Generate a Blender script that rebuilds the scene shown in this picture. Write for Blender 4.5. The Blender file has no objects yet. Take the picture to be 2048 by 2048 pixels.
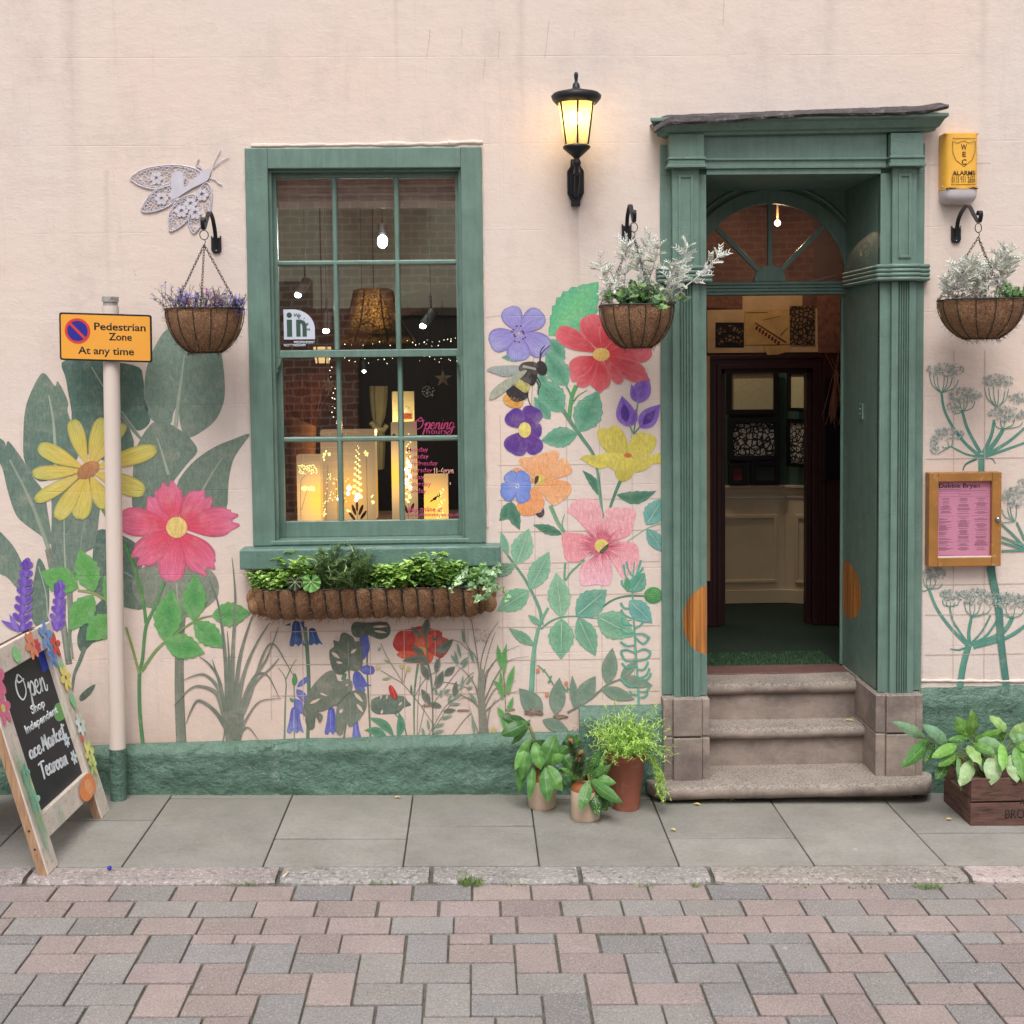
import bpy, bmesh, math, random
from mathutils import Vector, Matrix, noise
from mathutils.geometry import tessellate_polygon
random.seed(7)
PI = math.pi
scene = bpy.context.scene
COL = scene.collection

# ------------------------------------------------------------------ camera geometry
TH, PH, RO = map(math.radians, (1.616, 3.387, -.599))
F = 2700.; CX = 1024.; CY = 887.4; D = 6.6; H = 2.1
fw = Vector((math.sin(TH)*math.cos(PH), math.cos(TH)*math.cos(PH), -math.sin(PH)))
_r0 = Vector((math.cos(TH), -math.sin(TH), 0)); _u0 = _r0.cross(fw)
rt = math.cos(RO)*_r0 + math.sin(RO)*_u0
up = -math.sin(RO)*_r0 + math.cos(RO)*_u0
CAM = Vector((0, -D, H))
SX, Z0 = -0.0195, -0.02          # the street falls gently to the right
def ray(px, py): return fw + rt*((px-CX)/F) - up*((py-CY)/F)
def W(px, py, Y=0.):             # measured point on a plane parallel to the facade
    d = ray(px, py); return CAM + d*((Y+D)/d.y)
def WX(px, py, Y=0.): return W(px, py, Y).x
def WZ(px, py, Y=0.): return W(px, py, Y).z
def G(px, py, h=0.):             # measured point on the street surface
    d = ray(px, py); k = (Z0+h-H)/(d.z-SX*d.x); return CAM + d*k
def gz(x): return Z0 + SX*x

cam_d = bpy.data.cameras.new("camera"); cam = bpy.data.objects.new("camera", cam_d)
COL.objects.link(cam); scene.camera = cam
cam_d.sensor_width = 36.; cam_d.lens = F/2048*36; cam_d.shift_y = (CY-1024)/2048
cam_d.clip_start = .05; cam_d.clip_end = 200
cam.matrix_world = Matrix(((rt.x, up.x, -fw.x, CAM.x), (rt.y, up.y, -fw.y, CAM.y), (rt.z, up.z, -fw.z, CAM.z), (0, 0, 0, 1)))

# ------------------------------------------------------------------ colour + materials
def lin(c): c = c/255.; return c/12.92 if c <= .04045 else ((c+.055)/1.055)**2.4
def C(r, g, b, k=.92, ds=.10):
    q = [lin(v)*k for v in (r, g, b)]; m = .3*q[0]+.6*q[1]+.1*q[2]
    return tuple(min(v*(1-ds)+m*ds, .95) for v in q)+(1.,)
def mixc(a, b, t): return tuple(a[i]*(1-t)+b[i]*t for i in range(4))

class NT:
    def __init__(s, name):
        s.m = bpy.data.materials.new(name); s.m.use_nodes = True
        s.n = s.m.node_tree.nodes; s.l = s.m.node_tree.links
        s.b = s.n['Principled BSDF']; s.out = s.n['Material Output']
        s.tc = s.n.new('ShaderNodeTexCoord'); s.co = s.tc.outputs['Object']
        s.geo = None
    def new(s, t, **k):
        n = s.n.new(t)
        for a, v in k.items(): setattr(n, a, v)
        return n
    def world(s):
        if not s.geo: s.geo = s.new('ShaderNodeNewGeometry')
        return s.geo.outputs['Position']
    def map(s, co, scale=(1, 1, 1), loc=(0, 0, 0), rot=(0, 0, 0)):
        n = s.new('ShaderNodeMapping'); s.l.new(co, n.inputs[0])
        n.inputs['Scale'].default_value = scale; n.inputs['Location'].default_value = loc; n.inputs['Rotation'].default_value = rot
        return n.outputs[0]
    def noise(s, co, scale, detail=4, rough=.6, dist=0.):
        n = s.new('ShaderNodeTexNoise'); s.l.new(co, n.inputs['Vector'])
        n.inputs['Scale'].default_value = scale; n.inputs['Detail'].default_value = detail
        n.inputs['Roughness'].default_value = rough; n.inputs['Distortion'].default_value = dist
        return n.outputs['Fac']
    def vor(s, co, scale, feature='F1', out='Distance'):
        n = s.new('ShaderNodeTexVoronoi'); n.feature = feature; s.l.new(co, n.inputs['Vector']); n.inputs['Scale'].default_value = scale
        return n.outputs[out]
    def ramp(s, fac, stops, interp='LINEAR'):
        n = s.new('ShaderNodeValToRGB'); s.l.new(fac, n.inputs[0]); e = n.color_ramp.elements; n.color_ramp.interpolation = interp
        while len(e) < len(stops): e.new(.5)
        for i, (p, c) in enumerate(stops):
            e[i].position = p; e[i].color = c if hasattr(c, '__len__') else (c, c, c, 1)
        return n.outputs[0]
    def math(s, op, a, b=None, clamp=False):
        n = s.new('ShaderNodeMath', operation=op); n.use_clamp = clamp
        for i, v in enumerate((a, b)):
            if v is None: continue
            if isinstance(v, (int, float)): n.inputs[i].default_value = v
            else: s.l.new(v, n.inputs[i])
        return n.outputs[0]
    def mix(s, fac, a, b, bt='MIX'):
        n = s.new('ShaderNodeMix', data_type='RGBA', blend_type=bt)
        for sock, v in ((n.inputs[0], fac), (n.inputs[6], a), (n.inputs[7], b)):
            if isinstance(v, (int, float)): sock.default_value = v
            elif hasattr(v, '__len__'): sock.default_value = v
            else: s.l.new(v, sock)
        return n.outputs[2]
    def bump(s, h, strength=.3, dist=.01, prev=None):
        n = s.new('ShaderNodeBump'); s.l.new(h, n.inputs['Height']); n.inputs['Strength'].default_value = strength
        n.inputs['Distance'].default_value = dist
        if prev: s.l.new(prev, n.inputs['Normal'])
        return n.outputs[0]
    def attr(s, name='Col'):
        n = s.new('ShaderNodeAttribute'); n.attribute_name = name; return n
    def base(s, v):
        if hasattr(v, '__len__'): s.b.inputs['Base Color'].default_value = v
        else: s.l.new(v, s.b.inputs['Base Color'])
    def rough(s, v):
        if isinstance(v, (int, float)): s.b.inputs['Roughness'].default_value = v
        else: s.l.new(v, s.b.inputs['Roughness'])
    def normal(s, v): s.l.new(v, s.b.inputs['Normal'])

def simple(name, col, rough=.6, var=.15, vs=9, bump=.15, bs=70, bd=.004, metal=0., attr=False, col2=None, c2=.5, spec=.5, stretch=(1, 1, 1)):
    t = NT(name); co = t.map(t.world(), stretch)
    nz = t.noise(co, vs, 5)
    src = t.attr().outputs['Color'] if attr else tuple(col)
    if col2: src = t.mix(t.ramp(t.noise(co, vs*1.7, 6, .7), [(c2-.08, 0.), (c2+.08, 1.)]), src, tuple(col2))
    v = t.ramp(nz, [(.3, 1-var), (.7, 1+var)])
    t.base(t.mix(1., src, v, 'MULTIPLY')); t.rough(rough)
    t.b.inputs['Metallic'].default_value = metal; t.b.inputs['Specular IOR Level'].default_value = spec
    if bump: t.normal(t.bump(t.noise(co, bs, 5, .65), bump, bd))
    return t.m

def emis(name, col, strength, attr=False):
    t = NT(name); t.base((0.02, 0.02, 0.02, 1))
    if attr: t.l.new(t.attr().outputs['Color'], t.b.inputs['Emission Color'])
    else: t.b.inputs['Emission Color'].default_value = col
    t.b.inputs['Emission Strength'].default_value = strength
    return t.m

def plaster_bump(t, k=1.):
    co = t.world()
    a = t.noise(t.map(co, (1, 1, 1.5)), 9, 6, .62)
    b = t.noise(t.map(co, (1, 1, 1.6)), 55, 5, .7)
    sp = t.ramp(t.noise(co, 21, 8, .8), [(.62, 0.), (.70, 1.)])
    # shallow coursing lines scored in the render, broken up by noise
    sep = t.new('ShaderNodeSeparateXYZ'); t.l.new(co, sep.inputs[0])
    wob = t.math('MULTIPLY', t.math('SUBTRACT', t.noise(co, 1.3, 3), .5), .012)
    z = t.math('ADD', t.math('ADD', sep.outputs[2], wob), 10.0)
    fr = t.math('FRACT', t.math('DIVIDE', z, .4155))
    d = t.math('MULTIPLY', t.math('ABSOLUTE', t.math('SUBTRACT', fr, COURSE)), .4155)
    g = t.math('SUBTRACT', 1., t.math('DIVIDE', d, .0032), clamp=True)
    g = t.math('MULTIPLY', g, t.ramp(t.noise(t.map(co, (1, 1, .3)), 2.1, 3), [(.42, 0.), (.5, 1.)]))
    row = t.math('FLOOR', t.math('ADD', t.math('DIVIDE', z, .4155), 1-COURSE))
    xs = t.math('ADD', sep.outputs[0], t.math('MULTIPLY', row, .37))
    fx = t.math('FRACT', t.math('ADD', t.math('DIVIDE', xs, .93), 10.))
    dx = t.math('MULTIPLY', t.math('ABSOLUTE', t.math('SUBTRACT', fx, .5)), .93)
    gx = t.math('MULTIPLY', t.math('SUBTRACT', 1., t.math('DIVIDE', dx, .003), clamp=True), t.ramp(t.noise(co, 2.9, 3), [(.52, 0.), (.58, 1.)]))
    n = t.bump(a, .40*k, .010); n = t.bump(b, .38*k, .0035, n); n = t.bump(sp, .45*k, .004, n)
    n = t.bump(t.math('SUBTRACT', 1., t.math('MAXIMUM', g, t.math('MULTIPLY', gx, .6))), .3, .0035, n)
    return n, g
COURSE = ((WZ(300, 639) + 10.0)/.4155) % 1.0

def edgewear(t, c, co, col, k):
    bv = t.new('ShaderNodeBevel', samples=4); bv.inputs[0].default_value = .006
    ge = t.new('ShaderNodeNewGeometry'); vm = t.new('ShaderNodeVectorMath', operation='DOT_PRODUCT'); t.l.new(bv.outputs[0], vm.inputs[0]); t.l.new(ge.outputs['True Normal'], vm.inputs[1])
    e = t.ramp(t.math('SUBTRACT', 1., vm.outputs['Value']), [(.02, 0.), (.16, 1.)])
    w = t.ramp(t.noise(co, 26, 6, .75), [(.40, .15), (.56, 1.)])
    return t.mix(t.math('MULTIPLY', t.math('MULTIPLY', e, w), k), c, col)
M = {}
def mk():
    # ---- pink render
    t = NT('pink_render'); n, g = plaster_bump(t); t.normal(n)
    co = t.world()
    big = t.noise(co, .8, 4, .55); mid = t.noise(t.map(co, (1, 1, .6)), 4, 6, .7)
    c = t.mix(t.ramp(big, [(.35, 0.), (.65, 1.)]), C(231, 207, 191), C(225, 209, 199))
    c = t.mix(t.math('MULTIPLY', t.ramp(mid, [(.5, 0.), (.7, 1.)]), .5), c, C(204, 186, 178))
    # grime low on the wall, in patches with their own shape
    sep = t.new('ShaderNodeSeparateXYZ'); t.l.new(co, sep.inputs[0])
    low = t.ramp(t.math('ADD', sep.outputs[2], t.math('MULTIPLY', t.noise(co, 3, 5), .9)), [(.55, 1.), (1.35, 0.)])
    c = t.mix(t.math('MULTIPLY', low, .55), c, C(196, 160, 138))
    st = t.ramp(t.noise(t.map(co, (9, 1, .5)), 1.6, 5, .7), [(.58, 0.), (.8, 1.)])
    c = t.mix(t.math('MULTIPLY', st, .42), c, C(192, 170, 158))
    fl = t.ramp(t.noise(co, 60, 3, .8), [(.71, 0.), (.75, 1.)])
    c = t.mix(t.math('MULTIPLY', fl, .5), c, C(150, 120, 105))
    sp2 = t.ramp(t.noise(co, 6.3, 7, .75), [(.64, 0.), (.70, 1.)])
    c = t.mix(t.math('MULTIPLY', sp2, .3), c, C(240, 232, 226))
    # dirt runs below ledges and fittings
    for dx_, dw, ztp, ln_ in ((-1.12, .022, 1.12, .55), (.11, .018, 1.12, .5), (.50, .035, 2.86, .7), (.52, .012, 2.86, 1.1), (-1.75, .02, 3.05, .8), (.93, .025, .75, .5), (2.235, .012, 3.1, 1.3), (-.9, .05, .95, .6), (-1.9, .06, 3.9, 1.5), (.25, .03, 3.9, .9), (-.35, .02, 3.9, .6), (2.5, .03, 3.9, .9), (1.75, .05, 3.9, .6)):
        wx = t.math('ADD', sep.outputs[0], t.math('MULTIPLY', t.math('SUBTRACT', mid, .5), .06))
        a_ = t.math('SUBTRACT', 1., t.math('DIVIDE', t.math('ABSOLUTE', t.math('SUBTRACT', wx, dx_)), dw), clamp=True)
        b_ = t.math('MULTIPLY', t.math('SUBTRACT', 1., t.math('DIVIDE', t.math('SUBTRACT', ztp, sep.outputs[2]), ln_), clamp=True), t.math('LESS_THAN', sep.outputs[2], ztp))
        c = t.mix(t.math('MULTIPLY', t.math('MULTIPLY', a_, b_), .20), c, C(150, 130, 120))
    t.base(c); t.rough(.8); M['render'] = t.m
    # ---- brushed mural paint: per-shape pigment in an attribute, brush strokes along each leaf or petal
    t = NT('mural_paint'); n, g = plaster_bump(t, .9); t.normal(n)
    a = t.attr('Col'); uv = t.new('ShaderNodeUVMap').outputs[0]
    st = t.noise(t.map(uv, (2.2, 17, 1)), 1.0, 5, .65, .6)
    s2 = t.noise(t.map(uv, (5, 42, 1)), 1.0, 3, .6)
    v = t.math('ADD', t.ramp(st, [(.25, .70), (.75, 1.27)]), t.math('MULTIPLY', t.math('SUBTRACT', s2, .5), .38))
    c = t.mix(1., a.outputs['Color'], v, 'MULTIPLY')
    mo = t.noise(t.world(), 14, 5, .7)
    c = t.mix(t.math('MULTIPLY', t.ramp(mo, [(.5, 0.), (.8, 1.)]), .30), c, C(214, 200, 180))
    wear = t.ramp(t.noise(t.world(), 33, 7, .8), [(.655, 0.), (.69, 1.)])
    c = t.mix(t.math('MULTIPLY', wear, .5), c, C(224, 204, 190))
    t.base(c); t.rough(.75)
    tr = t.new('ShaderNodeBsdfTransparent'); mx = t.new('ShaderNodeMixShader')
    t.l.new(t.math('MULTIPLY', a.outputs['Alpha'], 1.), mx.inputs[0]); t.l.new(tr.outputs[0], mx.inputs[1]); t.l.new(t.b.outputs[0], mx.inputs[2])
    t.l.new(mx.outputs[0], t.out.inputs[0]); M['paint'] = t.m
    # ---- green gloss joinery paint
    def green(name, col, rough=.42, b1=.35, lumps=1.):
        t = NT(name); co = t.world()
        a = t.noise(t.map(co, (1, 1, 1)), 11, 6, .6); b = t.noise(co, 48, 5, .7)
        c = t.mix(t.ramp(a, [(.3, 0.), (.7, 1.)]), tuple(x*.88 for x in col[:3])+(1,), tuple(min(1, x*1.12) for x in col[:3])+(1,))
        sv = t.noise(t.map(co, (14, 14, 1.1)), 3, 5, .7); c = t.mix(1., c, t.ramp(sv, [(.3, .86), (.7, 1.12)]), 'MULTIPLY')
        ch = t.ramp(t.noise(co, 38, 8, .82), [(.66, 0.), (.69, 1.)])
        c = t.mix(t.math('MULTIPLY', ch, .45), c, C(150, 170, 155))
        c = edgewear(t, c, co, C(136, 160, 146), .55)
        dirt = t.ramp(t.noise(t.map(co, (3, 3, 1)), 5, 7, .8), [(.6, 0.), (.8, 1.)])
        c = t.mix(t.math('MULTIPLY', dirt, .22), c, C(60, 70, 55))
        n = t.bump(a, b1*.8*lumps, .008); n = t.bump(b, b1*.6, .002, n)
        fl = t.ramp(t.noise(t.map(co, (1, 1, 4)), 9, 4, .6, 1.2), [(.50, 0.), (.53, 1.), (.56, 0.)])
        fl = t.math('MULTIPLY', fl, t.ramp(t.noise(co, 2.7, 3), [(.54, 0.), (.64, 1.)])); n = t.bump(fl, min(1, .35*lumps), .003, n)
        if lumps > 3: n = t.bump(t.noise(t.map(co, (1, 1, 1.7)), 16, 8, .7), .5, .014, n)
        t.normal(n); t.base(c); t.rough(t.ramp(b, [(.3, rough-.08), (.7, rough+.12)])); return t.m
    M['green'] = green('green_gloss_paint', C(99, 128, 116, 1.0))
    M['green_sill'] = green('green_sill_paint', C(92, 125, 114, 1.0), .4, .7, 2.2)
    M['green_stone'] = green('green_painted_stone', C(86, 120, 102, .95), .38, 1., 5.)
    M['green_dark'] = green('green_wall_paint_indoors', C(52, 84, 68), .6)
    # ---- sandstone
    t = NT('sandstone'); co = t.world()
    a = t.noise(t.map(co, (1, 1, 1.6)), 5, 7, .7); b = t.noise(co, 90, 4, .75)
    c = t.mix(t.ramp(a, [(.3, 0.), (.7, 1.)]), C(128, 114, 104), C(172, 154, 141))
    c = t.mix(t.math('MULTIPLY', t.ramp(t.noise(co, 3.2, 6, .75), [(.46, 0.), (.62, 1.)]), .6), c, C(100, 86, 84))
    c = t.mix(t.ramp(b, [(.6, 0.), (.8, .7)]), c, C(88, 74, 64))
    c = edgewear(t, c, co, C(206, 190, 172), .6)
    # worn tops of the steps: coarse pale grit
    sep = t.new('ShaderNodeSeparateXYZ'); t.l.new(t.new('ShaderNodeNewGeometry').outputs['Normal'], sep.inputs[0])
    upf = t.ramp(sep.outputs[2], [(.1, 0.), (.8, 1.)])
    gr = t.ramp(t.noise(co, 90, 3, .8), [(.42, C(92, 84, 74)), (.58, C(186, 178, 166))])
    c = t.mix(t.math('MULTIPLY', upf, .45), c, gr)
    n = t.bump(a, .5, .012); n = t.bump(b, .6, .003, n); t.normal(n); t.base(c); t.rough(.85); M['stone'] = t.m
    # ---- paving slabs, kerb, pavers: per-piece colour from an attribute
    def paving(name, grit, lo, hi, k, bs, lich=.0, spots=True):
        t = NT(name); co = t.world(); a = t.attr('Col').outputs['Color']
        big = t.noise(co, 2.3, 6, .7); fine = t.noise(co, bs, 3, .8)
        c = t.mix(1., a, t.ramp(big, [(.3, lo), (.7, hi)]), 'MULTIPLY')
        c = t.mix(t.ramp(fine, [(.52, 0.), (.66, k)]), c, grit)
        c = t.mix(t.ramp(t.noise(t.map(co, loc=(3, 1, 2)), bs*.8, 3, .8), [(.53, 0.), (.68, k)]), c, C(78, 70, 68))
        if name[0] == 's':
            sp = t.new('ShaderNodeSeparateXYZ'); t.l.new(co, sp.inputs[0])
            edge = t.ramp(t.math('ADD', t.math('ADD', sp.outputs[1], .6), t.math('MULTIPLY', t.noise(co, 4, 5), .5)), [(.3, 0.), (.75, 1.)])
            c = t.mix(t.math('MULTIPLY', edge, .5), c, C(126, 122, 110))  # slabs tinted darker towards the wall: light falloff and dirt put into colour
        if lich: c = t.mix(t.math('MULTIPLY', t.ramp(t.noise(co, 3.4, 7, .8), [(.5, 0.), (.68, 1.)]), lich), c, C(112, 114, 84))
        if spots:
            vd = t.vor(t.map(co, (1, 1, .01)), 2.6)
            c = t.mix(t.math('MULTIPLY', t.ramp(vd, [(.025, 1.), (.035, 0.)]), .55), c, C(190, 186, 182))
        n = t.bump(big, .4, .012); n = t.bump(fine, .8, .005, n); t.normal(n); t.base(c); t.rough(.82); return t.m
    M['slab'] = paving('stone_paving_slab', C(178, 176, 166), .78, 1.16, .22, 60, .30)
    M['kerb'] = paving('granite_kerb', C(206, 194, 192), .72, 1.2, .8, 55, .3, False)
    M['paver'] = paving('concrete_block_paver', C(208, 198, 190), .84, 1.12, .6, 150)
    M['joint'] = simple('dirty_joint', C(98, 94, 84), .95, .4, 20, .5, 90, .004, col2=C(70, 92, 44), c2=.62)
    # ---- sundry
    M['iron'] = simple('black_iron', C(34, 34, 40), .45, .2, 20, .25, 120, .002, .3)
    M['wire'] = simple('green_black_wire', C(38, 46, 42), .5, .2, 30, 0)
    M['chain'] = simple('dark_chain', C(92, 86, 84), .45, .2, 30, 0, metal=.6)
    t = NT('coconut_coir'); co = t.world()
    w = t.noise(t.map(co, (1, 1, 1)), 45, 5, .7, 4.5); w2 = t.noise(t.map(co, (1.3, 1.3, 1)), 80, 3, .7, 6.)
    c = t.ramp(w, [(.38, C(96, 58, 36)), (.5, C(168, 112, 72)), (.6, C(226, 172, 122))])
    c = t.mix(t.ramp(w2, [(.5, 0.), (.58, .8), (.66, 0.)]), c, C(236, 188, 138))
    c = t.mix(t.math('MULTIPLY', t.ramp(t.noise(co, 7, 3), [(.4, 0.), (.7, 1.)]), .4), c, C(120, 72, 46))
    t.base(c); t.rough(.95); n = t.bump(w, 1., .012); n = t.bump(w2, .8, .006, n); t.normal(n); M['coir'] = t.m
    M['leaf'] = leafmat('plant_leaf', .38, .25); M['leafmatt'] = leafmat('plant_leaf_matt', .6, .2)
    M['petal'] = leafmat('plant_petal', .6, .3)
    M['wood'] = simple('raw_timber', C(176, 136, 100), .7, .25, 14, .3, 60, .003, stretch=(6, 6, .6), col2=C(120, 80, 54), c2=.62)
    M['whitewash'] = simple('whitewashed_timber', C(214, 200, 186), .7, .12, 12, .35, 50, .004, stretch=(5, 1.2, .8), col2=C(186, 160, 138), c2=.62)
    M['crate'] = simple('dark_crate_timber', C(104, 70, 58), .7, .35, 7, .5, 60, .004, stretch=(.8, .8, 6), col2=C(60, 38, 34), c2=.58)
    M['darkbrown'] = simple('dark_brown_timber', C(88, 58, 44), .6, .25, 8, .2, 50, .003)
    M['chalk'] = simple('chalkboard', C(34, 36, 44), .55, .25, 9, .1, 80, .002)
    M['chalkpaint'] = simple('chalk_lettering', C(228, 234, 240), .8, .08, 40, 0)
    M['attrpaint'] = simple('painted_motif', (1, 1, 1, 1), .7, .14, 60, .2, 60, .003, attr=True)
    M['polepaint'] = simple('pink_pole_paint', C(226, 208, 196), .85, .03, 6, .1, 60, .002, stretch=(1, 1, .3), col2=C(214, 194, 182), c2=.8)
    M['galv'] = simple('rusty_galvanised_cap', C(180, 178, 176), .5, .2, 30, .2, 80, .002, .4, col2=C(140, 92, 62), c2=.62)
    M['sign_y'] = simple('yellow_sign_face', C(238, 160, 10, 1.), .4, .03, 5, 0)
    M['black'] = simple('black_plastic', C(26, 22, 22), .45, .1, 20, 0)
    M['red'] = simple('red_sign_ink', C(222, 50, 40), .4, .04, 20, 0)
    M['blue'] = simple('blue_sign_ink', C(40, 42, 150), .4, .06, 20, 0)
    M['alarm'] = simple('yellow_alarm_plastic', C(240, 176, 20, 1.), .35, .05, 14, .05, 60, .002, col2=C(190, 128, 20), c2=.69)
    M['greyplastic'] = simple('grey_plastic', C(196, 184, 188), .4, .06, 12, 0, col2=C(120, 96, 80), c2=.68)
    M['oak'] = simple('varnished_oak', C(168, 112, 42), .4, .14, 10, .15, 50, .002, stretch=(1, 1, 1), col2=C(206, 168, 110), c2=.66)
    M['pink'] = simple('pink_menu_paper', C(222, 142, 172), .8, .03, 10, 0)
    M['ink'] = simple('grey_ink', C(112, 66, 84), .8, .05, 10, 0)
    M['darkink'] = simple('dark_ink', C(60, 40, 46), .8, .05, 10, 0)
    M['steel'] = simple('steel', C(190, 190, 192), .25, .05, 10, 0, metal=1.)
    M['lace'] = simple('silver_grey_metal', C(208, 202, 212), .5, .08, 12, .05, 50, .002, metal=.1)
    M['terracotta'] = simple('terracotta', C(158, 88, 66), .75, .10, 10, .25, 60, .003, col2=C(176, 112, 90), c2=.6)
    M['stoneware'] = simple('cream_stoneware', C(206, 178, 152), .3, .08, 12, .08, 50, .002, attr=False)
    M['glaze'] = simple('brown_salt_glaze', C(160, 90, 46), .2, .25, 22, .05, 50, .002)
    M['soil'] = simple('soil', C(62, 46, 36), .95, .3, 40, .6, 70, .01)
    M['lead'] = simple('weathered_lead', C(60, 52, 54), .6, .3, 16, .7, 40, .008, col2=C(108, 98, 98), c2=.6)
    M['brick'] = brickmat()
    M['maroon'] = simple('maroon_gloss', C(64, 30, 34), .4, .15, 8, .1, 50, .002)
    M['cream'] = simple('cream_panelling', C(226, 202, 162), .5, .06, 8, .06, 50, .002)
    M['carpet'] = simple('green_carpet', C(30, 52, 34), 1., .5, 130, .9, 160, .01)
    M['paper'] = simple('old_paper', C(214, 178, 122), .8, .12, 9, .1, 50, .002, attr=False)
    M['ceiling'] = simple('indoor_ceiling_paint', C(205, 206, 188), .8, .06, 5, .05, 30, .003)
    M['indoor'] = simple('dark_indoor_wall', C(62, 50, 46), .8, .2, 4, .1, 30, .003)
    M['rollerpink'] = simple('pink_roller_shutter', C(240, 214, 208), .5, .12, 16, .1, 60, .002)
    M['threshold'] = simple('worn_maroon_threshold', C(112, 78, 72), .6, .2, 20, .3, 60, .003)
    M['orange'] = simple('brown_orange_undercoat', C(186, 112, 38), .5, .12, 16, .3, 40, .004, stretch=(3, 1, .6), col2=C(146, 92, 52), c2=.56)

def leafmat(name, rough, trans):
    t = NT(name); a = t.attr('Col').outputs['Color']; uv = t.new('ShaderNodeUVMap').outputs[0]
    s = t.new('ShaderNodeSeparateXYZ'); t.l.new(uv, s.inputs[0])
    v = t.math('ABSOLUTE', t.math('SUBTRACT', s.outputs[1], .5))
    rib = t.ramp(v, [(.0, 1.), (.05, 0.)])
    w = t.new('ShaderNodeTexWave'); w.inputs['Scale'].default_value = 1.; w.inputs['Distortion'].default_value = .4
    t.l.new(t.map(t.math('ADD', s.outputs[0], t.math('MULTIPLY', v, -.8)), (3.2, 1, 1)), w.inputs['Vector'])
    vein = t.ramp(w.outputs['Fac'], [(.86, 0.), (1., .35)])
    c = t.mix(1., a, t.ramp(t.noise(t.world(), 45, 4, .7), [(.3, 1.05), (.7, 1.6)]), 'MULTIPLY')
    c = t.mix(t.math('MULTIPLY', t.math('MAXIMUM', rib, vein), .38), c, C(196, 216, 140))
    br = t.math('MULTIPLY', t.ramp(t.noise(t.world(), 26, 5, .8), [(.56, 0.), (.64, 1.)]), t.ramp(v, [(.30, 0.), (.46, 1.)])); c = t.mix(t.math('MULTIPLY', br, .75), c, C(140, 108, 60))
    t.base(c); t.rough(rough); t.b.inputs['Specular IOR Level'].default_value = .45
    t.normal(t.bump(t.math('SUBTRACT', 1., t.math('MAXIMUM', rib, vein)), .35, .002))
    tl = t.new('ShaderNodeBsdfTranslucent'); t.l.new(t.mix(1., c, (1.2, 1.25, .6, 1), 'MULTIPLY'), tl.inputs[0])
    mx = t.new('ShaderNodeMixShader'); mx.inputs[0].default_value = trans
    t.l.new(t.b.outputs[0], mx.inputs[1]); t.l.new(tl.outputs[0], mx.inputs[2]); t.l.new(mx.outputs[0], t.out.inputs[0])
    return t.m

def brickmat():
    t = NT('red_brick'); b = t.new('ShaderNodeTexBrick')
    co = t.world(); s = t.new('ShaderNodeSeparateXYZ'); t.l.new(co, s.inputs[0])
    cb = t.new('ShaderNodeCombineXYZ'); t.l.new(s.outputs[0], cb.inputs[0]); t.l.new(s.outputs[2], cb.inputs[1])
    t.l.new(cb.outputs[0], b.inputs['Vector'])
    b.inputs['Scale'].default_value = 1.; b.inputs['Brick Width'].default_value = .22; b.inputs['Row Height'].default_value = .095
    b.inputs['Mortar Size'].default_value = .006
    b.inputs['Color1'].default_value = C(150, 90, 70); b.inputs['Color2'].default_value = C(190, 124, 98); b.inputs['Mortar'].default_value = C(226, 210, 196)
    t.base(b.outputs['Color']); t.rough(.85); t.normal(t.bump(t.noise(co, 60, 4), .4, .004)); return t.m

def glassmat(name, tint=(1, 1, 1, 1), refl=1., rough=.02):
    t = NT(name); t.n.remove(t.b)
    tr = t.new('ShaderNodeBsdfTransparent'); tr.inputs[0].default_value = tint
    gl = t.new('ShaderNodeBsdfGlossy'); gl.inputs['Roughness'].default_value = rough
    fr = t.new('ShaderNodeFresnel'); fr.inputs[0].default_value = 1.5
    t.l.new(t.bump(t.noise(t.world(), 3.5, 2), .025, .01), gl.inputs['Normal'])
    mx = t.new('ShaderNodeMixShader'); ge = t.new('ShaderNodeNewGeometry'); t.l.new(t.math('MULTIPLY', t.math('MULTIPLY', fr.outputs[0], refl), t.math('SUBTRACT', 1., ge.outputs['Backfacing']), clamp=True), mx.inputs[0])
    t.l.new(tr.outputs[0], mx.inputs[1]); t.l.new(gl.outputs[0], mx.inputs[2]); t.l.new(mx.outputs[0], t.out.inputs[0])
    return t.m
mk()
M['fanglass'] = glassmat('fanlight_glass', (.8, .84, .82, 1), 4.0)
M['glass'] = glassmat('window_glass', (.8, .84, .82, 1), 9.0)

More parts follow.
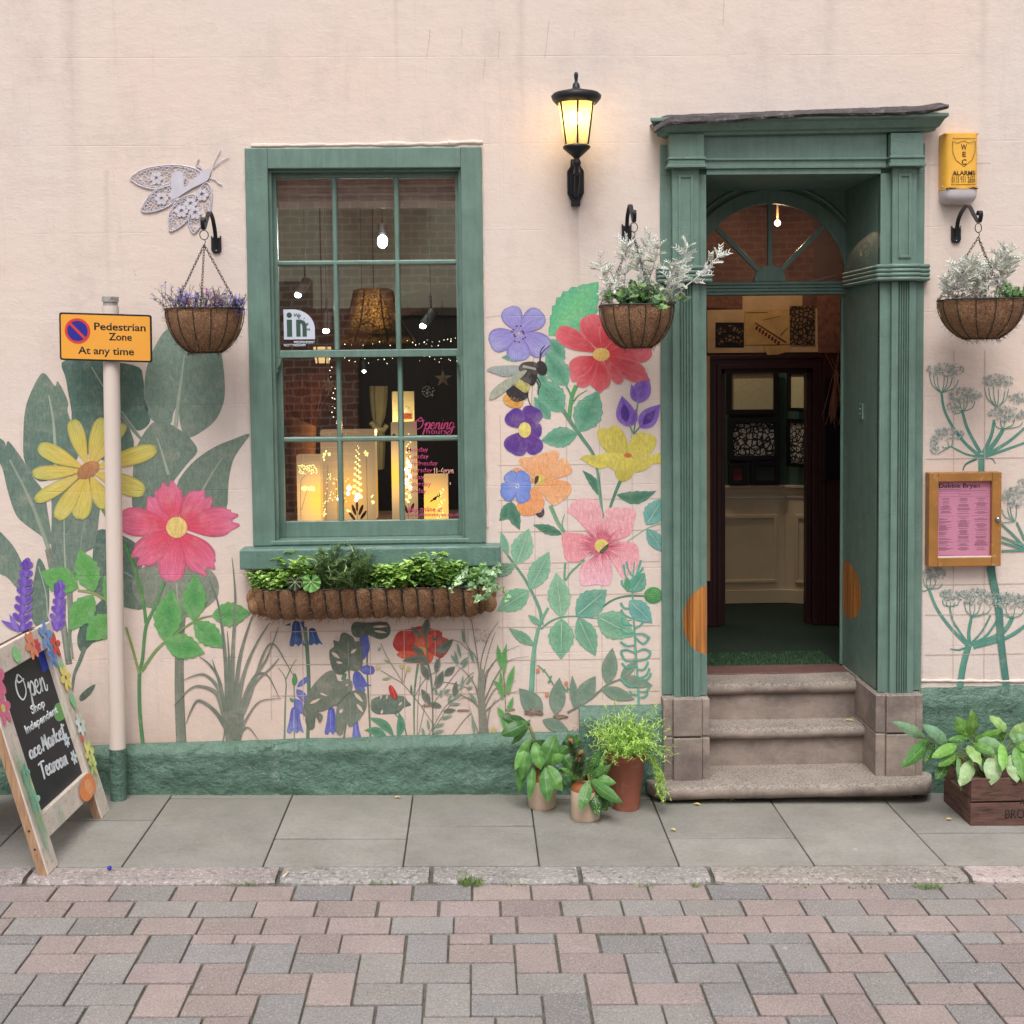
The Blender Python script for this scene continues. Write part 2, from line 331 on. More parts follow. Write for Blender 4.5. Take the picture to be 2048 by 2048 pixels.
# ------------------------------------------------------------------ mesh builder
class MB:
    def __init__(s, col=(1, 1, 1, 1)): s.v = []; s.f = []; s.vc = []; s.uv = []; s.col = col; s.sm = []
    def add(s, vs, fs, col=None, uvs=None, smooth=False):
        o = len(s.v); s.v += [tuple(p) for p in vs]
        if col is None: col = s.col
        s.vc += (list(col) if isinstance(col, list) else [col]*len(vs))
        s.uv += (uvs if uvs else [(0.3, 0.2)]*len(vs))
        for f in fs: s.f.append(tuple(i+o for i in f)); s.sm.append(smooth)
    def box(s, x0, x1, y0, y1, z0, z1, col=None):
        s.add([(x0, y0, z0), (x1, y0, z0), (x1, y1, z0), (x0, y1, z0), (x0, y0, z1), (x1, y0, z1), (x1, y1, z1), (x0, y1, z1)],
              [(0, 3, 2, 1), (4, 5, 6, 7), (0, 1, 5, 4), (1, 2, 6, 5), (2, 3, 7, 6), (3, 0, 4, 7)], col)
        return s
    def hexa(s, p, col=None):     # 8 corners, bottom 4 then top 4
        s.add(p, [(0, 3, 2, 1), (4, 5, 6, 7), (0, 1, 5, 4), (1, 2, 6, 5), (2, 3, 7, 6), (3, 0, 4, 7)], col); return s
    def tube(s, pts, r, seg=6, col=None, closed=False, cap=True):
        pts = [Vector(p) for p in pts]; n = len(pts)
        if n < 2: return s
        R = r if hasattr(r, '__len__') else [r]*n
        vs = []; ref = None
        for i, p in enumerate(pts):
            if closed: d = pts[(i+1) % n]-pts[i-1]
            else: d = pts[min(i+1, n-1)]-pts[max(i-1, 0)]
            if d.length < 1e-9: d = Vector((0, 0, 1))
            d.normalize()
            if ref is None:
                ref = Vector((0, 0, 1)) if abs(d.z) < .9 else Vector((1, 0, 0))
            a = (ref - d*ref.dot(d))
            if a.length < 1e-6: a = d.orthogonal()
            a.normalize(); ref = a; b = d.cross(a)
            for k in range(seg):
                t = 2*PI*k/seg; vs.append(p+(a*math.cos(t)+b*math.sin(t))*R[i])
        fs = []
        m = n if closed else n-1
        for i in range(m):
            j = (i+1) % n
            for k in range(seg): fs.append((i*seg+k, i*seg+(k+1) % seg, j*seg+(k+1) % seg, j*seg+k))
        s.add(vs, fs, col, smooth=True)
        if cap and not closed and seg > 4: s.caps(vs, seg, col)
        return s
    def caps(s, vs, seg, col):
        c0 = col[0] if isinstance(col, list) else col
        s.add(vs[:seg], [tuple(range(seg))[::-1]], c0); s.add(vs[-seg:], [tuple(range(seg))], c0)
    def lathe(s, prof, c, seg=24, col=None, cap=True):   # prof [(r,z)...]
        vs = []; n = len(prof)
        for (r, z) in prof:
            for k in range(seg): t = 2*PI*k/seg; vs.append((c[0]+r*math.cos(t), c[1]+r*math.sin(t), c[2]+z))
        fs = [(i*seg+k, i*seg+(k+1) % seg, (i+1)*seg+(k+1) % seg, (i+1)*seg+k) for i in range(n-1) for k in range(seg)]
        s.add(vs, fs, col, smooth=True)
        if cap: s.caps(vs, seg, col)
        return s
    def extr(s, poly, y0, y1, col=None):                 # polygon in XZ extruded along Y
        n = len(poly); vs = [(x, y0, z) for x, z in poly]+[(x, y1, z) for x, z in poly]
        s.add(vs, [tuple(range(n)), tuple(range(2*n-1, n-1, -1))]+[(i, (i+1) % n, n+(i+1) % n, n+i)[::-1] for i in range(n)], col); return s
    def ball(s, c, r, col=None, seg=10, rings=6, sc=(1, 1, 1)):
        vs = [(c[0], c[1], c[2]+r*sc[2])]
        for i in range(1, rings):
            a = PI*i/rings
            for k in range(seg): t = 2*PI*k/seg; vs.append((c[0]+r*sc[0]*math.sin(a)*math.cos(t), c[1]+r*sc[1]*math.sin(a)*math.sin(t), c[2]+r*sc[2]*math.cos(a)))
        vs.append((c[0], c[1], c[2]-r*sc[2])); L = len(vs)-1
        fs = [(0, 1+k, 1+(k+1) % seg) for k in range(seg)]
        fs += [(1+i*seg+k, 1+(i+1)*seg+k, 1+(i+1)*seg+(k+1) % seg, 1+i*seg+(k+1) % seg) for i in range(rings-2) for k in range(seg)]
        fs += [(L, 1+(rings-2)*seg+(k+1) % seg, 1+(rings-2)*seg+k) for k in range(seg)]
        s.add(vs, fs, col, smooth=True); return s
    def build(s, name, mat, parent=None, bevel=0., seg=2, autosm=False):
        me = bpy.data.meshes.new(name); me.from_pydata(s.v, [], s.f)
        me.validate(verbose=False)
        if len(me.polygons) == len(s.sm): me.polygons.foreach_set('use_smooth', s.sm)
        if len(me.vertices) == len(s.vc):
            at = me.color_attributes.new('Col', 'FLOAT_COLOR', 'POINT')
            at.data.foreach_set('color', [x for c in s.vc for x in c])
            uvl = me.uv_layers.new(name='UVMap'); vi = [0]*len(me.loops); me.loops.foreach_get('vertex_index', vi)
            uvl.data.foreach_set('uv', [x for i in vi for x in s.uv[i]])
        me.materials.append(M[mat] if isinstance(mat, str) else mat)
        o = bpy.data.objects.new(name, me); COL.objects.link(o)
        if parent: o.parent = parent; o.matrix_parent_inverse = parent.matrix_world.inverted()
        if bevel:
            b = o.modifiers.new('bevel', 'BEVEL'); b.width = bevel; b.segments = seg; b.limit_method = 'ANGLE'; b.angle_limit = math.radians(40)
            b.harden_normals = False
        return o

def thing(name, label, cat, loc=(0, 0, 0), group=None):
    o = bpy.data.objects.new(name, None); COL.objects.link(o); o.location = loc; o.empty_display_size = .05
    o.matrix_world = Matrix.Translation(loc)
    o['label'] = label; o['category'] = cat
    if group: o['group'] = group
    return o
def tag(o, label, cat, group=None):
    o['label'] = label; o['category'] = cat
    if group: o['group'] = group
    return o
def struct(o, kind='structure', label=None, cat=None):
    o['kind'] = kind
    if label: o['label'] = label
    if cat: o['category'] = cat
    return o

def spline(pts, n=6, closed=False):
    P = [Vector(p) for p in pts]; m = len(P); out = []
    rng = range(m) if closed else range(m-1)
    for i in rng:
        if closed: p0, p1, p2, p3 = P[i-1], P[i], P[(i+1) % m], P[(i+2) % m]
        else: p0, p1, p2, p3 = P[max(i-1, 0)], P[i], P[i+1], P[min(i+2, m-1)]
        for k in range(n):
            t = k/n; out.append(.5*((2*p1)+(p2-p0)*t+(2*p0-5*p1+4*p2-p3)*t*t+(3*p1-p0-3*p2+p3)*t*t*t))
    if not closed: out.append(P[-1])
    return out

def text(name, body, mat, parent, o, ux, uz, size, width=None, align='LEFT', weight=0., shear=0., depth=.001, spacing=1., label=None):
    """lettering as a mesh: o = baseline start, ux = reading direction, uz = up"""
    cu = bpy.data.curves.new(name, 'FONT'); cu.body = body; cu.size = 1.; cu.offset = weight; cu.shear = shear; cu.extrude = .0; cu.resolution_u = 3; cu.space_character = spacing
    ob = bpy.data.objects.new('tmp_text', cu); COL.objects.link(ob)
    dg = bpy.context.evaluated_depsgraph_get(); me = bpy.data.meshes.new_from_object(ob.evaluated_get(dg))
    bpy.data.objects.remove(ob); bpy.data.curves.remove(cu)
    xs = [v.co.x for v in me.vertices]; x0, x1 = min(xs), max(xs)
    sx = size
    if width: sx = width/(x1-x0)
    off = -x0 if align == 'LEFT' else -(x0+x1)/2
    ux = Vector(ux).normalized(); uz = Vector(uz).normalized(); nn = ux.cross(uz)
    o = Vector(o)
    for v in me.vertices:
        v.co = o + ux*((v.co.x+off)*sx) + uz*(v.co.y*size)
    me.name = name; me.materials.clear(); me.materials.append(M[mat])
    bm = bmesh.new(); bm.from_mesh(me)
    r = bmesh.ops.extrude_face_region(bm, geom=bm.faces[:])
    bmesh.ops.translate(bm, vec=nn*depth, verts=[g for g in r['geom'] if isinstance(g, bmesh.types.BMVert)])
    bm.to_mesh(me); bm.free()
    ob = bpy.data.objects.new(name, me); COL.objects.link(ob)
    if parent: ob.parent = parent; ob.matrix_parent_inverse = parent.matrix_world.inverted()
    return ob
# ================================================================== THE STREET
KY = -1.005            # back edge of the kerb
KF = -1.165            # front edge of the kerb
rnd = random.Random(11)
def gq(mb, x0, x1, y0, y1, dz, col, th=.05, jit=0.):
    """stone lying on the sloping street"""
    j = lambda: rnd.uniform(-jit, jit)
    p = []
    for z in (-th, dz):
        for (x, y) in ((x0, y0), (x1, y0), (x1, y1), (x0, y1)):
            p.append((x, y, gz(x)+z))
    tilt = [j() for _ in range(4)]
    p = p[:4]+[(a[0], a[1], a[2]+tilt[i]) for i, a in enumerate(p[4:])]
    mb.hexa(p, col)
g = MB((.2, .19, .17, 1))
def sl(x): return gz(x)-.022
g.add([(-30, -30, sl(-30)), (30, -30, sl(30)), (30, 12, sl(30)-.8), (-30, 12, sl(-30)-.8)], [(0, 1, 2, 3)])
g.add([(-30, -30, sl(-30)), (30, -30, sl(30)), (30, .2, sl(30)), (-30, .2, sl(-30))], [(0, 1, 2, 3)])
g.v = g.v[4:]; g.f = [(0, 1, 2, 3)]; g.vc = g.vc[4:]; g.uv = g.uv[4:]; g.sm = [False]
struct(g.build('ground', 'joint'))

# pavement slabs
XJ = [-1.501, -.912, -.321, .255, .851, 1.43, 1.996]
XJ = [-1.501-.59*k for k in range(6, 0, -1)]+XJ+[1.996+.58*k for k in range(1, 7)]
split = {-1.501: -.50, -.912: None, -.321: -.62, .255: None}
pv = MB()
for a, b in zip(XJ[:-1], XJ[1:]):
    s = {(-1.501): -.0, }.get(round(a, 3))
    ys = [KY+.004, .12]
    key = round(a, 3)
    if key == -.912: ys = [KY+.004, -.665, .12]
    elif key == -.321: ys = [KY+.004, -.50, .12]
    elif key == .851: ys = [KY+.004, -.665, .12]
    elif key == -2.091: ys = [KY+.004, -.42, .12]
    elif key in (-1.501, .255, 1.43): ys = [KY+.004, -.10-.02*(key == .255), .12]
    else: ys = [KY+.004, -.3 if rnd.random() < .5 else -.6, .12]
    for y0, y1 in zip(ys[:-1], ys[1:]):
        v = rnd.uniform(.95, 1.05); c = C(147*v, 143*v, 136*v)
        gq(pv, a+.0027, b-.0027, y0+.0075, y1-.0075, 0., c, .06, .0015)
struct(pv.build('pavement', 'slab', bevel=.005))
# kerb stones, some with broken ends
kb = MB(); xk = [-6, -4.6, -3.2, -1.86, -.83, -.20, .42, .97, 2.05, 3.1, 4.2, 6]
tone = [C(152, 142, 139), C(152, 141, 138), C(154, 142, 139), C(152, 140, 137), C(148, 144, 140), C(150, 145, 141), C(148, 142, 139), C(156, 146, 138), C(178, 160, 156), C(180, 160, 156), C(176, 156, 152)]
for i in range(len(xk)-1):
    a, b = xk[i], xk[i+1]
    # worn, uneven front edge: a strip of short segments
    n = max(4, int((b-a)/.07)); top = []; vs = []; fs = []
    for k in range(n+1):
        x = a+.010+(b-a-.02)*k/n
        e = .012*noise.noise(Vector((x*9, i, 0)))+(.022 if k in (0, n) else 0)
        z = gz(x)
        hh = .004*noise.noise(Vector((x*7, 3, i)))
        vs += [(x, KF+e-.004, z-.06), (x, KF+e, z-.012+hh), (x, KF+e+.022, z+.0+hh), (x, KY-.003, z-.001), (x, KY-.003, z-.06)]
    for k in range(n):
        for q in range(4): fs.append((k*5+q, (k+1)*5+q, (k+1)*5+q+1, k*5+q+1))
    fs += [(0, 1, 2, 3, 4), tuple(n*5+q for q in (4, 3, 2, 1, 0))]
    kb.add(vs, fs, tone[i])
struct(kb.build('kerb', 'kerb'))
# block paving: three running courses, then right-angled herringbone cut along its edge
rd = MB(); RZ = -.010
def tonep():
    t = rnd.random(); v = rnd.uniform(.88, .99)
    a, b = ((152, 147, 144), (143, 141, 142)) if t < .36 else (((164, 145, 142), (168, 149, 143)) if t < .80 else ((157, 149, 144), (153, 147, 143)))
    k = rnd.random(); return C(*(((a[i]*(1-k)+b[i]*k)*v) for i in range(3)))
def paver(x0, x1, y0, y1, ylim=None):
    if ylim is not None: y1 = min(y1, ylim)
    if y1-y0 < .02 or x1-x0 < .02: return
    gp = .0040
    n = 3; c = tonep(); j = [rnd.uniform(-.0016, .0016) for _ in range(4)]
    w = [rnd.uniform(-.0022, .0022) for _ in range(4)]
    X0, X1, Y0, Y1 = x0+gp+w[0], x1-gp+w[1], y0+gp+.0016+w[2], y1-gp-.0016+w[3]
    p = [(X0, Y0, gz(X0)-.05), (X1, Y0, gz(X1)-.05), (X1, Y1, gz(X1)-.05), (X0, Y1, gz(X0)-.05),
         (X0, Y0, gz(X0)+RZ+j[0]), (X1, Y0, gz(X1)+RZ+j[1]), (X1, Y1, gz(X1)+RZ+j[2]), (X0, Y1, gz(X0)+RZ+j[3])]
    rd.hexa(p, c)
PL, PW = .2395, .1575
ye = KF-.014
for r in range(3):
    off = (.0, .11, .17)[r]
    for k in range(-26, 27): paver(k*PL+off-.03, (k+1)*PL+off-.03, ye-(r+1)*PW, ye-r*PW)
yh = ye-3*PW-.001
for i in range(-60, 61):
    for j in range(-40, 41):
        ox = i*PW+j*PL-.02; oy = i*PW-j*PL-4.2
        if not (-4.6 < ox < 4.6 and -8.6 < oy < yh+.3): continue
        if oy < -4 and rnd.random() < .0: continue
        paver(ox, ox+PL, oy, oy+PW, yh)
        paver(ox, ox+PW, oy+PW, oy+PW+PL, yh)
struct(rd.build('road', 'paver', bevel=.0045))

# ================================================================== THE SHOP BUILDING
B = thing('shop_building', 'pale pink rendered shopfront with a painted flower mural and green woodwork', 'building')
wx0, wx1, wz0, wz1 = -1.083, .054, 1.10, 3.146     # window hole
dx0, dx1, dz1 = .935, 2.20, 3.19                   # door surround hole
wl = MB(C(222, 200, 190))
XL, XR, ZT = -6.5, 7., 4.7
def wq(x0, x1, z0, z1): wl.box(x0, x1, 0., .26, z0, z1)
wq(XL, wx0+.012, -.4, ZT); wq(wx0+.012, wx1-.012, -.4, wz0+.02); wq(wx0+.012, wx1-.012, wz1-.012, ZT)
wq(wx1-.012, dx0+.02, -.4, ZT); wq(dx0+.02, dx1-.02, dz1-.03, ZT); wq(dx1-.02, XR, -.4, ZT)
wall = wl.build('wall', 'render', B)
# rough lips of thick old render round the openings
rn = random.Random(3)
def roughline(pts, r, jit, step=.02):
    P = []
    for a, b in zip(pts[:-1], pts[1:]):
        a = Vector(a); b = Vector(b); n = max(2, int((b-a).length/step))
        for k in range(n): P.append(a.lerp(b, k/n)+Vector((rn.uniform(-jit, jit), 0, rn.uniform(-jit, jit))))
    P.append(Vector(pts[-1]))
    lip = MB(); lip.tube(P, [max(.002, r*(.6+.9*abs(noise.noise(p*9)))) for p in P], 7); lip.build('render_lip', 'render', B)
roughline([(wx0+.03, .0, wz1+.014), (wx1-.16, .0, wz1+.018)], .011, .0015)
roughline([(wx1-.16, .0, wz1+.018), (wx1-.08, .0, wz1+.024), (wx1+.005, .0, wz1+.024)], .012, .004)
roughline([(wx1+.004, .0, wz1+.0), (wx1+.003, .0, 2.4), (wx1+.008, .0, 1.3)], .006, .0015)
roughline([(wx0-.004, .0, wz1+.0), (wx0-.006, .0, 2.4), (wx0-.002, .0, 1.3)], .006, .0015)
roughline([(2.215, .0, .50), (3.4, .0, .47)], .010, .002)
# peeling render above the low wall
def crust(cx, cz, w, h, seed, col):
    pe = MB()
    r = random.Random(seed); P = []
    for k in range(16):
        a = 2*PI*k/16; q = r.uniform(.6, 1.1); P.append((cx+w*math.cos(a)*q, cz+h*math.sin(a)*q))
    pe.extr(P, -.006, .002, col); pe.build('peeling_render', 'barepatch', B)
M['barepatch'] = simple('bare_patch', (1, 1, 1, 1), .9, .4, 30, .9, 60, .01, attr=True)
for a in ((1068, 1424, .05, .018), (1120, 1432, .045, .012), (1020, 1418, .03, .006), (1340, 1412, .02, .008), (1150, 1458, .015, .02), (1310, 1409, .03, .004), (855, 1410, .03, .006), (925, 1420, .03, .005), (1015, 1428, .022, .006)):
    crust(WX(a[0], a[1]), WZ(a[0], a[1]), a[2], a[3], int(a[0]), C(150, 124, 108) if a[2] > .02 else C(204, 178, 164))


# low green-painted stone base course
def rockface(name, x0, x1, z0f, z1f, y0, yb, seed, amp=.016, joints=(), nz=18, mat='green_stone', hole=None):
    mb = MB(); nx = int((x1-x0)/.022)+2; vs = []; uv = []
    for i in range(nx):
        x = x0+(x1-x0)*i/(nx-1)
        zb, zt = z0f(x), z1f(x)
        for k in range(nz):
            t = k/(nz-1); z = zb+(zt-zb)*t
            a = noise.fractal(Vector((x*3.1+seed, z*5, seed)), .8, 2.1, 5)*amp
            a += .6*amp*max(0, noise.noise(Vector((x*1.7, z*6, seed+4))))
            for jx in joints: a -= .016*math.exp(-((x-jx)/.008)**2)
            y = y0-a
            if t > .86: y = y0-a+(t-.86)/.14*.035
            if k == nz-1: y = y0+.035-a*.5
            if hole and (x-hole[0])**2+(z-hole[1])**2 < hole[2]**2: y = yb-.02
            vs.append((x, y, z))
        vs.append((x, yb, zt+.004))
    m = nz+1
    fs = [(i*m+k, (i+1)*m+k, (i+1)*m+k+1, i*m+k+1) for i in range(nx-1) for k in range(nz)]
    mb.add(vs, fs, smooth=True)
    e0 = [vs[k] for k in range(m)]+[(x0, yb, z0f(x0))]; e1 = [vs[(nx-1)*m+k] for k in range(m)]+[(x1, yb, z0f(x1))]
    mb.add(e0, [tuple(range(m+1))]); mb.add(e1, [tuple(range(m, -1, -1))])
    o = mb.build(name, mat, B); return o
xa, za = WX(200, 1497), WZ(200, 1497, -.06); xb_, zb_ = WX(1030, 1472), WZ(1030, 1472, -.06)
ztop = lambda x: za+(zb_-za)*(x-xa)/(xb_-xa)+.006*noise.noise(Vector((x*4, 0, 0)))
xpl = WX(1160, 1500, -.06)
rockface('base_course', -6.4, xpl, lambda x: gz(x)-.02, ztop, -.055, .01, 1, .015, (WX(555, 1540), WX(425, 1540), WX(935, 1540), -2.9, -3.9))
rockface('base_block', xpl, WX(1325, 1500, -.06), lambda x: gz(x)-.02, lambda x: WZ(1240, 1417, -.06), -.070, .01, 5, .014, (), 30, hole=(WX(1213, 1472, -.06), WZ(1213, 1472, -.06), .036))
rockface('base_course', 2.215, 6.8, lambda x: gz(x)-.02, lambda x: WZ(1940, 1374, -.05), -.030, .01, 9, .006, (), 22)

# ================================================================== SHOP WINDOW
def rectbox(mb, px0, py0, px1, py1, yf, yb, col=None):
    """box whose front face covers the measured rectangle at depth yf"""
    xm, ym = (px0+px1)/2, (py0+py1)/2
    mb.box(WX(px0, ym, yf), WX(px1, ym, yf), yf, yb, WZ(xm, py1, yf), WZ(xm, py0, yf), col)
win = MB(); fy = -.022
ix0, ix1, izt, izb = -.975, -.048, 3.048, WZ(735, 1073, .1)
zcap = WZ(735, 1088, -.026); print('izb', izb, zcap)
win = MB()
win.box(wx0, ix0, fy, .20, 1.225, wz1); win.box(ix1, wx1, fy, .20, 1.225, wz1)
win.box(ix0, ix1, fy+.002, .20, izt, wz1-.001)
win.box(ix0-.02, ix1+.02, fy-.004, .14, zcap, izb)          # light sill cap
win.box(ix0-.02, ix1+.02, fy+.004, .14, 1.215, zcap)
window = win.build('window', 'green', B, bevel=.004)
sb = MB(); sb.box(-1.133, .124, -.125, .20, 1.124, 1.222)
sb.build('window_sill', 'green_sill', window, bevel=.009, seg=3)
# sashes
def sash(name, yf, x0, x1, z0, z1, st, toprail, botrail, mx, mz, mw=.030):
    mb = MB(); yb = yf+.042
    mb.box(x0, x0+st, yf, yb, z0, z1); mb.box(x1-st, x1, yf, yb, z0, z1)
    mb.box(x0+st, x1-st, yf+.001, yb, z1-toprail, z1-.0005); mb.box(x0+st, x1-st, yf+.001, yb, z0+.0005, z0+botrail)
    for x in mx: mb.hexa([(x-mw*.28, yf+.004, z0+botrail), (x+mw*.28, yf+.004, z0+botrail), (x+mw*.5, yb-.006, z0+botrail), (x-mw*.5, yb-.006, z0+botrail), (x-mw*.28, yf+.004, z1-toprail), (x+mw*.28, yf+.004, z1-toprail), (x+mw*.5, yb-.006, z1-toprail), (x-mw*.5, yb-.006, z1-toprail)])
    for z in mz: mb.hexa([(x0+st, yb-.006, z-mw*.5), (x1-st, yb-.006, z-mw*.5), (x1-st, yf+.003, z-mw*.28), (x0+st, yf+.003, z-mw*.28), (x0+st, yb-.006, z+mw*.5), (x1-st, yb-.006, z+mw*.5), (x1-st, yf+.003, z+mw*.28), (x0+st, yf+.003, z+mw*.28)])
    return mb.build(name, 'green', window, bevel=.003)
zr = WZ(735, 706, .06)      # meeting rail
us = sash('upper_sash', .055, ix0+.004, ix1-.004, zr-.02, izt-.004, .024, .030, .036, (WX(670, 500, .06), WX(794, 500, .06)), (WZ(735, 525, .06),))
ls = sash('lower_sash', .102, ix0+.004, ix1-.004, izb, zr+.02, .028, .03, WZ(735, 1041, .11)-izb, (WX(679, 880, .11), WX(802, 880, .11)), (WZ(735, 878, .11),))
for sx_, x in ((1, ix0+.004), (-1, ix1-.004)):
    P = [(x, zr-.02), (x+sx_*.03, zr-.02), (x+sx_*.026, zr-.05), (x+sx_*.012, zr-.07), (x+sx_*.016, zr-.085), (x, zr-.10)]
    hn = MB(); hn.extr(P if sx_ > 0 else P[::-1], .056, .096); hn.build('sash_horn', 'green', us)
gp = MB(); gp.box(ix0+.03, ix1-.03, .080, .083, zr, izt-.03); gp.build('glass_pane', 'glass', us)
gp = MB(); gp.box(ix0+.03, ix1-.03, .126, .129, izb+.08, zr); gp.build('glass_pane', 'glass', ls)
bd = MB()
bd.box(ix0, ix0+.03, .02, .054, izb, izt-.001); bd.box(ix1-.03, ix1, .02, .054, izb, izt-.001)
bd.box(ix0, ix0+.022, .054, .20, izb, izt-.002); bd.box(ix1-.022, ix1, .054, .20, izb, izt-.002)
# only a slim staff bead so that the sash stiles stay in view
bd = MB(); bd.box(ix0-.001, ix0+.012, .012, .052, izb, izt-.001); bd.box(ix1-.012, ix1+.001, .012, .052, izb, izt-.001); bd.box(ix0+.012, ix1-.012, .012, .052, izt-.012, izt+.001)
bd.build('staff_bead', 'green', window, bevel=.002)
# lettering and sticker on the glass
Yg = .1015; UX = Vector((1, 0, 0)); UZ = Vector((0, 0, 1))
M['magenta'] = simple('magenta_vinyl', C(190, 44, 110), .6, .03, 10, 0)
M['penpink'] = simple('pale_marker', C(238, 170, 150), .6, .03, 10, 0)
M['sticker'] = simple('white_sticker', C(206, 212, 226), .6, .03, 10, 0)
YL = .124; YU = .078
def wtext(body, px0, px1, pyb, pyt, mat='magenta', Y=YL, weight=0., shear=0., name='window_lettering', ratio=.72):
    a, b = W(px0, pyb, Y), W(px1, pyb, Y); sz = (WZ(px0, pyt, Y)-a.z)/ratio
    return text(name, body, mat, ls if Y == YL else us, a, b-a, UZ, sz, (b-a).length, weight=weight, shear=shear)
def strokes(name, mat, parent, org, ux, uz, paths, r, Y=None, depth=.0012):
    """hand lettering: smooth pen strokes as thin ribbons of paint; org,ux,uz map the path units to space"""
    mb = MB(); ux = Vector(ux); uz = Vector(uz); nn = ux.cross(uz).normalized()
    for p in paths:
        P = spline([Vector((q[0], q[1], 0)) for q in p], 6); L = []; Rr = []
        for i, q in enumerate(P):
            d = (P[min(i+1, len(P)-1)]-P[max(i-1, 0)]); d = d.normalized() if d.length > 0 else Vector((1, 0, 0))
            n2 = Vector((-d.y, d.x, 0)); w = r*(1.+.5*max(0, -d.y))
            L.append(org+ux*(q.x+n2.x*w)+uz*(q.y+n2.y*w)+nn*depth); Rr.append(org+ux*(q.x-n2.x*w)+uz*(q.y-n2.y*w)+nn*depth)
        n = len(P); mb.add(L+Rr, [(i, i+1, n+i+1, n+i) for i in range(n-1)])
    return mb.build(name, mat, parent)
# script letters on a 1-unit x-height, origin at the baseline
SCR = {
 'O': ([[(.55, 1.7), (.1, 1.2), (.05, .4), (.45, -.05), (1., .4), (1.05, 1.2), (.65, 1.75), (.35, 1.5), (.5, 1.2), (1.2, 1.35)]], 1.35),
 'p': ([[(0, .6), (.2, 1.), (.15, 0), (.05, -.9), (.0, -.6), (.2, .3), (.5, 1.), (.75, .7), (.6, .1), (.25, .1), (.6, 0), (.9, .3)]], .85),
 'e': ([[(0, .4), (.45, .6), (.4, 1.), (.12, .8), (.1, .2), (.4, -.02), (.75, .4)]], .68),
 'n': ([[(0, .5), (.12, 1.), (.08, 0), (.2, .7), (.45, 1.), (.52, .6), (.5, .1), (.7, .0), (.85, .4)]], .78),
 'i': ([[(0, .4), (.12, 1.), (.1, .2), (.25, 0), (.42, .4)], [(.15, 1.35), (.17, 1.42)]], .38),
 'g': ([[(.5, .9), (.2, 1.), (.02, .5), (.2, .02), (.5, .4), (.55, .9), (.5, -.4), (.2, -.9), (-.05, -.6), (.4, -.1), (.8, .4)]], .75),
 'M': ([[(0, 0), (.12, 1.6)], [(.12, 1.6), (.35, .5)], [(.35, .5), (.65, 1.65)], [(.65, 1.65), (.68, .1), (.85, .1)]], .95),
 'a': ([[(.5, .9), (.2, 1.), (.02, .5), (.2, .02), (.5, .5), (.52, .95), (.5, .2), (.65, .0), (.8, .3)]], .72),
 'r': ([[(0, .6), (.12, 1.), (.1, 0)], [(.1, .6), (.3, .95), (.45, .85)]], .48),
 'k': ([[(.05, 1.7), (.05, 0)], [(.5, .95), (.08, .45), (.55, 0), (.7, .15)]], .66),
 't': ([[(.2, 1.6), (.15, .3), (.3, 0), (.5, .3)], [(-.15, 1.1), (.6, 1.35)]], .48),
 'c': ([[(.5, .85), (.25, 1.), (.05, .5), (.2, .02), (.6, .3)]], .58),
 'T': ([[(.4, 1.6), (.35, .0), (.2, -.1)], [(-.1, 1.45), (.5, 1.65), (1.05, 1.6)]], .85),
 'o': ([[(.3, 1.), (.03, .5), (.25, 0), (.55, .5), (.32, 1.), (.7, .85)]], .64),
 'm': ([[(0, .5), (.1, 1.), (.08, 0), (.2, .8), (.38, .9), (.38, 0), (.5, .8), (.68, 1.), (.7, .2), (.9, .1)]], .9),
 '1': ([[(.1, 1.), (.22, 1.4), (.2, 0)]], .45), '4': ([[(.3, 1.4), (0, .5), (.65, .55)], [(.55, 1.), (.5, 0)]], .75), '-': ([[(0, .6), (.45, .62)]], .65), ' ': ([], .5)}
def script(name, mat, parent, org, ux, uz, word, r, slant=0.):
    x = 0; paths = []
    for ch in word:
        P, adv = SCR[ch]
        for p in P: paths.append([(x+q[0]+slant*q[1], q[1]) for q in p])
        x += adv
    return strokes(name, mat, parent, Vector(org), ux, uz, paths, r), x
def wscript(word, px0, px1, pyb, pyx, mat, Y, r, slant=0.):
    tot = sum(SCR[c][1] for c in word); a, b = W(px0, pyb, Y), W(px1, pyb, Y); h = WZ(px0, pyx, Y)-a.z
    return script('window_lettering', mat, ls, a, (b-a)/tot, UZ*h, word, r, slant)
wscript('Opening', 828, 908, 858, 845, 'magenta', YL, .055, .2)
wtext('hours', 853, 894, 867.5, 857, weight=.0)
for i, d in enumerate(('Monday', 'Tuesday', 'Wednesday', 'Thursday', 'Friday', 'Saturday', 'Sunday')):
    yb = 903.5+i*13.7; wtext(d, 814, (856, 857, 875, 864, 848, 862, 853)[i], yb, yb-9.5, weight=.005)
wscript('11-4pm', 867, 908, 947, 939, 'penpink', YL, .05)
wscript('m', 896, 902, 969, 965, 'penpink', YL, .12)
wtext('Buy online at', 817, 885, 1023, 1013, weight=.02)
wtext('www.debbiebryan.co.uk', 812, 920, 1032.5, 1025, weight=.015)
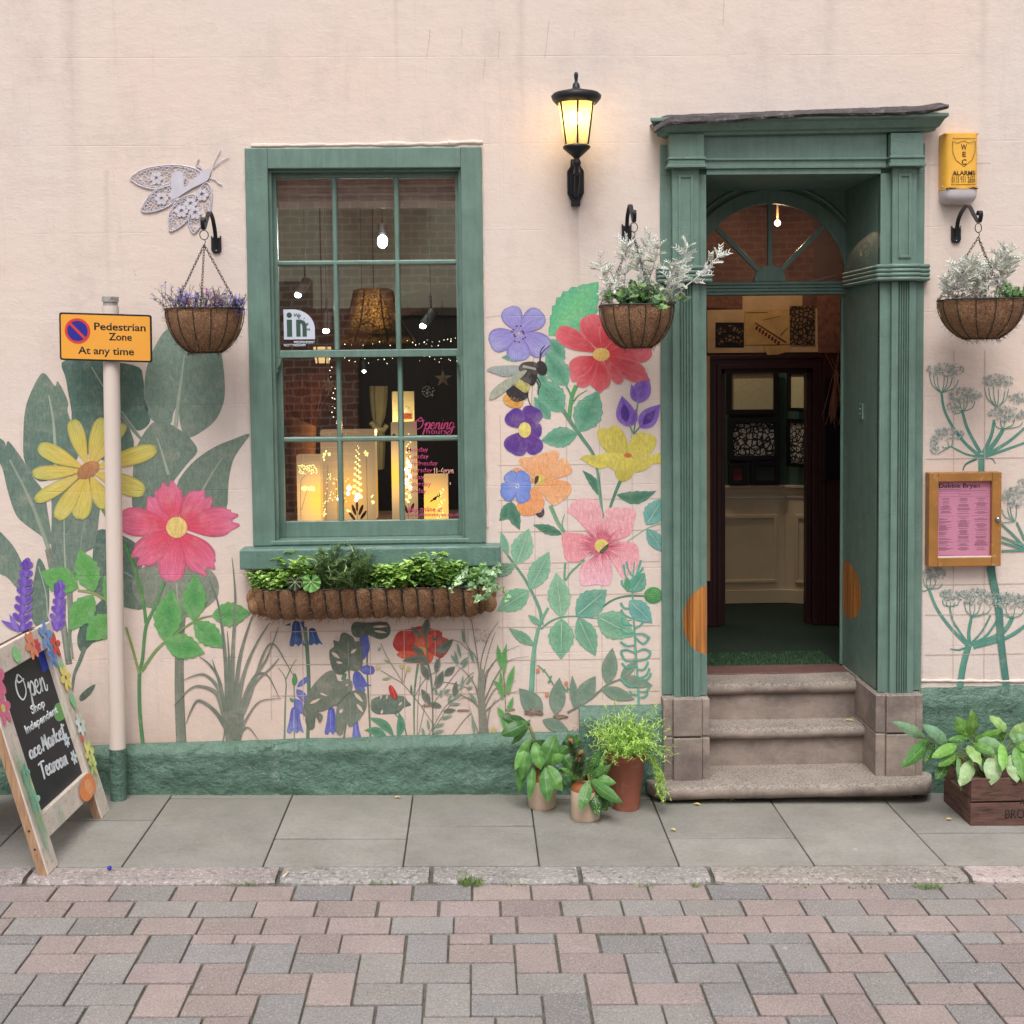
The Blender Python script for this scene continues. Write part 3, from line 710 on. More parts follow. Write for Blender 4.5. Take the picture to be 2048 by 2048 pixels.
# arched sticker
st = MB(); c0 = W(568, 679, YU); ww = WX(630, 679, YU)-c0.x; hh = WZ(568, 619, YU)-c0.z
P = [(c0.x, c0.z), (c0.x+ww, c0.z)]+[(c0.x+.3*ww+.7*ww*math.cos(a), c0.z+.35*hh+.65*hh*math.sin(a)) for a in [k*PI/2/10 for k in range(11)]]+[(c0.x, c0.z+hh)]
st.extr(P, YU, YU+.001)
stick = st.build('window_sticker', 'sticker', us)
dk = MB()
def sx2(u): return c0.x+u*ww
def sz2(v): return c0.z+v*hh
dk.box(sx2(.10), sx2(.27), YU-.001, YU-.0003, sz2(.09), sz2(.66))
P = [(sx2(.40), sz2(.66)), (sx2(.40), sz2(.09)), (sx2(.54), sz2(.09)), (sx2(.54), sz2(.52)), (sx2(.58), sz2(.52)), (sx2(.60), sz2(.44)), (sx2(.60), sz2(.09)), (sx2(.74), sz2(.09)), (sx2(.74), sz2(.46)), (sx2(.68), sz2(.60)), (sx2(.56), sz2(.66))]
dk.extr(P, YU-.001, YU-.0003)
dk.extr([(sx2(.185)+.09*ww*math.cos(a), sz2(.81)+.09*ww*math.sin(a)) for a in [k*PI/8 for k in range(16)]], YU-.001, YU-.0003)
dk.build('sticker_lettering', 'green_dark', us)
for i, ch in enumerate("WE'RE"):
    a = math.radians(84-19*i); r_ = .47*ww
    p = Vector((sx2(.26)+r_*math.cos(a)*.98, YU-.0003, sz2(.28)+r_*math.sin(a)))
    tx = Vector((math.sin(a), 0, -math.cos(a))); tz = Vector((math.cos(a), 0, math.sin(a)))
    text('sticker_lettering', ch, 'green_dark', us, p, tx, tz, .026, depth=.0005, weight=.03)
wtext('INDEPENDENT', 588, 630, 687, 682, 'sticker', YU, weight=.03); wtext('NOTTINGHAM', 568, 611, 693, 688, 'sticker', YU, weight=.03)
# ================================================================== DOORWAY
def green_patch():
    src = M['green']; m = src.copy(); m.name = 'green_paint_with_bare_patch'
    n = m.node_tree.nodes; l = m.node_tree.links; b = n['Principled BSDF']
    old = b.inputs['Base Color'].links[0].from_socket
    ge = n.new('ShaderNodeNewGeometry'); sp = n.new('ShaderNodeSeparateXYZ'); l.new(ge.outputs['Position'], sp.inputs[0])
    def mt(op, a, c=None, clamp=False):
        q = n.new('ShaderNodeMath'); q.operation = op; q.use_clamp = clamp
        for i, v in enumerate((a, c)):
            if v is None: continue
            if isinstance(v, (int, float)): q.inputs[i].default_value = v
            else: l.new(v, q.inputs[i])
        return q.outputs[0]
    def ell(o1, c1, r1, c2, r2):
        a = mt('POWER', mt('DIVIDE', mt('SUBTRACT', o1, c1), r1), 2.); d = mt('POWER', mt('DIVIDE', mt('SUBTRACT', sp.outputs[2], c2), r2), 2.)
        return mt('LESS_THAN', mt('ADD', a, d), 1.)
    e1 = mt('MULTIPLY', ell(sp.outputs[0], 1.150, .135, WZ(1400, 1241, -.05), .172), mt('LESS_THAN', sp.outputs[0], 1.4))
    e2 = mt('MULTIPLY', ell(sp.outputs[1], .53, .27, WZ(1715, 1190, .35), .15), mt('GREATER_THAN', sp.outputs[0], 1.8))
    fac = mt('MAXIMUM', e1, e2)
    nz = n.new('ShaderNodeTexNoise'); mp = n.new('ShaderNodeMapping'); mp.inputs['Scale'].default_value = (30, 30, 1.5); l.new(ge.outputs['Position'], mp.inputs[0]); l.new(mp.outputs[0], nz.inputs['Vector']); nz.inputs['Scale'].default_value = 1.5
    rp = n.new('ShaderNodeValToRGB'); l.new(nz.outputs['Fac'], rp.inputs[0]); rp.color_ramp.elements[0].position = .35; rp.color_ramp.elements[1].position = .65
    rp.color_ramp.elements[0].color = C(140, 88, 46); rp.color_ramp.elements[1].color = C(204, 128, 34)
    mx = n.new('ShaderNodeMix'); mx.data_type = 'RGBA'; l.new(fac, mx.inputs[0]); l.new(old, mx.inputs[6]); l.new(rp.outputs[0], mx.inputs[7]); l.new(mx.outputs[2], b.inputs['Base Color'])
    return m
M['gpatch'] = green_patch()
ds = MB()
zb0 = .452; zt0 = 3.17
zband0, zband1 = WZ(1345, 566, -.06), WZ(1345, 532, -.06)
pil = []
DX = {-1: (.918, .970, 1.098, 1.138), 1: (2.212, 2.158, 2.040, 1.990)}
Zf = WZ(1350, 335, -.07)
surround = MB(); surround.box(.918, 1.138, -.018, .30, zb0+.002, 3.0025); surround.box(1.990, 2.212, -.018, .30, zb0+.002, 3.0025); surround.box(.918, 2.212, -.018, .30, 3.003, zt0-.02)
door_s = surround.build('door_surround', 'gpatch', B, bevel=.003)
for s in (-1, 1):
    o, a, b, i_ = DX[s]; lo, hi = sorted((a, b))
    mb = MB()
    # fluted shaft: profile in plan swept upwards
    def shaft(z0, z1, flutes):
        P = [(lo, .0), (lo, -.062)]
        if flutes:
            f0 = lo+.030; fwid = (hi-lo-.060)/5
            for k in range(5):
                x = f0+k*fwid; P += [(x+.0015, -.062), (x+.004, -.048), (x+fwid-.005, -.048), (x+fwid-.0015, -.062)]
        P += [(hi, -.062), (hi, .0)]
        n = len(P); vs = [(x, y, z0) for x, y in P]+[(x, y, z1) for x, y in P]
        mb.add(vs, [tuple(range(n))[::-1], tuple(range(n, 2*n))]+[(k, (k+1) % n, n+(k+1) % n, n+k) for k in range(n)])
    shaft(zb0, zband0, True); shaft(zband1, Zf, False)
    # framed panel of the upper shaft
    p0, p1 = lo+.028, hi-.028; q0, q1 = zband1+.03, Zf-.035
    for bx_ in ((p0, p0+.012, q0, q1), (p1-.012, p1, q0, q1), (p0+.012, p1-.012, q0, q0+.012), (p0+.012, p1-.012, q1-.012, q1)):
        mb.box(bx_[0], bx_[1], -.070, -.060, bx_[2], bx_[3])
    # inner architrave strip
    il, ih = sorted((b, i_)); mb.box(il, ih, -.036, .0, zb0+.001, 3.004)
    pp = mb.build('pilaster', 'gpatch', door_s, bevel=.002)
    # cap block
    cb = MB(); cl, ch_ = lo-.018, hi+.022; z1 = WZ(1350, 268, -.09); z0 = Zf
    cb.box(cl, ch_, -.088, .0, z0+.045, z1); cb.box(cl-.008, ch_+.008, -.100, .0, z0+.035, z0+.046); cb.box(cl-.003, ch_+.003, -.094, .0, z0+.012, z0+.034); cb.box(cl-.012, ch_+.010, -.104, .0, z0-.004, z0+.011)
    cb.build('cap_block', 'green', pp, bevel=.002)
    # reeded band round the pilaster, running back along the reveal
    rb = MB(); n = 4; hgt = (zband1-zband0)/n; oo = o
    path = [(o+s*.012, .0), (o+s*.012, -.040), (a+s*.008, -.040), (a+s*.008, -.082), (b-s*.010, -.082), (b-s*.010, -.060), (i_-s*.016, -.058), (i_-s*.016, .0), (i_-s*.016, .56)]
    if s < 0: path = path[:]
    for k in range(n):
        zc = zband0+hgt*(k+.5)
        rb.tube([(px_, py_-.004, zc) for px_, py_ in path], hgt*.5+.0005, 8)
    xs0, xs1 = sorted((o+s*.012, i_-s*.016)); 
    rb.box(min(a, b)-.004, max(a, b)+.004, -.080, -.005, zband0+.001, zband1-.001)
    rb.box(min(o, a)-.008, max(o, a)+.002, -.038, -.005, zband0+.002, zband1-.002)
    if s > 0: rb.box(i_-.014, i_+.03, -.056, .55, zband0+.002, zband1-.002)
    else: rb.box(i_-.03, i_+.014, -.056, .55, zband0+.002, zband1-.002)
    rb.build('reeded_band', 'green', pp)
# entablature
en = MB()
zf0, zf1 = Zf+.052, WZ(1600, 266, -.06)
en.box(1.12, 2.015, -.046, .0, 3.045, zf1)
en.box(1.12, 2.015, -.056, .0, Zf+.035, Zf+.045); en.box(1.12, 2.015, -.052, .0, Zf-.004, Zf+.012); en.box(1.138, 1.990, -.040, .0, 3.002, Zf-.005)
en.build('frieze', 'green', door_s, bevel=.002)
co_ = MB(); zc0 = zf1-.002
P = [(.0, zc0), (-.075, zc0), (-.082, zc0+.012), (-.100, zc0+.018), (-.128, zc0+.048), (-.150, zc0+.058), (-.150, zc0+.075), (.0, zc0+.075)]
SXc = .013; P = [(y, z-.024) for y, z in P]
def cornice(x0, x1, grow0, grow1):
    n = len(P); vs = [(x0-(-y if grow0 else 0)*.55, y, z+SXc*x0) for y, z in P]+[(x1+(-y if grow1 else 0)*.55, y, z+SXc*x1) for y, z in P]
    co_.add(vs, [tuple(range(n))[::-1], tuple(range(n, 2*n))]+[(k, (k+1) % n, n+(k+1) % n, n+k) for k in range(n)])
cornice(.935, 2.200, True, True)
co_.build('cornice', 'green', door_s, bevel=.003)
ld = MB(); vs = []; nx = 90; prof = [(.02, .052), (-.05, .040), (-.12, .018), (-.160, .010), (-.166, .002), (-.162, -.008), (-.150, -.008)]
za_, zb2 = WZ(1330, 240, -.15), WZ(1880, 219, -.15)
x0, x1 = WX(1308, 250, -.15), WX(1896, 222, -.15)
for i in range(nx+1):
    t = i/nx; x = x0+(x1-x0)*t; zz = za_+(zb2-za_)*t
    if t < .05: zz -= (.05-t)/.05*.045
    if t > .94: zz += (t-.94)/.06*.012
    for k, (y, z) in enumerate(prof):
        e = noise.noise(Vector((x*14, k*.7, 2)))*.005+noise.noise(Vector((x*45, k, 2)))*.003
        vs.append((x, y+e, zz+z+e-(.006*math.sin(x*7)+.014*(1-t) if k > 3 else 0)))
m = len(prof); ld.add(vs, [(i*m+k, (i+1)*m+k, (i+1)*m+k+1, i*m+k+1) for i in range(nx) for k in range(m-1)])
ld.add(vs[:m], [tuple(range(m))]); ld.add(vs[-m:], [tuple(range(m))[::-1]])
ld.build('lead_flashing', 'lead', door_s)
# reveals and soffit of the recess
rv = MB(); rv.box(1.108, 1.1375, .30, .62, .44, 3.02); rv.box(1.9905, 2.03, .30, .62, .44, 3.02); rv.box(1.1375, 1.9905, .30, .62, 3.0035, 3.04)
rv.box(2.012, 2.04, .30, .54, .46, 3.0)
rv.build('reveal', 'gpatch', door_s)
# stone plinth blocks either side of the steps
def plinth_block(s):
    mb = MB(); z_top = .452; zj = WZ(1330, 1475, -.09); xs = (WX(1327, 1470, -.09), WX(1347, 1470, -.1), WX(1405, 1470, -.1), WX(1420, 1470, -.09)) if s < 0 else (WX(1752, 1470, -.09), WX(1773, 1470, -.1), WX(1832, 1470, -.1), WX(1846, 1470, -.09))
    zg = gz(xs[0])+.07
    for k, (z0, z1) in enumerate(((zg, zj-.004), (zj+.004, z_top))):
        mb.box(xs[0], xs[1]-.001, -.085, .29, z0, z1-.002*k); mb.box(xs[1]+.001, xs[2]-.001, -.100, .29, z0+.0005, z1); mb.box(xs[2]+.001, xs[3], -.087, .29, z0, z1-.003)
    mb.box(xs[0]+.004, xs[3]-.004, -.078, .29, zg, z_top-.004)
    if s > 0:
        mb.box(1.995, xs[0]+.02, -.06, .60, zj+.004, z_top-.004); mb.box(1.995+.012, xs[0]+.02, -.05, .60, zg, zj-.004)
    return mb.build('plinth_block', 'stone', B, bevel=.006, seg=3)
plinth_block(-1); plinth_block(1)
# three worn sandstone steps
def step(name, x0, x1, yf, yb, z0, ztop, th, nose=.03, round_=0., wav=.004):
    mb = MB()
    # riser block
    if z0 < ztop-th: mb.box(x0+(.0 if not round_ else .10), x1-(.0 if not round_ else .10), yf+nose, yb, z0, ztop-th)
    # tread slab with a rounded nose
    prof = [(yb, ztop-th), (yf+.02, ztop-th)]
    for k in range(9):
        a = -PI/2-PI*k/8; prof.append((yf+th*.45+th*.45*math.cos(a), ztop-th/2+th/2*math.sin(a)))
    prof.append((yb, ztop)); n = len(prof); nx = 44; vs = []
    for i in range(nx+1):
        x = x0+(x1-x0)*i/nx; t = min(x-x0, x1-x)
        for (y, z) in prof:
            yy = y
            if round_ and t < round_ and y < yf+round_:
                yy = max(y, yf+round_-math.sqrt(max(0, round_**2-(round_-t)**2))+(y-yf)*.6)
            wz = -wav*math.exp(-((x-(x0+x1)/2)/((x1-x0)*.3))**2) if z > ztop-th*.6 else 0
            nn2 = noise.noise(Vector((x*7, y*9, z*9)))*.0035
            vs.append((x, yy+nn2, z+wz+nn2))
    mb.add(vs, [(i*n+k, (i+1)*n+k, (i+1)*n+k+1, i*n+k+1) for i in range(nx) for k in range(n-1)], smooth=True)
    mb.add(vs[:n], [tuple(range(n))]); mb.add(vs[-n:], [tuple(range(n))[::-1]])
    return mb.build(name, 'stone', B)
s1 = WZ(1500, 1562, -.13); s2 = WZ(1500, 1454, .13); s3 = WZ(1500, 1366, .27)
print('steps', s1, s2, s3, 'ground', gz(1.2), gz(1.9))
step('step', WX(1297, 1570, -.15), WX(1872, 1570, -.15), -.215, .30, gz(2.3)-.03, s1, .066, .11, .12, .002)
step('step', 1.10, 2.10, .10, .50, s1-.02, s2, .060, .035)
step('step', 1.10, 1.992, .255, .62, s2-.02, s3, .062, .03)
th_ = MB(); zt_ = WZ(1550, 1343, .5); th_.box(1.10, 2.02, .475, .66, s3-.01, zt_); th_.build('threshold', 'threshold', B, bevel=.003)
# fanlight and transom
FY = .55
FL = FY+.05
fc = W(1539.5, 563, FL); R0 = .414
fl = MB(); xa_, xb3, zt3 = 1.10, 2.03, 3.03
def archpanel(R, y0, y1, xl, xr, zt, zb):
    n = 40; arc = [(fc.x+R*math.cos(PI-PI*k/n), fc.z+R*math.sin(PI-PI*k/n)) for k in range(n+1)]
    out = []
    for (x, z) in arc:
        dx_, dz_ = x-fc.x, z-fc.z
        k = min(((xr-fc.x)/dx_ if dx_ > 1e-6 else (xl-fc.x)/dx_ if dx_ < -1e-6 else 1e9), ((zt-fc.z)/dz_ if dz_ > 1e-6 else 1e9))
        out.append((fc.x+dx_*k, fc.z+dz_*k))
    vs = [(x, y0, z) for x, z in arc]+[(x, y0, z) for x, z in out]+[(x, y1, z) for x, z in arc]
    m = n+1
    fl.add(vs, [(k, k+1, m+k+1, m+k)[::-1] for k in range(n)]+[(k, k+1, 2*m+k+1, 2*m+k) for k in range(n)])
archpanel(R0, FL-.005, FL+.03, xa_, xb3, zt3, fc.z)
def ring(R, w, y0, y1):
    n = 40; vs = []
    for k in range(n+1):
        a = PI*k/n
        for (r_, y) in ((R, y1), (R, y0), (R+w, y0), (R+w, y1)): vs.append((fc.x+r_*math.cos(a), y, fc.z+r_*math.sin(a)))
    fl.add(vs, [(k*4+j, (k+1)*4+j, (k+1)*4+j+1, k*4+j+1) for k in range(n) for j in range(3)])
ring(R0-.004, .07, FL-.022, FL+.01)
# sunk corner panels as raised mouldings
for s in (-1, 1):
    P3 = [Vector((fc.x+s*(R0+.10)*math.cos(a), FL-.008, fc.z+(R0+.10)*math.sin(a))) for a in [math.radians(12+k*6.5) for k in range(12)]]
    corner = Vector((fc.x+s*(R0+.10)*math.cos(math.radians(12)), FL-.008, P3[-1].z+.0))
    fl.tube(P3+[Vector((corner.x, FL-.008, P3[-1].z))], .008, 6, closed=True)
hubr = .085
fl.extr([(fc.x+hubr*math.cos(PI*k/16), fc.z+hubr*math.sin(PI*k/16)) for k in range(17)], FL-.012, FL+.02)
fanl = fl.build('fanlight', 'green', door_s)
for a in (45, 90, 135):
    bm_ = MB(); c_, s_ = math.cos(math.radians(a)), math.sin(math.radians(a)); wv = .012
    p = []
    for y in (FL-.012, FL+.015):
        for (r_, q) in ((hubr-.006, -wv), (R0+.01, -wv), (R0+.01, wv), (hubr-.006, wv)): p.append((fc.x+c_*r_-s_*q, y, fc.z+s_*r_+c_*q))
    bm_.hexa(p); bm_.build('glazing_bar', 'green', fanl, bevel=.003)
gl_ = MB(); n = 32; pts = [(fc.x+(R0+.005)*math.cos(PI*k/n), fc.z+(R0+.005)*math.sin(PI*k/n)) for k in range(n+1)]; gl_.extr(pts, FL+.003, FL+.006); gl_.build('glass_pane', 'fanglass', fanl)
tr = MB(); tz0, tz1 = WZ(1500, 590, FY), WZ(1500, 563, FY)
tr.box(1.10, 2.03, FL-.02, FL+.05, tz0, tz1)
for k in range(4): zc = tz0+(tz1-tz0)*(k+.5)/4; tr.tube([(1.138, FL-.020, zc), (1.992, FL-.020, zc)], (tz1-tz0)/8, 8)
tr.build('transom', 'green', door_s)
jb = MB(); jx = WX(1699, 1000, FY); jb.box(jx+.004, 2.04, FY, FL+.06, zt_, tz0); jb.build('door_jamb', 'green', door_s, bevel=.002)
sw = MB(); c_ = Vector((1.988, .27, WZ(1737, 823, .27))); sw.box(c_.x-.004, c_.x+.004, c_.y-.03, c_.y+.03, c_.z-.04, c_.z+.04); sw.ball((c_.x-.006, c_.y, c_.z+.012), .005); sw.ball((c_.x-.006, c_.y, c_.z-.012), .005)
sw.build('blanking_plate', 'green', door_s, bevel=.002)
# the open door, folded back into the hall (edge on)
lx0, lx1 = WX(1681, 1000, FL+.02), WX(1697, 1000, FL+.02)
HY = 1.78; ox0 = WX(1442, 900, HY)
dr = MB(); ys_, ye2, sh2 = FL+.03, FL+.86, .25; dr.hexa([(lx0, ys_, zt_+.008), (lx1, ys_, zt_+.008), (lx1+sh2, ye2, zt_+.008), (lx0+sh2, ye2, zt_+.008), (lx0, ys_, tz0-.004), (lx1, ys_, tz0-.004), (lx1+sh2, ye2, tz0-.004), (lx0+sh2, ye2, tz0-.004)])
M['dooredge'] = M['green']
door = dr.build('open_door', 'maroon', B, bevel=.002)
de = MB(); de.box(lx0-.001, lx1+.001, FL+.018, FL+.0295, zt_+.008, tz0-.004); de.build('door_edge', 'green', door, bevel=.002)
dp = MB(); dp.box(WX(1648, 850, HY-.05), WX(1700, 850, HY-.05), HY-.062, HY-.045, WZ(1660, 960, HY-.05), WZ(1660, 757, HY-.05)); dp.build('dark_niche', simple('near_black_gloss', C(24, 18, 24), .35, .1, 10, 0), B, bevel=.004)
for py in (660, 975, 1255):
    hg = MB(); z = WZ(1695, py, FL); hg.box(lx1-.022, lx1+.006, FL+.012, FL+.0195, z-.048, z+.048); hg.tube([(lx1+.006, FL+.012, z-.05), (lx1+.006, FL+.012, z+.05)], .006, 8)
    hg.build('hinge', 'green', door)
rl = MB(); rl.box(lx1+.003, lx1+.010, FL+.02, FL+.10, zt_+.01, tz0-.004); rl.build('bare_edge_strip', 'wood', door)
# --- hall behind the door
hall = MB(C(150, 110, 98))
def inner(mb, x0, x1, y0, y1, z0, z1, t=.04, col=None, open_front=True, skip=()):
    if 'l' not in skip: mb.box(x0-t, x0, y0, y1, z0, z1, col)
    if 'r' not in skip: mb.box(x1, x1+t, y0, y1, z0, z1, col)
    if 't' not in skip: mb.box(x0-t, x1+t, y0, y1, z1, z1+t, col)
    if 'b' not in skip: mb.box(x0-t, x1+t, y1, y1+t, z0, z1+t, col)
ox1, oz1 = WX(1624, 900, HY), WZ(1500, 737, HY)     # inner doorway
hall.box(.98, 1.02, FL+.05, HY, .3, 3.32); hall.box(2.30, 2.34, .40, HY, .3, 3.32); hall.box(.98, 2.34, .40, HY+.1, 3.32, 3.36)
hall.box(.98, ox0, HY, HY+.08, .3, 3.32); hall.box(ox0, 2.34, HY, HY+.08, oz1, 3.32); hall.box(ox1, 2.34, HY, HY+.08, .3, oz1)
hall.box(.99, 1.12, FL+.0, FL+.04, .4, 3.3); hall.box(2.035, 2.33, FL+.0, FL+.04, .4, 3.3)
M['hallwall'] = simple('brown_pink_hall_wall', C(150, 106, 94), .8, .12, 4, .1, 30, .003, col2=C(120, 84, 76), c2=.6)
hallo = hall.build('hall_wall', 'hallwall', B)
# a wide room beyond, green above a cream dado, with an angled right hand wall
BY = 2.56; cx_ = WX(1571, 900, BY); rz0 = zt_
dz_ = WZ(1500, 990, BY); dtop = WZ(1500, 972, BY)
rm = MB(); rm.box(.5, cx_, BY, BY+.06, dtop, 3.3)
ax, ay = cx_+.55, BY-.28
rm.hexa([(cx_, BY, dtop), (ax, ay, dtop), (ax+.04, ay+.08, dtop), (cx_, BY+.06, dtop), (cx_, BY, 3.3), (ax, ay, 3.3), (ax+.04, ay+.08, 3.3), (cx_, BY+.06, 3.3)])
rm.box(.5, .56, HY+.08, BY, rz0, 3.3); rm.box(.5, 2.9, HY+.08, BY+.1, 3.28, 3.34); rm.box(2.5, 2.56, HY+.08, BY, rz0, 3.3)
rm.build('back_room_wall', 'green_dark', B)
dd = MB()
def dado(mb, a, b):   # panelled dado between two plan points
    a = Vector((a[0], a[1], 0)); b = Vector((b[0], b[1], 0)); L = (b-a).length; d = (b-a)/L; nn = Vector((d.y, -d.x, 0))
    def bar(u0, u1, z0, z1, out, back=.05):
        p = [a+d*u0+nn*out, a+d*u1+nn*out, a+d*u1-nn*back, a+d*u0-nn*back]
        mb.hexa([(q.x, q.y, z0) for q in p]+[(q.x, q.y, z1) for q in p])
    bar(0, L, rz0, dz_-.02, 0); bar(0, L, dtop-.012, dtop+.006, .035); bar(0, L, dtop-.05, dtop-.0125, .020); bar(0, L, dtop-.075, dtop-.0505, .012)
    bar(0, L, rz0, rz0+.09, .015)
    npan = 1 if L < 1 else 2
    for k in range(npan):
        u0, u1 = L*k/npan+.07, L*(k+1)/npan-.06
        for q in ((u0, u1, dz_-.16, dz_-.135), (u0, u1, rz0+.14, rz0+.16), (u0, u0+.02, rz0+.16, dz_-.16), (u1-.02, u1, rz0+.16, dz_-.16)): bar(q[0], q[1], q[2], q[3], .012, .0)
dado(dd, (ox0-.12, BY), (cx_, BY)); dado(dd, (cx_, BY), (ax, ay))
dd.build('dado_panelling', 'cream', B, bevel=.002)
cf = MB(); cf.box(.5, 2.9, .61, BY+.1, rz0-.06, rz0-.004); 
carpet = cf.build('hall_carpet', 'carpet', B)
# carpet pile near the threshold
pile = MB(); pr = random.Random(4)
for k in range(5200):
    x, y = pr.uniform(1.14, 1.97), pr.uniform(.64, 1.0); a = pr.uniform(0, PI); w = .0028; h = pr.uniform(.006, .014)
    cc = pr.choice((C(58, 98, 60), C(40, 74, 44), C(78, 116, 74)))
    pile.add([(x-w*math.cos(a), y-w*math.sin(a), rz0-.006), (x+w*math.cos(a), y+w*math.sin(a), rz0-.006), (x+pr.uniform(-.004, .004), y+pr.uniform(-.004, .004), rz0-.004+h)], [(0, 1, 2)], cc)
pile.build('carpet_pile', 'attrpaint', B)
# inner door casing
ic = MB()
for k, (w0, w1, yo) in enumerate(((.0, .030, -.030), (.030, .060, -.022), (.060, .085, -.034))):
    ic.box(ox0-w1, ox0-w0, HY+yo, HY+.02, rz0, oz1+w0); ic.box(ox1+w0, ox1+w1, HY+yo, HY+.02, rz0, oz1+w0); ic.box(ox0-w1, ox1+w1, HY+yo, HY+.02, oz1+w0, oz1+w1)
ic.box(ox0-.002, ox0+.03, HY+.02, HY+.09, rz0, oz1); ic.box(ox0, ox1, HY+.02, HY+.09, oz1-.03, oz1+.002); ic.box(ox1-.03, ox1+.002, HY+.02, HY+.09, rz0, oz1)
ic.box(ox1+.086, 2.28, HY-.045, HY+.02, rz0, WZ(1650, 707, HY)); ic.build('inner_doorframe', 'maroon', B, bevel=.003)
ps = MB(); xx = WX(1420, 1000, HY-.04); ps.box(1.02, xx, HY-.04, HY-.001, WZ(1418, 1160, HY), WZ(1418, 712, HY)); ps.build('pale_corner_post', 'paper', B)

# --- room behind the shop window
rx0, rx1, ry1, rzc, rzf = -2.7, .95, 3.5, 3.27, .55
rw = MB()
rw.box(rx0-.05, rx0, .26, ry1, rzf, rzc); rw.box(rx1, rx1+.02, .27, ry1, rzf, rzc)
bz = WZ(700, 622, ry1)
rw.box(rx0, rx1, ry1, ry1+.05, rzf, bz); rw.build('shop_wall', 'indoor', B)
rc = MB(); rc.box(rx0, rx1, .265, ry1+.05, rzc, rzc+.04); rc.box(rx0+.01, rx1, ry1+.004, ry1+.04, bz, rzc); rc.build('shop_ceiling', 'ceiling', B)
gw = MB(); gw.box(rx0, WX(626, 600, ry1), ry1-.02, ry1+.003, bz, WZ(600, 563, ry1)); gw.build('green_wall_panel', 'green_dark', B)
bmn = MB(); bmn.box(rx0, rx1, ry1-.10, ry1-.021, bz-.04, bz+.015); bmn.build('ceiling_beam', 'darkbrown', B)
sf = MB(); sf.box(rx0, rx1, .27, ry1, rzf-.04, rzf); sf.build('shop_floor', 'indoor', B)
dk_ = MB(); dk_.box(-1.25, .35, .21, .95, 1.24, 1.285); dk_.build('display_shelf', 'darkbrown', B)
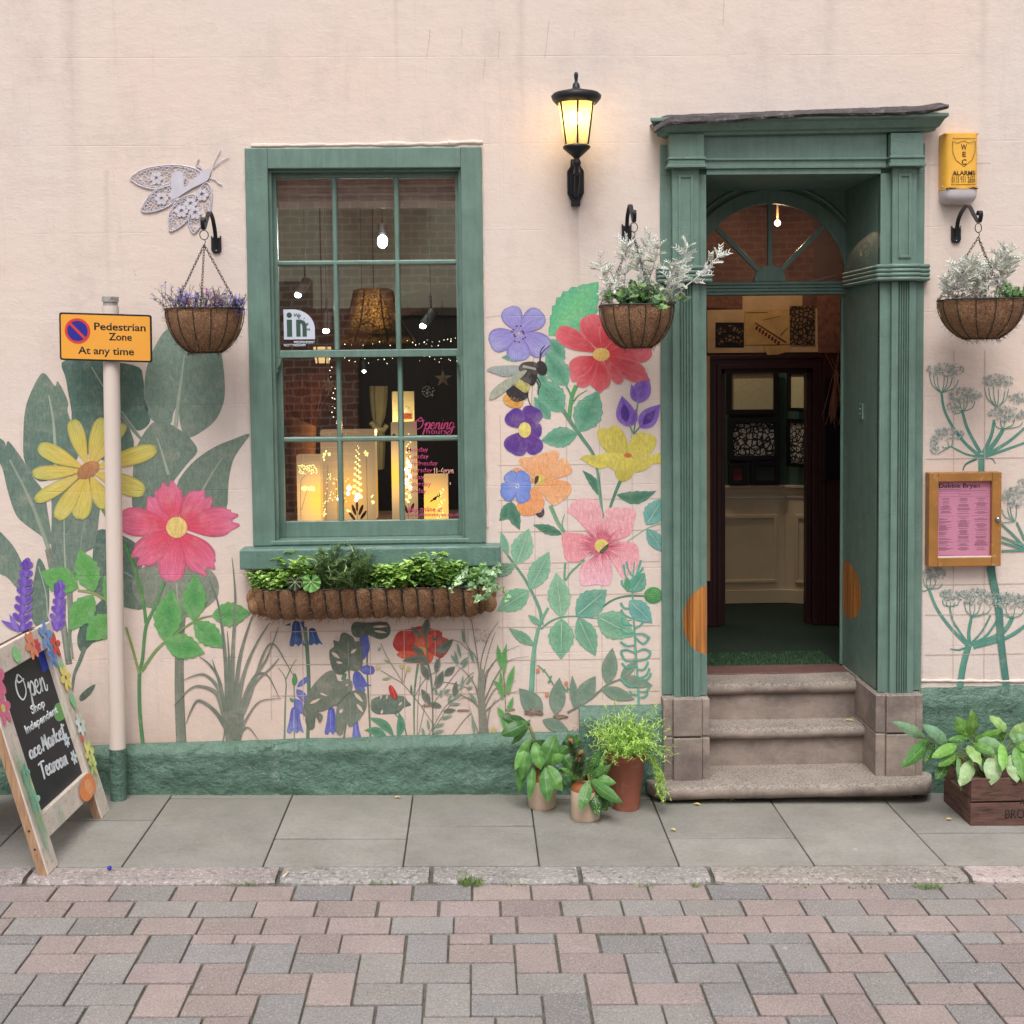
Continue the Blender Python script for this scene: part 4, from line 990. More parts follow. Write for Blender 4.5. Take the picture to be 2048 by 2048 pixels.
# ================================================================== THE MURAL (paint on the render)
class Art:
    lvl = 0
    def __init__(s, name, label, ox=0, oy=0, sc=1., alpha=1.):
        s.mb = MB(); s.name = name; s.label = label; s.R = (ox, oy, sc); s.a = alpha; s.k = 0
    def P(s, p): return (s.R[0]+p[0]/s.R[2], s.R[1]+p[1]/s.R[2])
    def lv(s): s.k += 1; return -.0006-.0001*Art.lvl-.00008*s.k
    def col(s, c, k=1.):
        q = C(*c); return (q[0]*k, q[1]*k, q[2]*k, s.a)
    def grid(s, rows, cols, uvs):
        y = s.lv(); n = len(rows); m = len(rows[0]); vs = []
        for r in rows: vs += [W(*s.P(p), y) for p in r]
        s.mb.add(vs, [(i*m+j, i*m+j+1, (i+1)*m+j+1, (i+1)*m+j) for i in range(n-1) for j in range(m-1)], [c for r in cols for c in r], [u for r in uvs for u in r])
    def leaf(s, b, t, w, col, col2=None, bend=0., serr=0., n=14, peak=.45, rib=None, blunt=0., notch=0):
        b, t = Vector(b), Vector(t); d = t-b; L = d.length; nn = Vector((-d.y, d.x))/L
        ca, cb = s.col(col), s.col(col2 or col, 1.); cd = s.col(col, .8); rows = []; cols = []; uvs = []
        sd = random.random()*40
        for i in range(n+1):
            u = i/n
            c = b+d*u+nn*(bend*L*4*u*(1-u))
            e = math.log(.5)/math.log(peak); v = u**e if u > 0 else 0
            pr = math.sin(PI*v) if not blunt else (math.sin(PI*v) if v < .5 else max(math.sin(PI*v), math.sqrt(max(0, 1-((v-.5)/.5)**(2+6*blunt)))))
            hw = w*.5*pr
            if serr: hw *= 1+serr*((i % 3)/2.-.4)
            if notch and i == n: hw = max(hw, w*.12)
            r = []; cc = []; uu = []
            for j, q in enumerate((-1, -.82, -.3, 0, .3, .82, 1)):
                r.append((c.x+nn.x*hw*q, c.y+nn.y*hw*q))
                base = mixc(ca, cb, min(1, max(0, (1-abs(q))*.9*(1-abs(u-.5))*1.3)))
                cc.append(mixc(base, cd, .55 if abs(q) == 1 else 0)); uu.append((u*L*.018/s.R[2]*3+sd, q*.5+.5+sd))
            rows.append(r); cols.append(cc); uvs.append(uu)
        s.grid(rows, cols, uvs)
        if rib: s.stroke([b+(t-b)*.08+nn*bend*L*.3, b+d*.5+nn*bend*L, b+d*.88+nn*bend*L*.42], w*.035, w*.015, rib)
        return s
    def petal(s, c, ang, r0, r1, w, cin, cout, tip='round', edge=None, bend=0.):
        a = math.radians(ang); d = Vector((math.cos(a), -math.sin(a))); nn = Vector((-d.y, d.x)); c = Vector(c); L = r1-r0
        n = 14; rows = []; cols = []; uvs = []; sd = random.random()*40; m = 9
        ci, co, ce = s.col(cin), s.col(cout), s.col(edge or cout, .85)
        for i in range(n+1):
            u = i/n; rr = []; cc = []; uu = []
            hw = w*.5*(.14+.86*math.sin(min(1, u/.66)*PI/2)**1.2) if u < .66 else w*.5*math.sqrt(max(0.001, 1-((u-.66)/.36)**2.6))
            for j in range(m):
                q = -1+2*j/(m-1); ext = 0
                if tip == 'notch': ext = -.10*L*math.exp(-(q/.35)**2)*max(0, (u-.6)/.4)
                if tip == 'serr': ext = (.07 if (j//2) % 2 else -.05)*L*max(0, (u-.72)/.28); 
                if tip == 'point': ext = (.16*(1-abs(q))-.05)*L*max(0, (u-.6)/.4)
                if tip == 'serr' and u > .72: hw = max(hw, w*.33)
                p = c+d*(r0+L*u+ext)+nn*(hw*q+bend*L*u*u)
                rr.append((p.x, p.y)); k = .5+.5*math.sin(q*2.2+sd)
                base = mixc(ci, co, min(1, max(0, u*1.25-.25+.25*(k-.5))))
                cc.append(mixc(base, ce, .6 if j in (0, m-1) or i == n else 0)); uu.append((u*1.2+sd, q*.5+.5+sd))
            rows.append(rr); cols.append(cc); uvs.append(uu)
        s.grid(rows, cols, uvs); return s
    def poly(s, pts, col, col2=None, smooth=4, ang=0.):
        P = [(p[0], p[1]) for p in spline([Vector((a, b, 0)) for a, b in pts], smooth, True)] if smooth else pts
        y = s.lv(); x0 = min(p[0] for p in P); x1 = max(p[0] for p in P); y0 = min(p[1] for p in P); y1 = max(p[1] for p in P)
        sd = random.random()*40; ca = s.col(col); cb = s.col(col2 or col, 1. if col2 else .86); k = .012/s.R[2]*3
        cs, sn = math.cos(ang), math.sin(ang)
        # fill with a grid so that the colour can shift across the shape
        vs = [W(*s.P(p), y) for p in P]
        tri = tessellate_polygon([[Vector((p[0], p[1], 0)) for p in P]])
        s.mb.add(vs, tri, [mixc(ca, cb, (p[1]-y0)/(y1-y0+1e-6)) for p in P], [((p[0]*sn+p[1]*cs)*k+sd, (p[0]*cs-p[1]*sn)*k*.35+sd) for p in P]); return s
    def disc(s, c, rx, ry, col, col2=None, rot=0., n=20):
        r = math.radians(rot); return s.poly([(c[0]+rx*math.cos(a)*math.cos(r)-ry*math.sin(a)*math.sin(r), c[1]+rx*math.cos(a)*math.sin(r)+ry*math.sin(a)*math.cos(r)) for a in [2*PI*k/n for k in range(n)]], col, col2, 0)
    def stroke(s, pts, w0, w1, col, n=5):
        P = spline([Vector((p[0], p[1], 0)) for p in pts], n); m = len(P); rows = []; cols = []; uvs = []; c = s.col(col); cd = s.col(col, .82); sd = random.random()*30
        for i, p in enumerate(P):
            d = P[min(i+1, m-1)]-P[max(i-1, 0)]; d = d.normalized() if d.length else Vector((1, 0, 0)); nn = Vector((-d.y, d.x, 0)); w = (w0+(w1-w0)*i/(m-1))*.5
            rows.append([(p.x-nn.x*w, p.y-nn.y*w), (p.x, p.y), (p.x+nn.x*w, p.y+nn.y*w)]); cols.append([cd, c, c]); uvs.append([(i*.12+sd, .2+sd), (i*.12+sd, .5+sd), (i*.12+sd, .8+sd)])
        s.grid(rows, cols, uvs); return s
    def dots(s, c, rx, ry, n, r, cols, arc=False, seed=1):
        rr = random.Random(seed); y = s.lv()
        for k in range(n):
            if arc:
                a = rr.uniform(.05, PI-.05); q = rr.uniform(.72, 1.); px_ = c[0]+rx*math.cos(a)*q; py_ = c[1]-ry*math.sin(a)*q
            else:
                a = rr.uniform(0, 2*PI); q = math.sqrt(rr.random()); px_ = c[0]+rx*math.cos(a)*q; py_ = c[1]+ry*math.sin(a)*q
            e = r*rr.uniform(.5, 1.3); m = 6; ph = rr.random()*6
            vs = [W(*s.P((px_+e*math.cos(ph+2*PI*i/m)*rr.uniform(.6, 1.2), py_+e*math.sin(ph+2*PI*i/m)*rr.uniform(.6, 1.2))), y-.00003*k) for i in range(m)]
            s.mb.add(vs, [tuple(range(m))], s.col(rr.choice(cols)), [(rr.random()*9, rr.random()*9)]*m)
        return s
    def done(s, parent=None):
        o = s.mb.build(s.name, 'paint', parent or wall); o['label'] = s.label; Art.lvl = 0; return o
def A(name, label, reg=None, lvl=0, alpha=1.):
    r = reg or (0, 0, 1.); a = Art(name, label, *r, alpha); Art.lvl = lvl; return a
r1 = (0, 560, 3.773); r2 = (0, 1000, 3.773); rm_ = (480, 1100, 3.773); rp = (700, 1240, 5.367); rR = (960, 540, 4.689); rS = (960, 900, 4.689); rV = (960, 1200, 3.773); rQ = (1780, 700, 2.761)
DG = (92, 122, 108); GG = (118, 136, 122); GY = (124, 130, 116); PV = (160, 172, 152); BG = (104, 172, 92); BG2 = (70, 150, 72); TG = (112, 176, 146); TG2 = (74, 146, 114)

a = A('painted_leaves', 'large grey green leaves painted behind the yellow daisy', r1)
a.poly([(500, 600), (1000, 640), (1080, 740), (1090, 900), (1135, 1060), (1060, 1135), (1000, 1110), (940, 1020), (1000, 1180), (1010, 1250), (990, 1360), (900, 1400), (560, 1250), (540, 1000), (500, 760)], (80, 112, 100), (88, 118, 104))
a.stroke([(690, 655), (740, 740), (780, 805)], 8, 10, PV); a.stroke([(900, 990), (980, 1100), (1065, 1200)], 34, 22, GG); a.stroke([(915, 985), (1000, 1100), (1060, 1180)], 9, 5, PV)
a.poly([(190, 1380), (175, 1200), (190, 980), (240, 830), (300, 720), (335, 705), (370, 740), (415, 800), (435, 765), (480, 840), (515, 930), (510, 990), (560, 1150), (590, 1330), (480, 1450), (300, 1520)], (112, 134, 116), (88, 118, 106))
a.stroke([(368, 870), (400, 1040), (415, 1240), (420, 1400)], 10, 30, PV)
a.poly([(-30, 1190), (30, 1215), (45, 1250), (60, 1215), (110, 1270), (180, 1370), (250, 1490), (330, 1600), (360, 1750), (390, 1990), (310, 1930), (200, 1850), (120, 1770), (60, 1600), (20, 1430), (-40, 1300)], (96, 122, 110), (110, 132, 116))
a.stroke([(75, 1360), (180, 1560), (270, 1760), (370, 2040)], 12, 34, (146, 158, 138)); a.stroke([(360, 2030), (400, 2220), (470, 2560), (520, 2900)], 44, 50, GY)
a.poly([(390, 1800), (395, 1560), (480, 1500), (640, 1480), (760, 1560), (745, 1800), (715, 2000), (640, 2060), (585, 2150), (570, 2240), (480, 2240), (400, 2160), (385, 1980)], (104, 126, 112), (112, 130, 116))
a.stroke([(484, 1800), (486, 2000), (500, 2280)], 8, 14, PV); a.stroke([(650, 1760), (625, 1900), (600, 2080)], 14, 10, (128, 146, 130))
for x in (490, 530): a.stroke([(x, 2400), (x-5, 2620), (x+20, 2860)], 22, 16, (142, 152, 132))
a.stroke([(515, 2200), (530, 2500), (520, 2800)], 60, 14, (124, 138, 118))
a.done()
a = A('painted_leaves', 'slim grey leaves painted at the far left of the mural', r2, 1)
a.poly([(-30, 240), (60, 300), (120, 380), (160, 460), (240, 640), (300, 800), (370, 900), (300, 960), (240, 890), (180, 740), (60, 590), (-30, 520)], (106, 130, 116), (124, 138, 118))
a.poly([(292, 440), (345, 520), (372, 680), (360, 900), (300, 960), (240, 900), (240, 720), (262, 560)], (92, 118, 104), (104, 126, 110))
a.stroke([(290, 500), (345, 700), (360, 880)], 8, 10, PV)
a.poly([(830, 730), (740, 780), (640, 900), (590, 1000), (585, 1090), (625, 1150), (700, 1080), (830, 1010)], (84, 112, 98)); a.stroke([(640, 1110), (600, 1220), (560, 1320), (540, 1480)], 34, 18, (110, 128, 110))
a.poly([(722, 1390), (660, 1420), (600, 1480), (612, 1520), (680, 1470)], (96, 116, 98), smooth=2)
a.done()
a = A('painted_leaves', 'broad rounded grey leaves painted left of the shop window', r1)
a.poly([(1400, 340), (1260, 370), (1170, 500), (1110, 650), (1090, 800), (1098, 950), (1150, 1060), (1280, 1090), (1310, 1000), (1350, 900), (1390, 700)], (124, 148, 132), (116, 140, 124))
a.poly([(1390, 350), (1560, 380), (1660, 520), (1690, 700), (1695, 880), (1650, 1020), (1570, 1110), (1430, 1190), (1370, 1130), (1350, 950), (1370, 700)], (112, 140, 122), (120, 140, 124))
a.stroke([(1393, 560), (1370, 740), (1345, 930), (1325, 1110)], 8, 36, (160, 174, 152))
a.poly([(1180, 1065), (1290, 1090), (1390, 1155), (1440, 1200), (1490, 1290), (1410, 1390), (1340, 1480), (1250, 1600), (1170, 1750), (1010, 1740), (1000, 1500), (1020, 1300), (1060, 1200), (1120, 1110)], (118, 136, 120), (100, 124, 108))
a.stroke([(1180, 1180), (1225, 1310), (1272, 1470)], 6, 24, (158, 168, 146))
a.poly([(1885, 1160), (1820, 1260), (1760, 1360), (1725, 1520), (1705, 1740), (1580, 1760), (1400, 1700), (1330, 1560), (1440, 1390), (1600, 1270), (1750, 1205)], (116, 134, 118), (104, 126, 108), smooth=3)
a.stroke([(1680, 1340), (1600, 1460), (1510, 1620)], 5, 20, (154, 164, 142))
a.done()
a = A('painted_leaves', 'round grey leaves and thick stem painted beneath the pink flower', r2, 2)
a.poly([(720, 260), (850, 240), (1050, 350), (1070, 520), (1000, 640), (1080, 820), (900, 800), (780, 760), (700, 640)], (86, 114, 102), (104, 124, 108))
a.poly([(1000, 640), (1050, 530), (1200, 470), (1430, 430), (1560, 500), (1640, 600), (1645, 720), (1560, 810), (1430, 880), (1330, 890), (1200, 830), (1080, 800), (1020, 730)], (134, 142, 124), (126, 134, 116))
a.stroke([(1330, 620), (1345, 780), (1355, 900)], 10, 14, (166, 168, 148))
a.stroke([(1375, 840), (1355, 1100), (1355, 1500), (1370, 1870)], 60, 80, (122, 128, 112)); a.stroke([(940, 545), (1000, 580)], 10, 8, PV)
a.done()
# yellow daisy
a = A('painted_flower', 'yellow daisy with orange centre painted behind the signpost', r1, 16)
a.stroke([(690, 1620), (760, 1710), (810, 1790)], 20, 24, (96, 140, 74))
for tx, ty, w in ((545, 1055, 125), (780, 1040, 130), (945, 1090, 90), (1180, 1275, 135), (1090, 1600, 150), (800, 1720, 130), (600, 1805, 150), (430, 1805, 130), (265, 1665, 105), (245, 1460, 110), (290, 1255, 130)):
    dx_, dy_ = tx-665, ty-1435; L = math.hypot(dx_, dy_); a.petal((665, 1435), math.degrees(math.atan2(-dy_, dx_)), 45, L, w, (216, 186, 66), (200, 192, 84), edge=(150, 150, 60))
a.disc((665, 1435), 95, 58, (190, 126, 66), (166, 112, 72), -32); a.done()
a = A('painted_flower', 'big pink cosmos with yellow centre painted beside the signpost', r2, 12)
for ang, L, w, tp in ((128, 300, 215, 'serr'), (48, 330, 225, 'serr'), (8, 445, 225, 'serr'), (-52, 400, 240, 'serr'), (-97, 410, 205, 'round'), (-140, 390, 225, 'serr'), (172, 440, 215, 'round'), (103, 335, 200, 'serr')):
    a.petal((1333, 207), ang, 40, L, w, (224, 66, 96), (226, 112, 150), tp, edge=(200, 70, 110))
a.disc((1333, 207), 79, 79, (232, 204, 108), (226, 190, 100)); a.done()
a = A('painted_leaves', 'bright green serrated leaves and forked stems painted under the pink flower', r2, 26)
a.stroke([(1240, 615), (1160, 820), (1100, 960), (1075, 1200), (1052, 1320), (1055, 1600), (1080, 1860)], 22, 30, (88, 146, 88)); a.stroke([(950, 960), (1000, 1120), (1050, 1310)], 18, 20, (140, 166, 78))
a.stroke([(940, 330), (1030, 560), (1080, 760), (1102, 930)], 22, 26, (84, 150, 74)); a.stroke([(1900, 850), (1600, 872), (1460, 918), (1300, 1030), (1180, 1130), (1070, 1290)], 6, 24, (120, 156, 82))
for b_, t_, w in (((1240, 1065), (1300, 670), 210), ((1458, 910), (1475, 560), 180), ((1598, 872), (1893, 850), 180), ((1462, 918), (1690, 1115), 170), ((1240, 1065), (1545, 1155), 185)): a.leaf(b_, t_, w, BG, BG2, serr=.16, n=18, rib=None)
a.done()
a = A('painted_leaves', 'bright green serrated leaves painted left of the signpost', r2, 26)
a.stroke([(585, 680), (700, 700), (810, 760)], 16, 22, (140, 160, 84))
for b_, t_, w in (((592, 660), (303, 545), 205), ((710, 692), (600, 370), 185), ((705, 715), (525, 985), 185), ((850, 870), (650, 1060), 190), ((790, 560), (830, 860), 60)): a.leaf(b_, t_, w, BG, (84, 160, 66), serr=.16, n=18)
a.done()
for lab, cx0, top, bot, w in (('tall purple lavender spike painted behind the chalkboard sign', 165, 445, 990, 140), ('shorter purple lavender spike painted behind the chalkboard sign', 430, 620, 985, 110)):
    a = A('painted_flower', lab, r2, 26); rr = random.Random(int(cx0)); n = 8 if w > 120 else 6
    for k in range(n):
        y = bot-(bot-top)*k/n; q = 1-.5*k/n
        for s_ in (-1, 1): a.leaf((cx0+rr.uniform(-10, 10)+k*5, y), (cx0+s_*w*.55*q+k*5, y-75*q), 42, (128, 92, 196), (100, 66, 168), blunt=.4, n=8)
        a.leaf((cx0+k*5, y+10), (cx0+rr.uniform(-14, 14)+k*5, y-80), 46, (110, 72, 176), (134, 100, 204), blunt=.4, n=8)
    a.leaf((cx0+34*(w > 120), top+95), (cx0+24*(w > 120), top), 46, (92, 56, 160), (110, 72, 176), blunt=.4, n=8)
    if w > 120: a.leaf((150, 990), (5, 905), 40, (128, 92, 196)); a.leaf((140, 1000), (70, 860), 40, (140, 108, 208))
    a.done()
a = A('painted_grass', 'spiky grey green grass painted in a fan beside the window basket', r2, 34)
gc = (130, 136, 120); g2_ = (112, 122, 108)
for P, w in (([(1745, 1700), (1755, 1200), (1775, 750), (1750, 430)], 44), ([(1720, 1700), (1700, 1200), (1650, 800), (1578, 600)], 40), ([(1740, 1700), (1730, 1250), (1715, 985)], 34), ([(1770, 1650), (1800, 1250), (1860, 1000), (1925, 830)], 42),
             ([(1780, 1650), (1830, 1350), (1920, 1110), (2040, 920)], 40), ([(1790, 1650), (1880, 1400), (2010, 1200), (2100, 960)], 34),
             ([(1790, 1700), (1880, 1500), (1980, 1180), (2060, 1085), (2160, 1230), (2215, 1330)], 26), ([(1800, 1720), (1900, 1420), (2050, 1260), (2105, 1190)], 24), ([(1800, 1750), (1850, 1520), (1930, 1330), (2020, 1325), (2110, 1500)], 30), ([(1800, 1780), (1860, 1650), (1960, 1520), (2125, 1498)], 22), ([(1800, 1830), (1830, 1740), (1880, 1720), (1950, 1810)], 22),
             ([(1700, 1650), (1650, 1430), (1560, 1325), (1480, 1320), (1380, 1362)], 34), ([(1700, 1680), (1640, 1470), (1540, 1410), (1440, 1420), (1310, 1550)], 38), ([(1705, 1720), (1620, 1590), (1500, 1512), (1440, 1590), (1403, 1690)], 34), ([(1700, 1600), (1650, 1350), (1580, 1240), (1500, 1178)], 34), ([(1720, 1700), (1660, 1400), (1600, 1200)], 34), ([(1700, 1700), (1690, 1780), (1675, 1830)], 14)):
    P = [(x if x < 1950 else x-0, y) for x, y in P]; a.stroke(P, w, 3, random.choice((gc, g2_, (122, 130, 114))))
a.poly([(1690, 1600), (1830, 1600), (1820, 1740), (1800, 1870), (1715, 1870), (1700, 1740)], (120, 126, 110)); a.done()
# ---- below the window
a = A('painted_flower', 'dark blue bluebell on a green stem painted under the window basket', rm_, 2)
a.stroke([(488, 580), (510, 800), (520, 1100), (510, 1450)], 30, 26, (92, 128, 100))
def bell(a, x, y, w, h, lean, c1, c2):
    P = [(x-w*.22, y), (x+w*.22, y), (x+w*.36+lean*.5, y+h*.55), (x+w*.55+lean, y+h), (x+w*.28+lean, y+h*.9), (x+w*.12+lean, y+h*1.02), (x-w*.1+lean, y+h*.9), (x-w*.28+lean, y+h*1.02), (x-w*.52+lean, y+h*.95), (x-w*.36+lean*.5, y+h*.5)]
    a.poly(P, c1, c2, 3, ang=.1); a.stroke([(x-w*.05, y+8), (x-w*.08+lean, y+h*.8)], w*.05, w*.07, tuple(min(255, q*1.25) for q in c2)); a.stroke([(x+w*.12, y+8), (x+w*.18+lean, y+h*.85)], w*.04, w*.04, tuple(q*.8 for q in c1))
bell(a, 425, 545, 110, 180, 5, (48, 84, 142), (62, 100, 156)); bell(a, 545, 596, 100, 120, 25, (44, 80, 138), (70, 106, 160)); a.stroke([(380, 560), (340, 570)], 20, 4, (48, 84, 142)); a.stroke([(470, 540), (480, 590)], 34, 10, (52, 90, 150)); a.done()
a = A('painted_flower', 'periwinkle bluebells on a slim stem painted low beside the spiky grass', rm_, 2)
a.stroke([(405, 930), (410, 1150), (410, 1450)], 8, 10, (110, 140, 112)); a.stroke([(335, 1450), (342, 1150), (345, 980), (290, 890)], 16, 5, (122, 142, 122)); a.stroke([(345, 980), (385, 890), (425, 825)], 10, 4, (122, 142, 122))
a.leaf((408, 1030), (418, 930), 44, (84, 144, 92)); a.leaf((405, 1150), (375, 1115), 26, (84, 144, 92))
for b_, t_, w in (((430, 1035), (518, 960), 40), ((425, 1050), (510, 1150), 60), ((415, 1120), (480, 1235), 64)): a.leaf(b_, t_, w, (98, 104, 180), (116, 120, 194), blunt=.3)
bell(a, 415, 1195, 120, 185, 0, (86, 92, 172), (124, 130, 196)); a.done()
a = A('painted_flower', 'tall stem of periwinkle bluebells painted behind the slotted leaves', rm_, 2)
a.stroke([(965, 640), (960, 900), (985, 1420)], 12, 14, (112, 124, 100)); PB = (84, 92, 172); PB2 = (106, 114, 190)
a.poly([(900, 640), (960, 640), (975, 700), (975, 760), (930, 830), (920, 760), (905, 700)], PB, (92, 100, 176)); a.leaf((900, 900), (1018, 910), 70, PB, PB2, blunt=.5)
a.poly([(860, 925), (900, 920), (940, 970), (960, 1010), (995, 1022), (940, 1035), (945, 1060), (900, 1105), (870, 1050), (850, 985)], PB, PB2)
bell(a, 690, 1200, 100, 190, 0, PB, (100, 108, 186)); bell(a, 872, 1290, 70, 135, 10, (104, 110, 184), (120, 124, 190)); a.done()
MS = (104, 114, 98); MD = (84, 96, 82)
a = A('painted_leaves', 'slotted dark monstera leaves painted under the window basket', rm_, 22)
a.stroke([(790, 930), (780, 980)], 30, 34, (96, 132, 100)); a.stroke([(820, 700), (822, 900), (825, 1100), (780, 1440)], 12, 12, (110, 124, 104))
a.poly([(760, 640), (790, 622), (850, 655), (870, 690), (905, 690), (925, 780), (920, 880), (880, 915), (820, 905), (770, 940), (710, 920), (680, 840), (675, 760), (710, 730), (705, 680), (745, 690)], MS, (98, 108, 92))
a.poly([(840, 580), (870, 545), (960, 550), (1100, 545), (1135, 600), (1120, 650), (1060, 675), (1000, 655), (960, 640), (900, 665), (850, 640)], MD, (90, 102, 88))
a.poly([(560, 1010), (640, 930), (710, 912), (745, 990), (820, 972), (850, 1010), (830, 1080), (720, 1170), (640, 1210), (560, 1230), (480, 1250), (478, 1180), (510, 1090)], (126, 132, 116), (104, 114, 98))
a.poly([(770, 1110), (860, 1060), (940, 1070), (955, 1180), (900, 1280), (830, 1335), (800, 1300), (770, 1390), (725, 1370), (728, 1200)], (108, 120, 104), (122, 130, 114))
a.poly([(500, 1250), (560, 1230), (610, 1235), (625, 1265), (600, 1305), (572, 1260), (560, 1340), (522, 1352), (495, 1300)], MS)
WC = (222, 194, 176)
for b_, t_, w in (((690, 770), (755, 820), 26), ((725, 845), (775, 855), 20), ((835, 780), (880, 745), 22), ((1000, 580), (1120, 575), 18), ((1010, 610), (1110, 625), 18), ((525, 1160), (610, 1120), 22), ((600, 1080), (660, 1100), 14), ((750, 1230), (775, 1200), 24), ((860, 1075), (930, 1150), 26), ((880, 1160), (930, 1225), 24), ((870, 690), (905, 660), 20), ((795, 1025), (820, 1010), 12), ((720, 650), (740, 690), 22)): a.leaf(b_, t_, w, WC, WC, n=8)
a.stroke([(815, 690), (820, 880)], 6, 8, (140, 148, 130)); a.stroke([(720, 1180), (830, 1070)], 5, 5, (82, 100, 84)); a.stroke([(828, 1120), (835, 1300)], 6, 4, (148, 152, 134)); a.done()
a = A('painted_leaves', 'small slotted leaf with green blades painted at the foot of the wall', rp, 2)
a.stroke([(440, 960), (520, 1050), (580, 1130), (610, 1260)], 12, 14, (112, 120, 98)); a.stroke([(430, 640), (480, 560)], 1, 1, MS)
for b_, t_, w in (((470, 1250), (190, 1050), 95), ((400, 1270), (150, 1185), 100), ((510, 1265), (520, 985), 95)): a.leaf(b_, t_, w, (96, 154, 122), (66, 128, 96), bend=.12)
a.poly([(215, 900), (240, 850), (310, 820), (400, 800), (460, 810), (580, 820), (620, 870), (655, 915), (580, 940), (520, 1000), (430, 1010), (290, 1010), (225, 960)], (110, 128, 112), (96, 112, 96))
for b_, t_, w in (((325, 850), (345, 790), 20), ((390, 850), (405, 800), 18), ((335, 1010), (350, 960), 24), ((560, 880), (520, 920), 20)): a.leaf(b_, t_, w, WC, WC, n=6)
a.done()
a = A('painted_flower', 'red poppy with yellow centre painted under the window basket', rp, 2)
a.stroke([(730, 470), (690, 800), (690, 1260)], 26, 16, (112, 140, 104))
a.poly([(460, 250), (500, 150), (560, 110), (660, 90), (760, 65), (880, 95), (985, 130), (990, 180), (1060, 215), (1060, 320), (980, 410), (900, 380), (760, 360), (560, 350), (490, 320)], (206, 52, 38), (196, 46, 34))
a.poly([(505, 370), (560, 330), (700, 340), (880, 350), (890, 420), (840, 475), (720, 472), (610, 430), (530, 400)], (226, 92, 52), (214, 70, 42)); a.poly([(700, 100), (690, 200), (700, 300), (830, 300), (900, 250), (860, 160)], (216, 78, 50), (226, 96, 56))
a.poly([(840, 290), (960, 200), (1050, 210), (1040, 330), (920, 380)], (204, 60, 44)); a.disc((772, 330), 62, 42, (232, 168, 74), (224, 140, 60), 20); a.stroke([(655, 105), (690, 180), (700, 290)], 6, 4, (160, 30, 26)); a.stroke([(985, 185), (900, 230), (840, 300)], 6, 4, (236, 110, 70)); a.done()
a = A('painted_leaves', 'grey willow leaves and wiry stems painted over the poppy', rp, 16)
G1 = (114, 122, 104); G2 = (92, 104, 90)
a.stroke([(810, 0), (830, 400), (880, 700), (890, 1260)], 16, 16, G1)
for P in ([(890, 900), (860, 640), (830, 480), (860, 460)], [(890, 760), (930, 560), (930, 420)], [(890, 900), (1040, 700), (1180, 520)], [(880, 1200), (1100, 870), (1240, 640), (1330, 560)], [(330, 540), (460, 620), (570, 690), (760, 920), (900, 1130)], [(330, 250), (400, 400), (500, 560), (570, 680)], [(560, 480), (560, 660)], [(610, 540), (575, 670)], [(660, 700), (670, 800)], [(840, 1240), (1000, 960), (1120, 840)], [(1100, 1240), (1220, 1080), (1300, 1000)], [(690, 830), (780, 670), (860, 590), (960, 540)], [(760, 600), (730, 900), (720, 1260)], [(830, 620), (800, 930), (730, 1250)], [(1100, 215), (1180, 240), (1260, 320)], [(960, 660), (1100, 680), (1300, 740)]):
    a.stroke(P, 6, 7, random.choice((G1, (124, 134, 108), (134, 120, 96))))
for b_, t_, w in (((790, 190), (840, -20), 90), ((760, 190), (660, 70), 66), ((930, 370), (1110, 205), 105), ((800, 370), (655, 285), 70), ((820, 400), (560, 440), 75), ((830, 480), (740, 380), 70), ((845, 640), (755, 460), 80), ((915, 560), (960, 400), 64), ((925, 740), (1000, 540), 85), ((1010, 600), (1130, 500), 80), ((860, 900), (765, 740), 80), ((985, 930), (840, 890), 60), ((880, 215), (980, 190), 30), ((1120, 830), (1140, 655), 62), ((1000, 980), (1140, 965), 50), ((660, 800), (655, 690), 22)): a.leaf(b_, t_, w, (116, 124, 108), G2)
for b_, t_ in (((1230, 260), (1205, 100)), ((1160, 480), (1080, 370)), ((1160, 480), (1120, 325)), ((1190, 410), (1150, 240)), ((1180, 480), (1270, 395)), ((1200, 520), (1270, 430)), ((1340, 470), (1270, 300)), ((1000, 780), (1080, 740)), ((940, 800), (900, 720)), ((1100, 860), (1200, 780)), ((1060, 900), (1190, 900)), ((970, 1060), (1105, 1020)), ((890, 1150), (1020, 1110)), ((870, 1215), (1020, 1180)), ((1190, 760), (1215, 590)), ((1240, 690), (1330, 590)), ((1250, 740), (1320, 715)), ((800, 1240), (770, 1150)), ((850, 1180), (830, 1060)), ((970, 830), (980, 740)), ((1050, 880), (1090, 800)), ((1340, 1240), (1305, 1000)), ((1360, 880), (1280, 780))): a.leaf(b_, t_, 32, (134, 166, 142), (104, 142, 118), n=8)
a.done()
a = A('painted_flower', 'small red poppy bud painted beside the poppy', rp, 30)
a.poly([(415, 720), (440, 700), (470, 730), (500, 780), (510, 830), (480, 850), (430, 800)], (214, 48, 40), (176, 34, 34)); a.stroke([(440, 710), (470, 780), (480, 840)], 6, 5, (236, 110, 90)); a.done()
a = A('painted_flower', 'pale yellow buds painted on wiry stems', rp, 30)
for x, y in ((300, 505), (555, 495), (630, 525)): a.disc((x, y), 26, 30, (212, 196, 132), (196, 178, 112))
for P in ([(330, 290), (300, 340)], [(450, 470), (360, 425)], [(440, 620), (340, 640)]): a.leaf(P[0], P[1], 26, (160, 164, 126))
a.done()
a = A('painted_grass', 'tall grey reeds painted in a sheaf between the poppy and green blades', rp, 40)
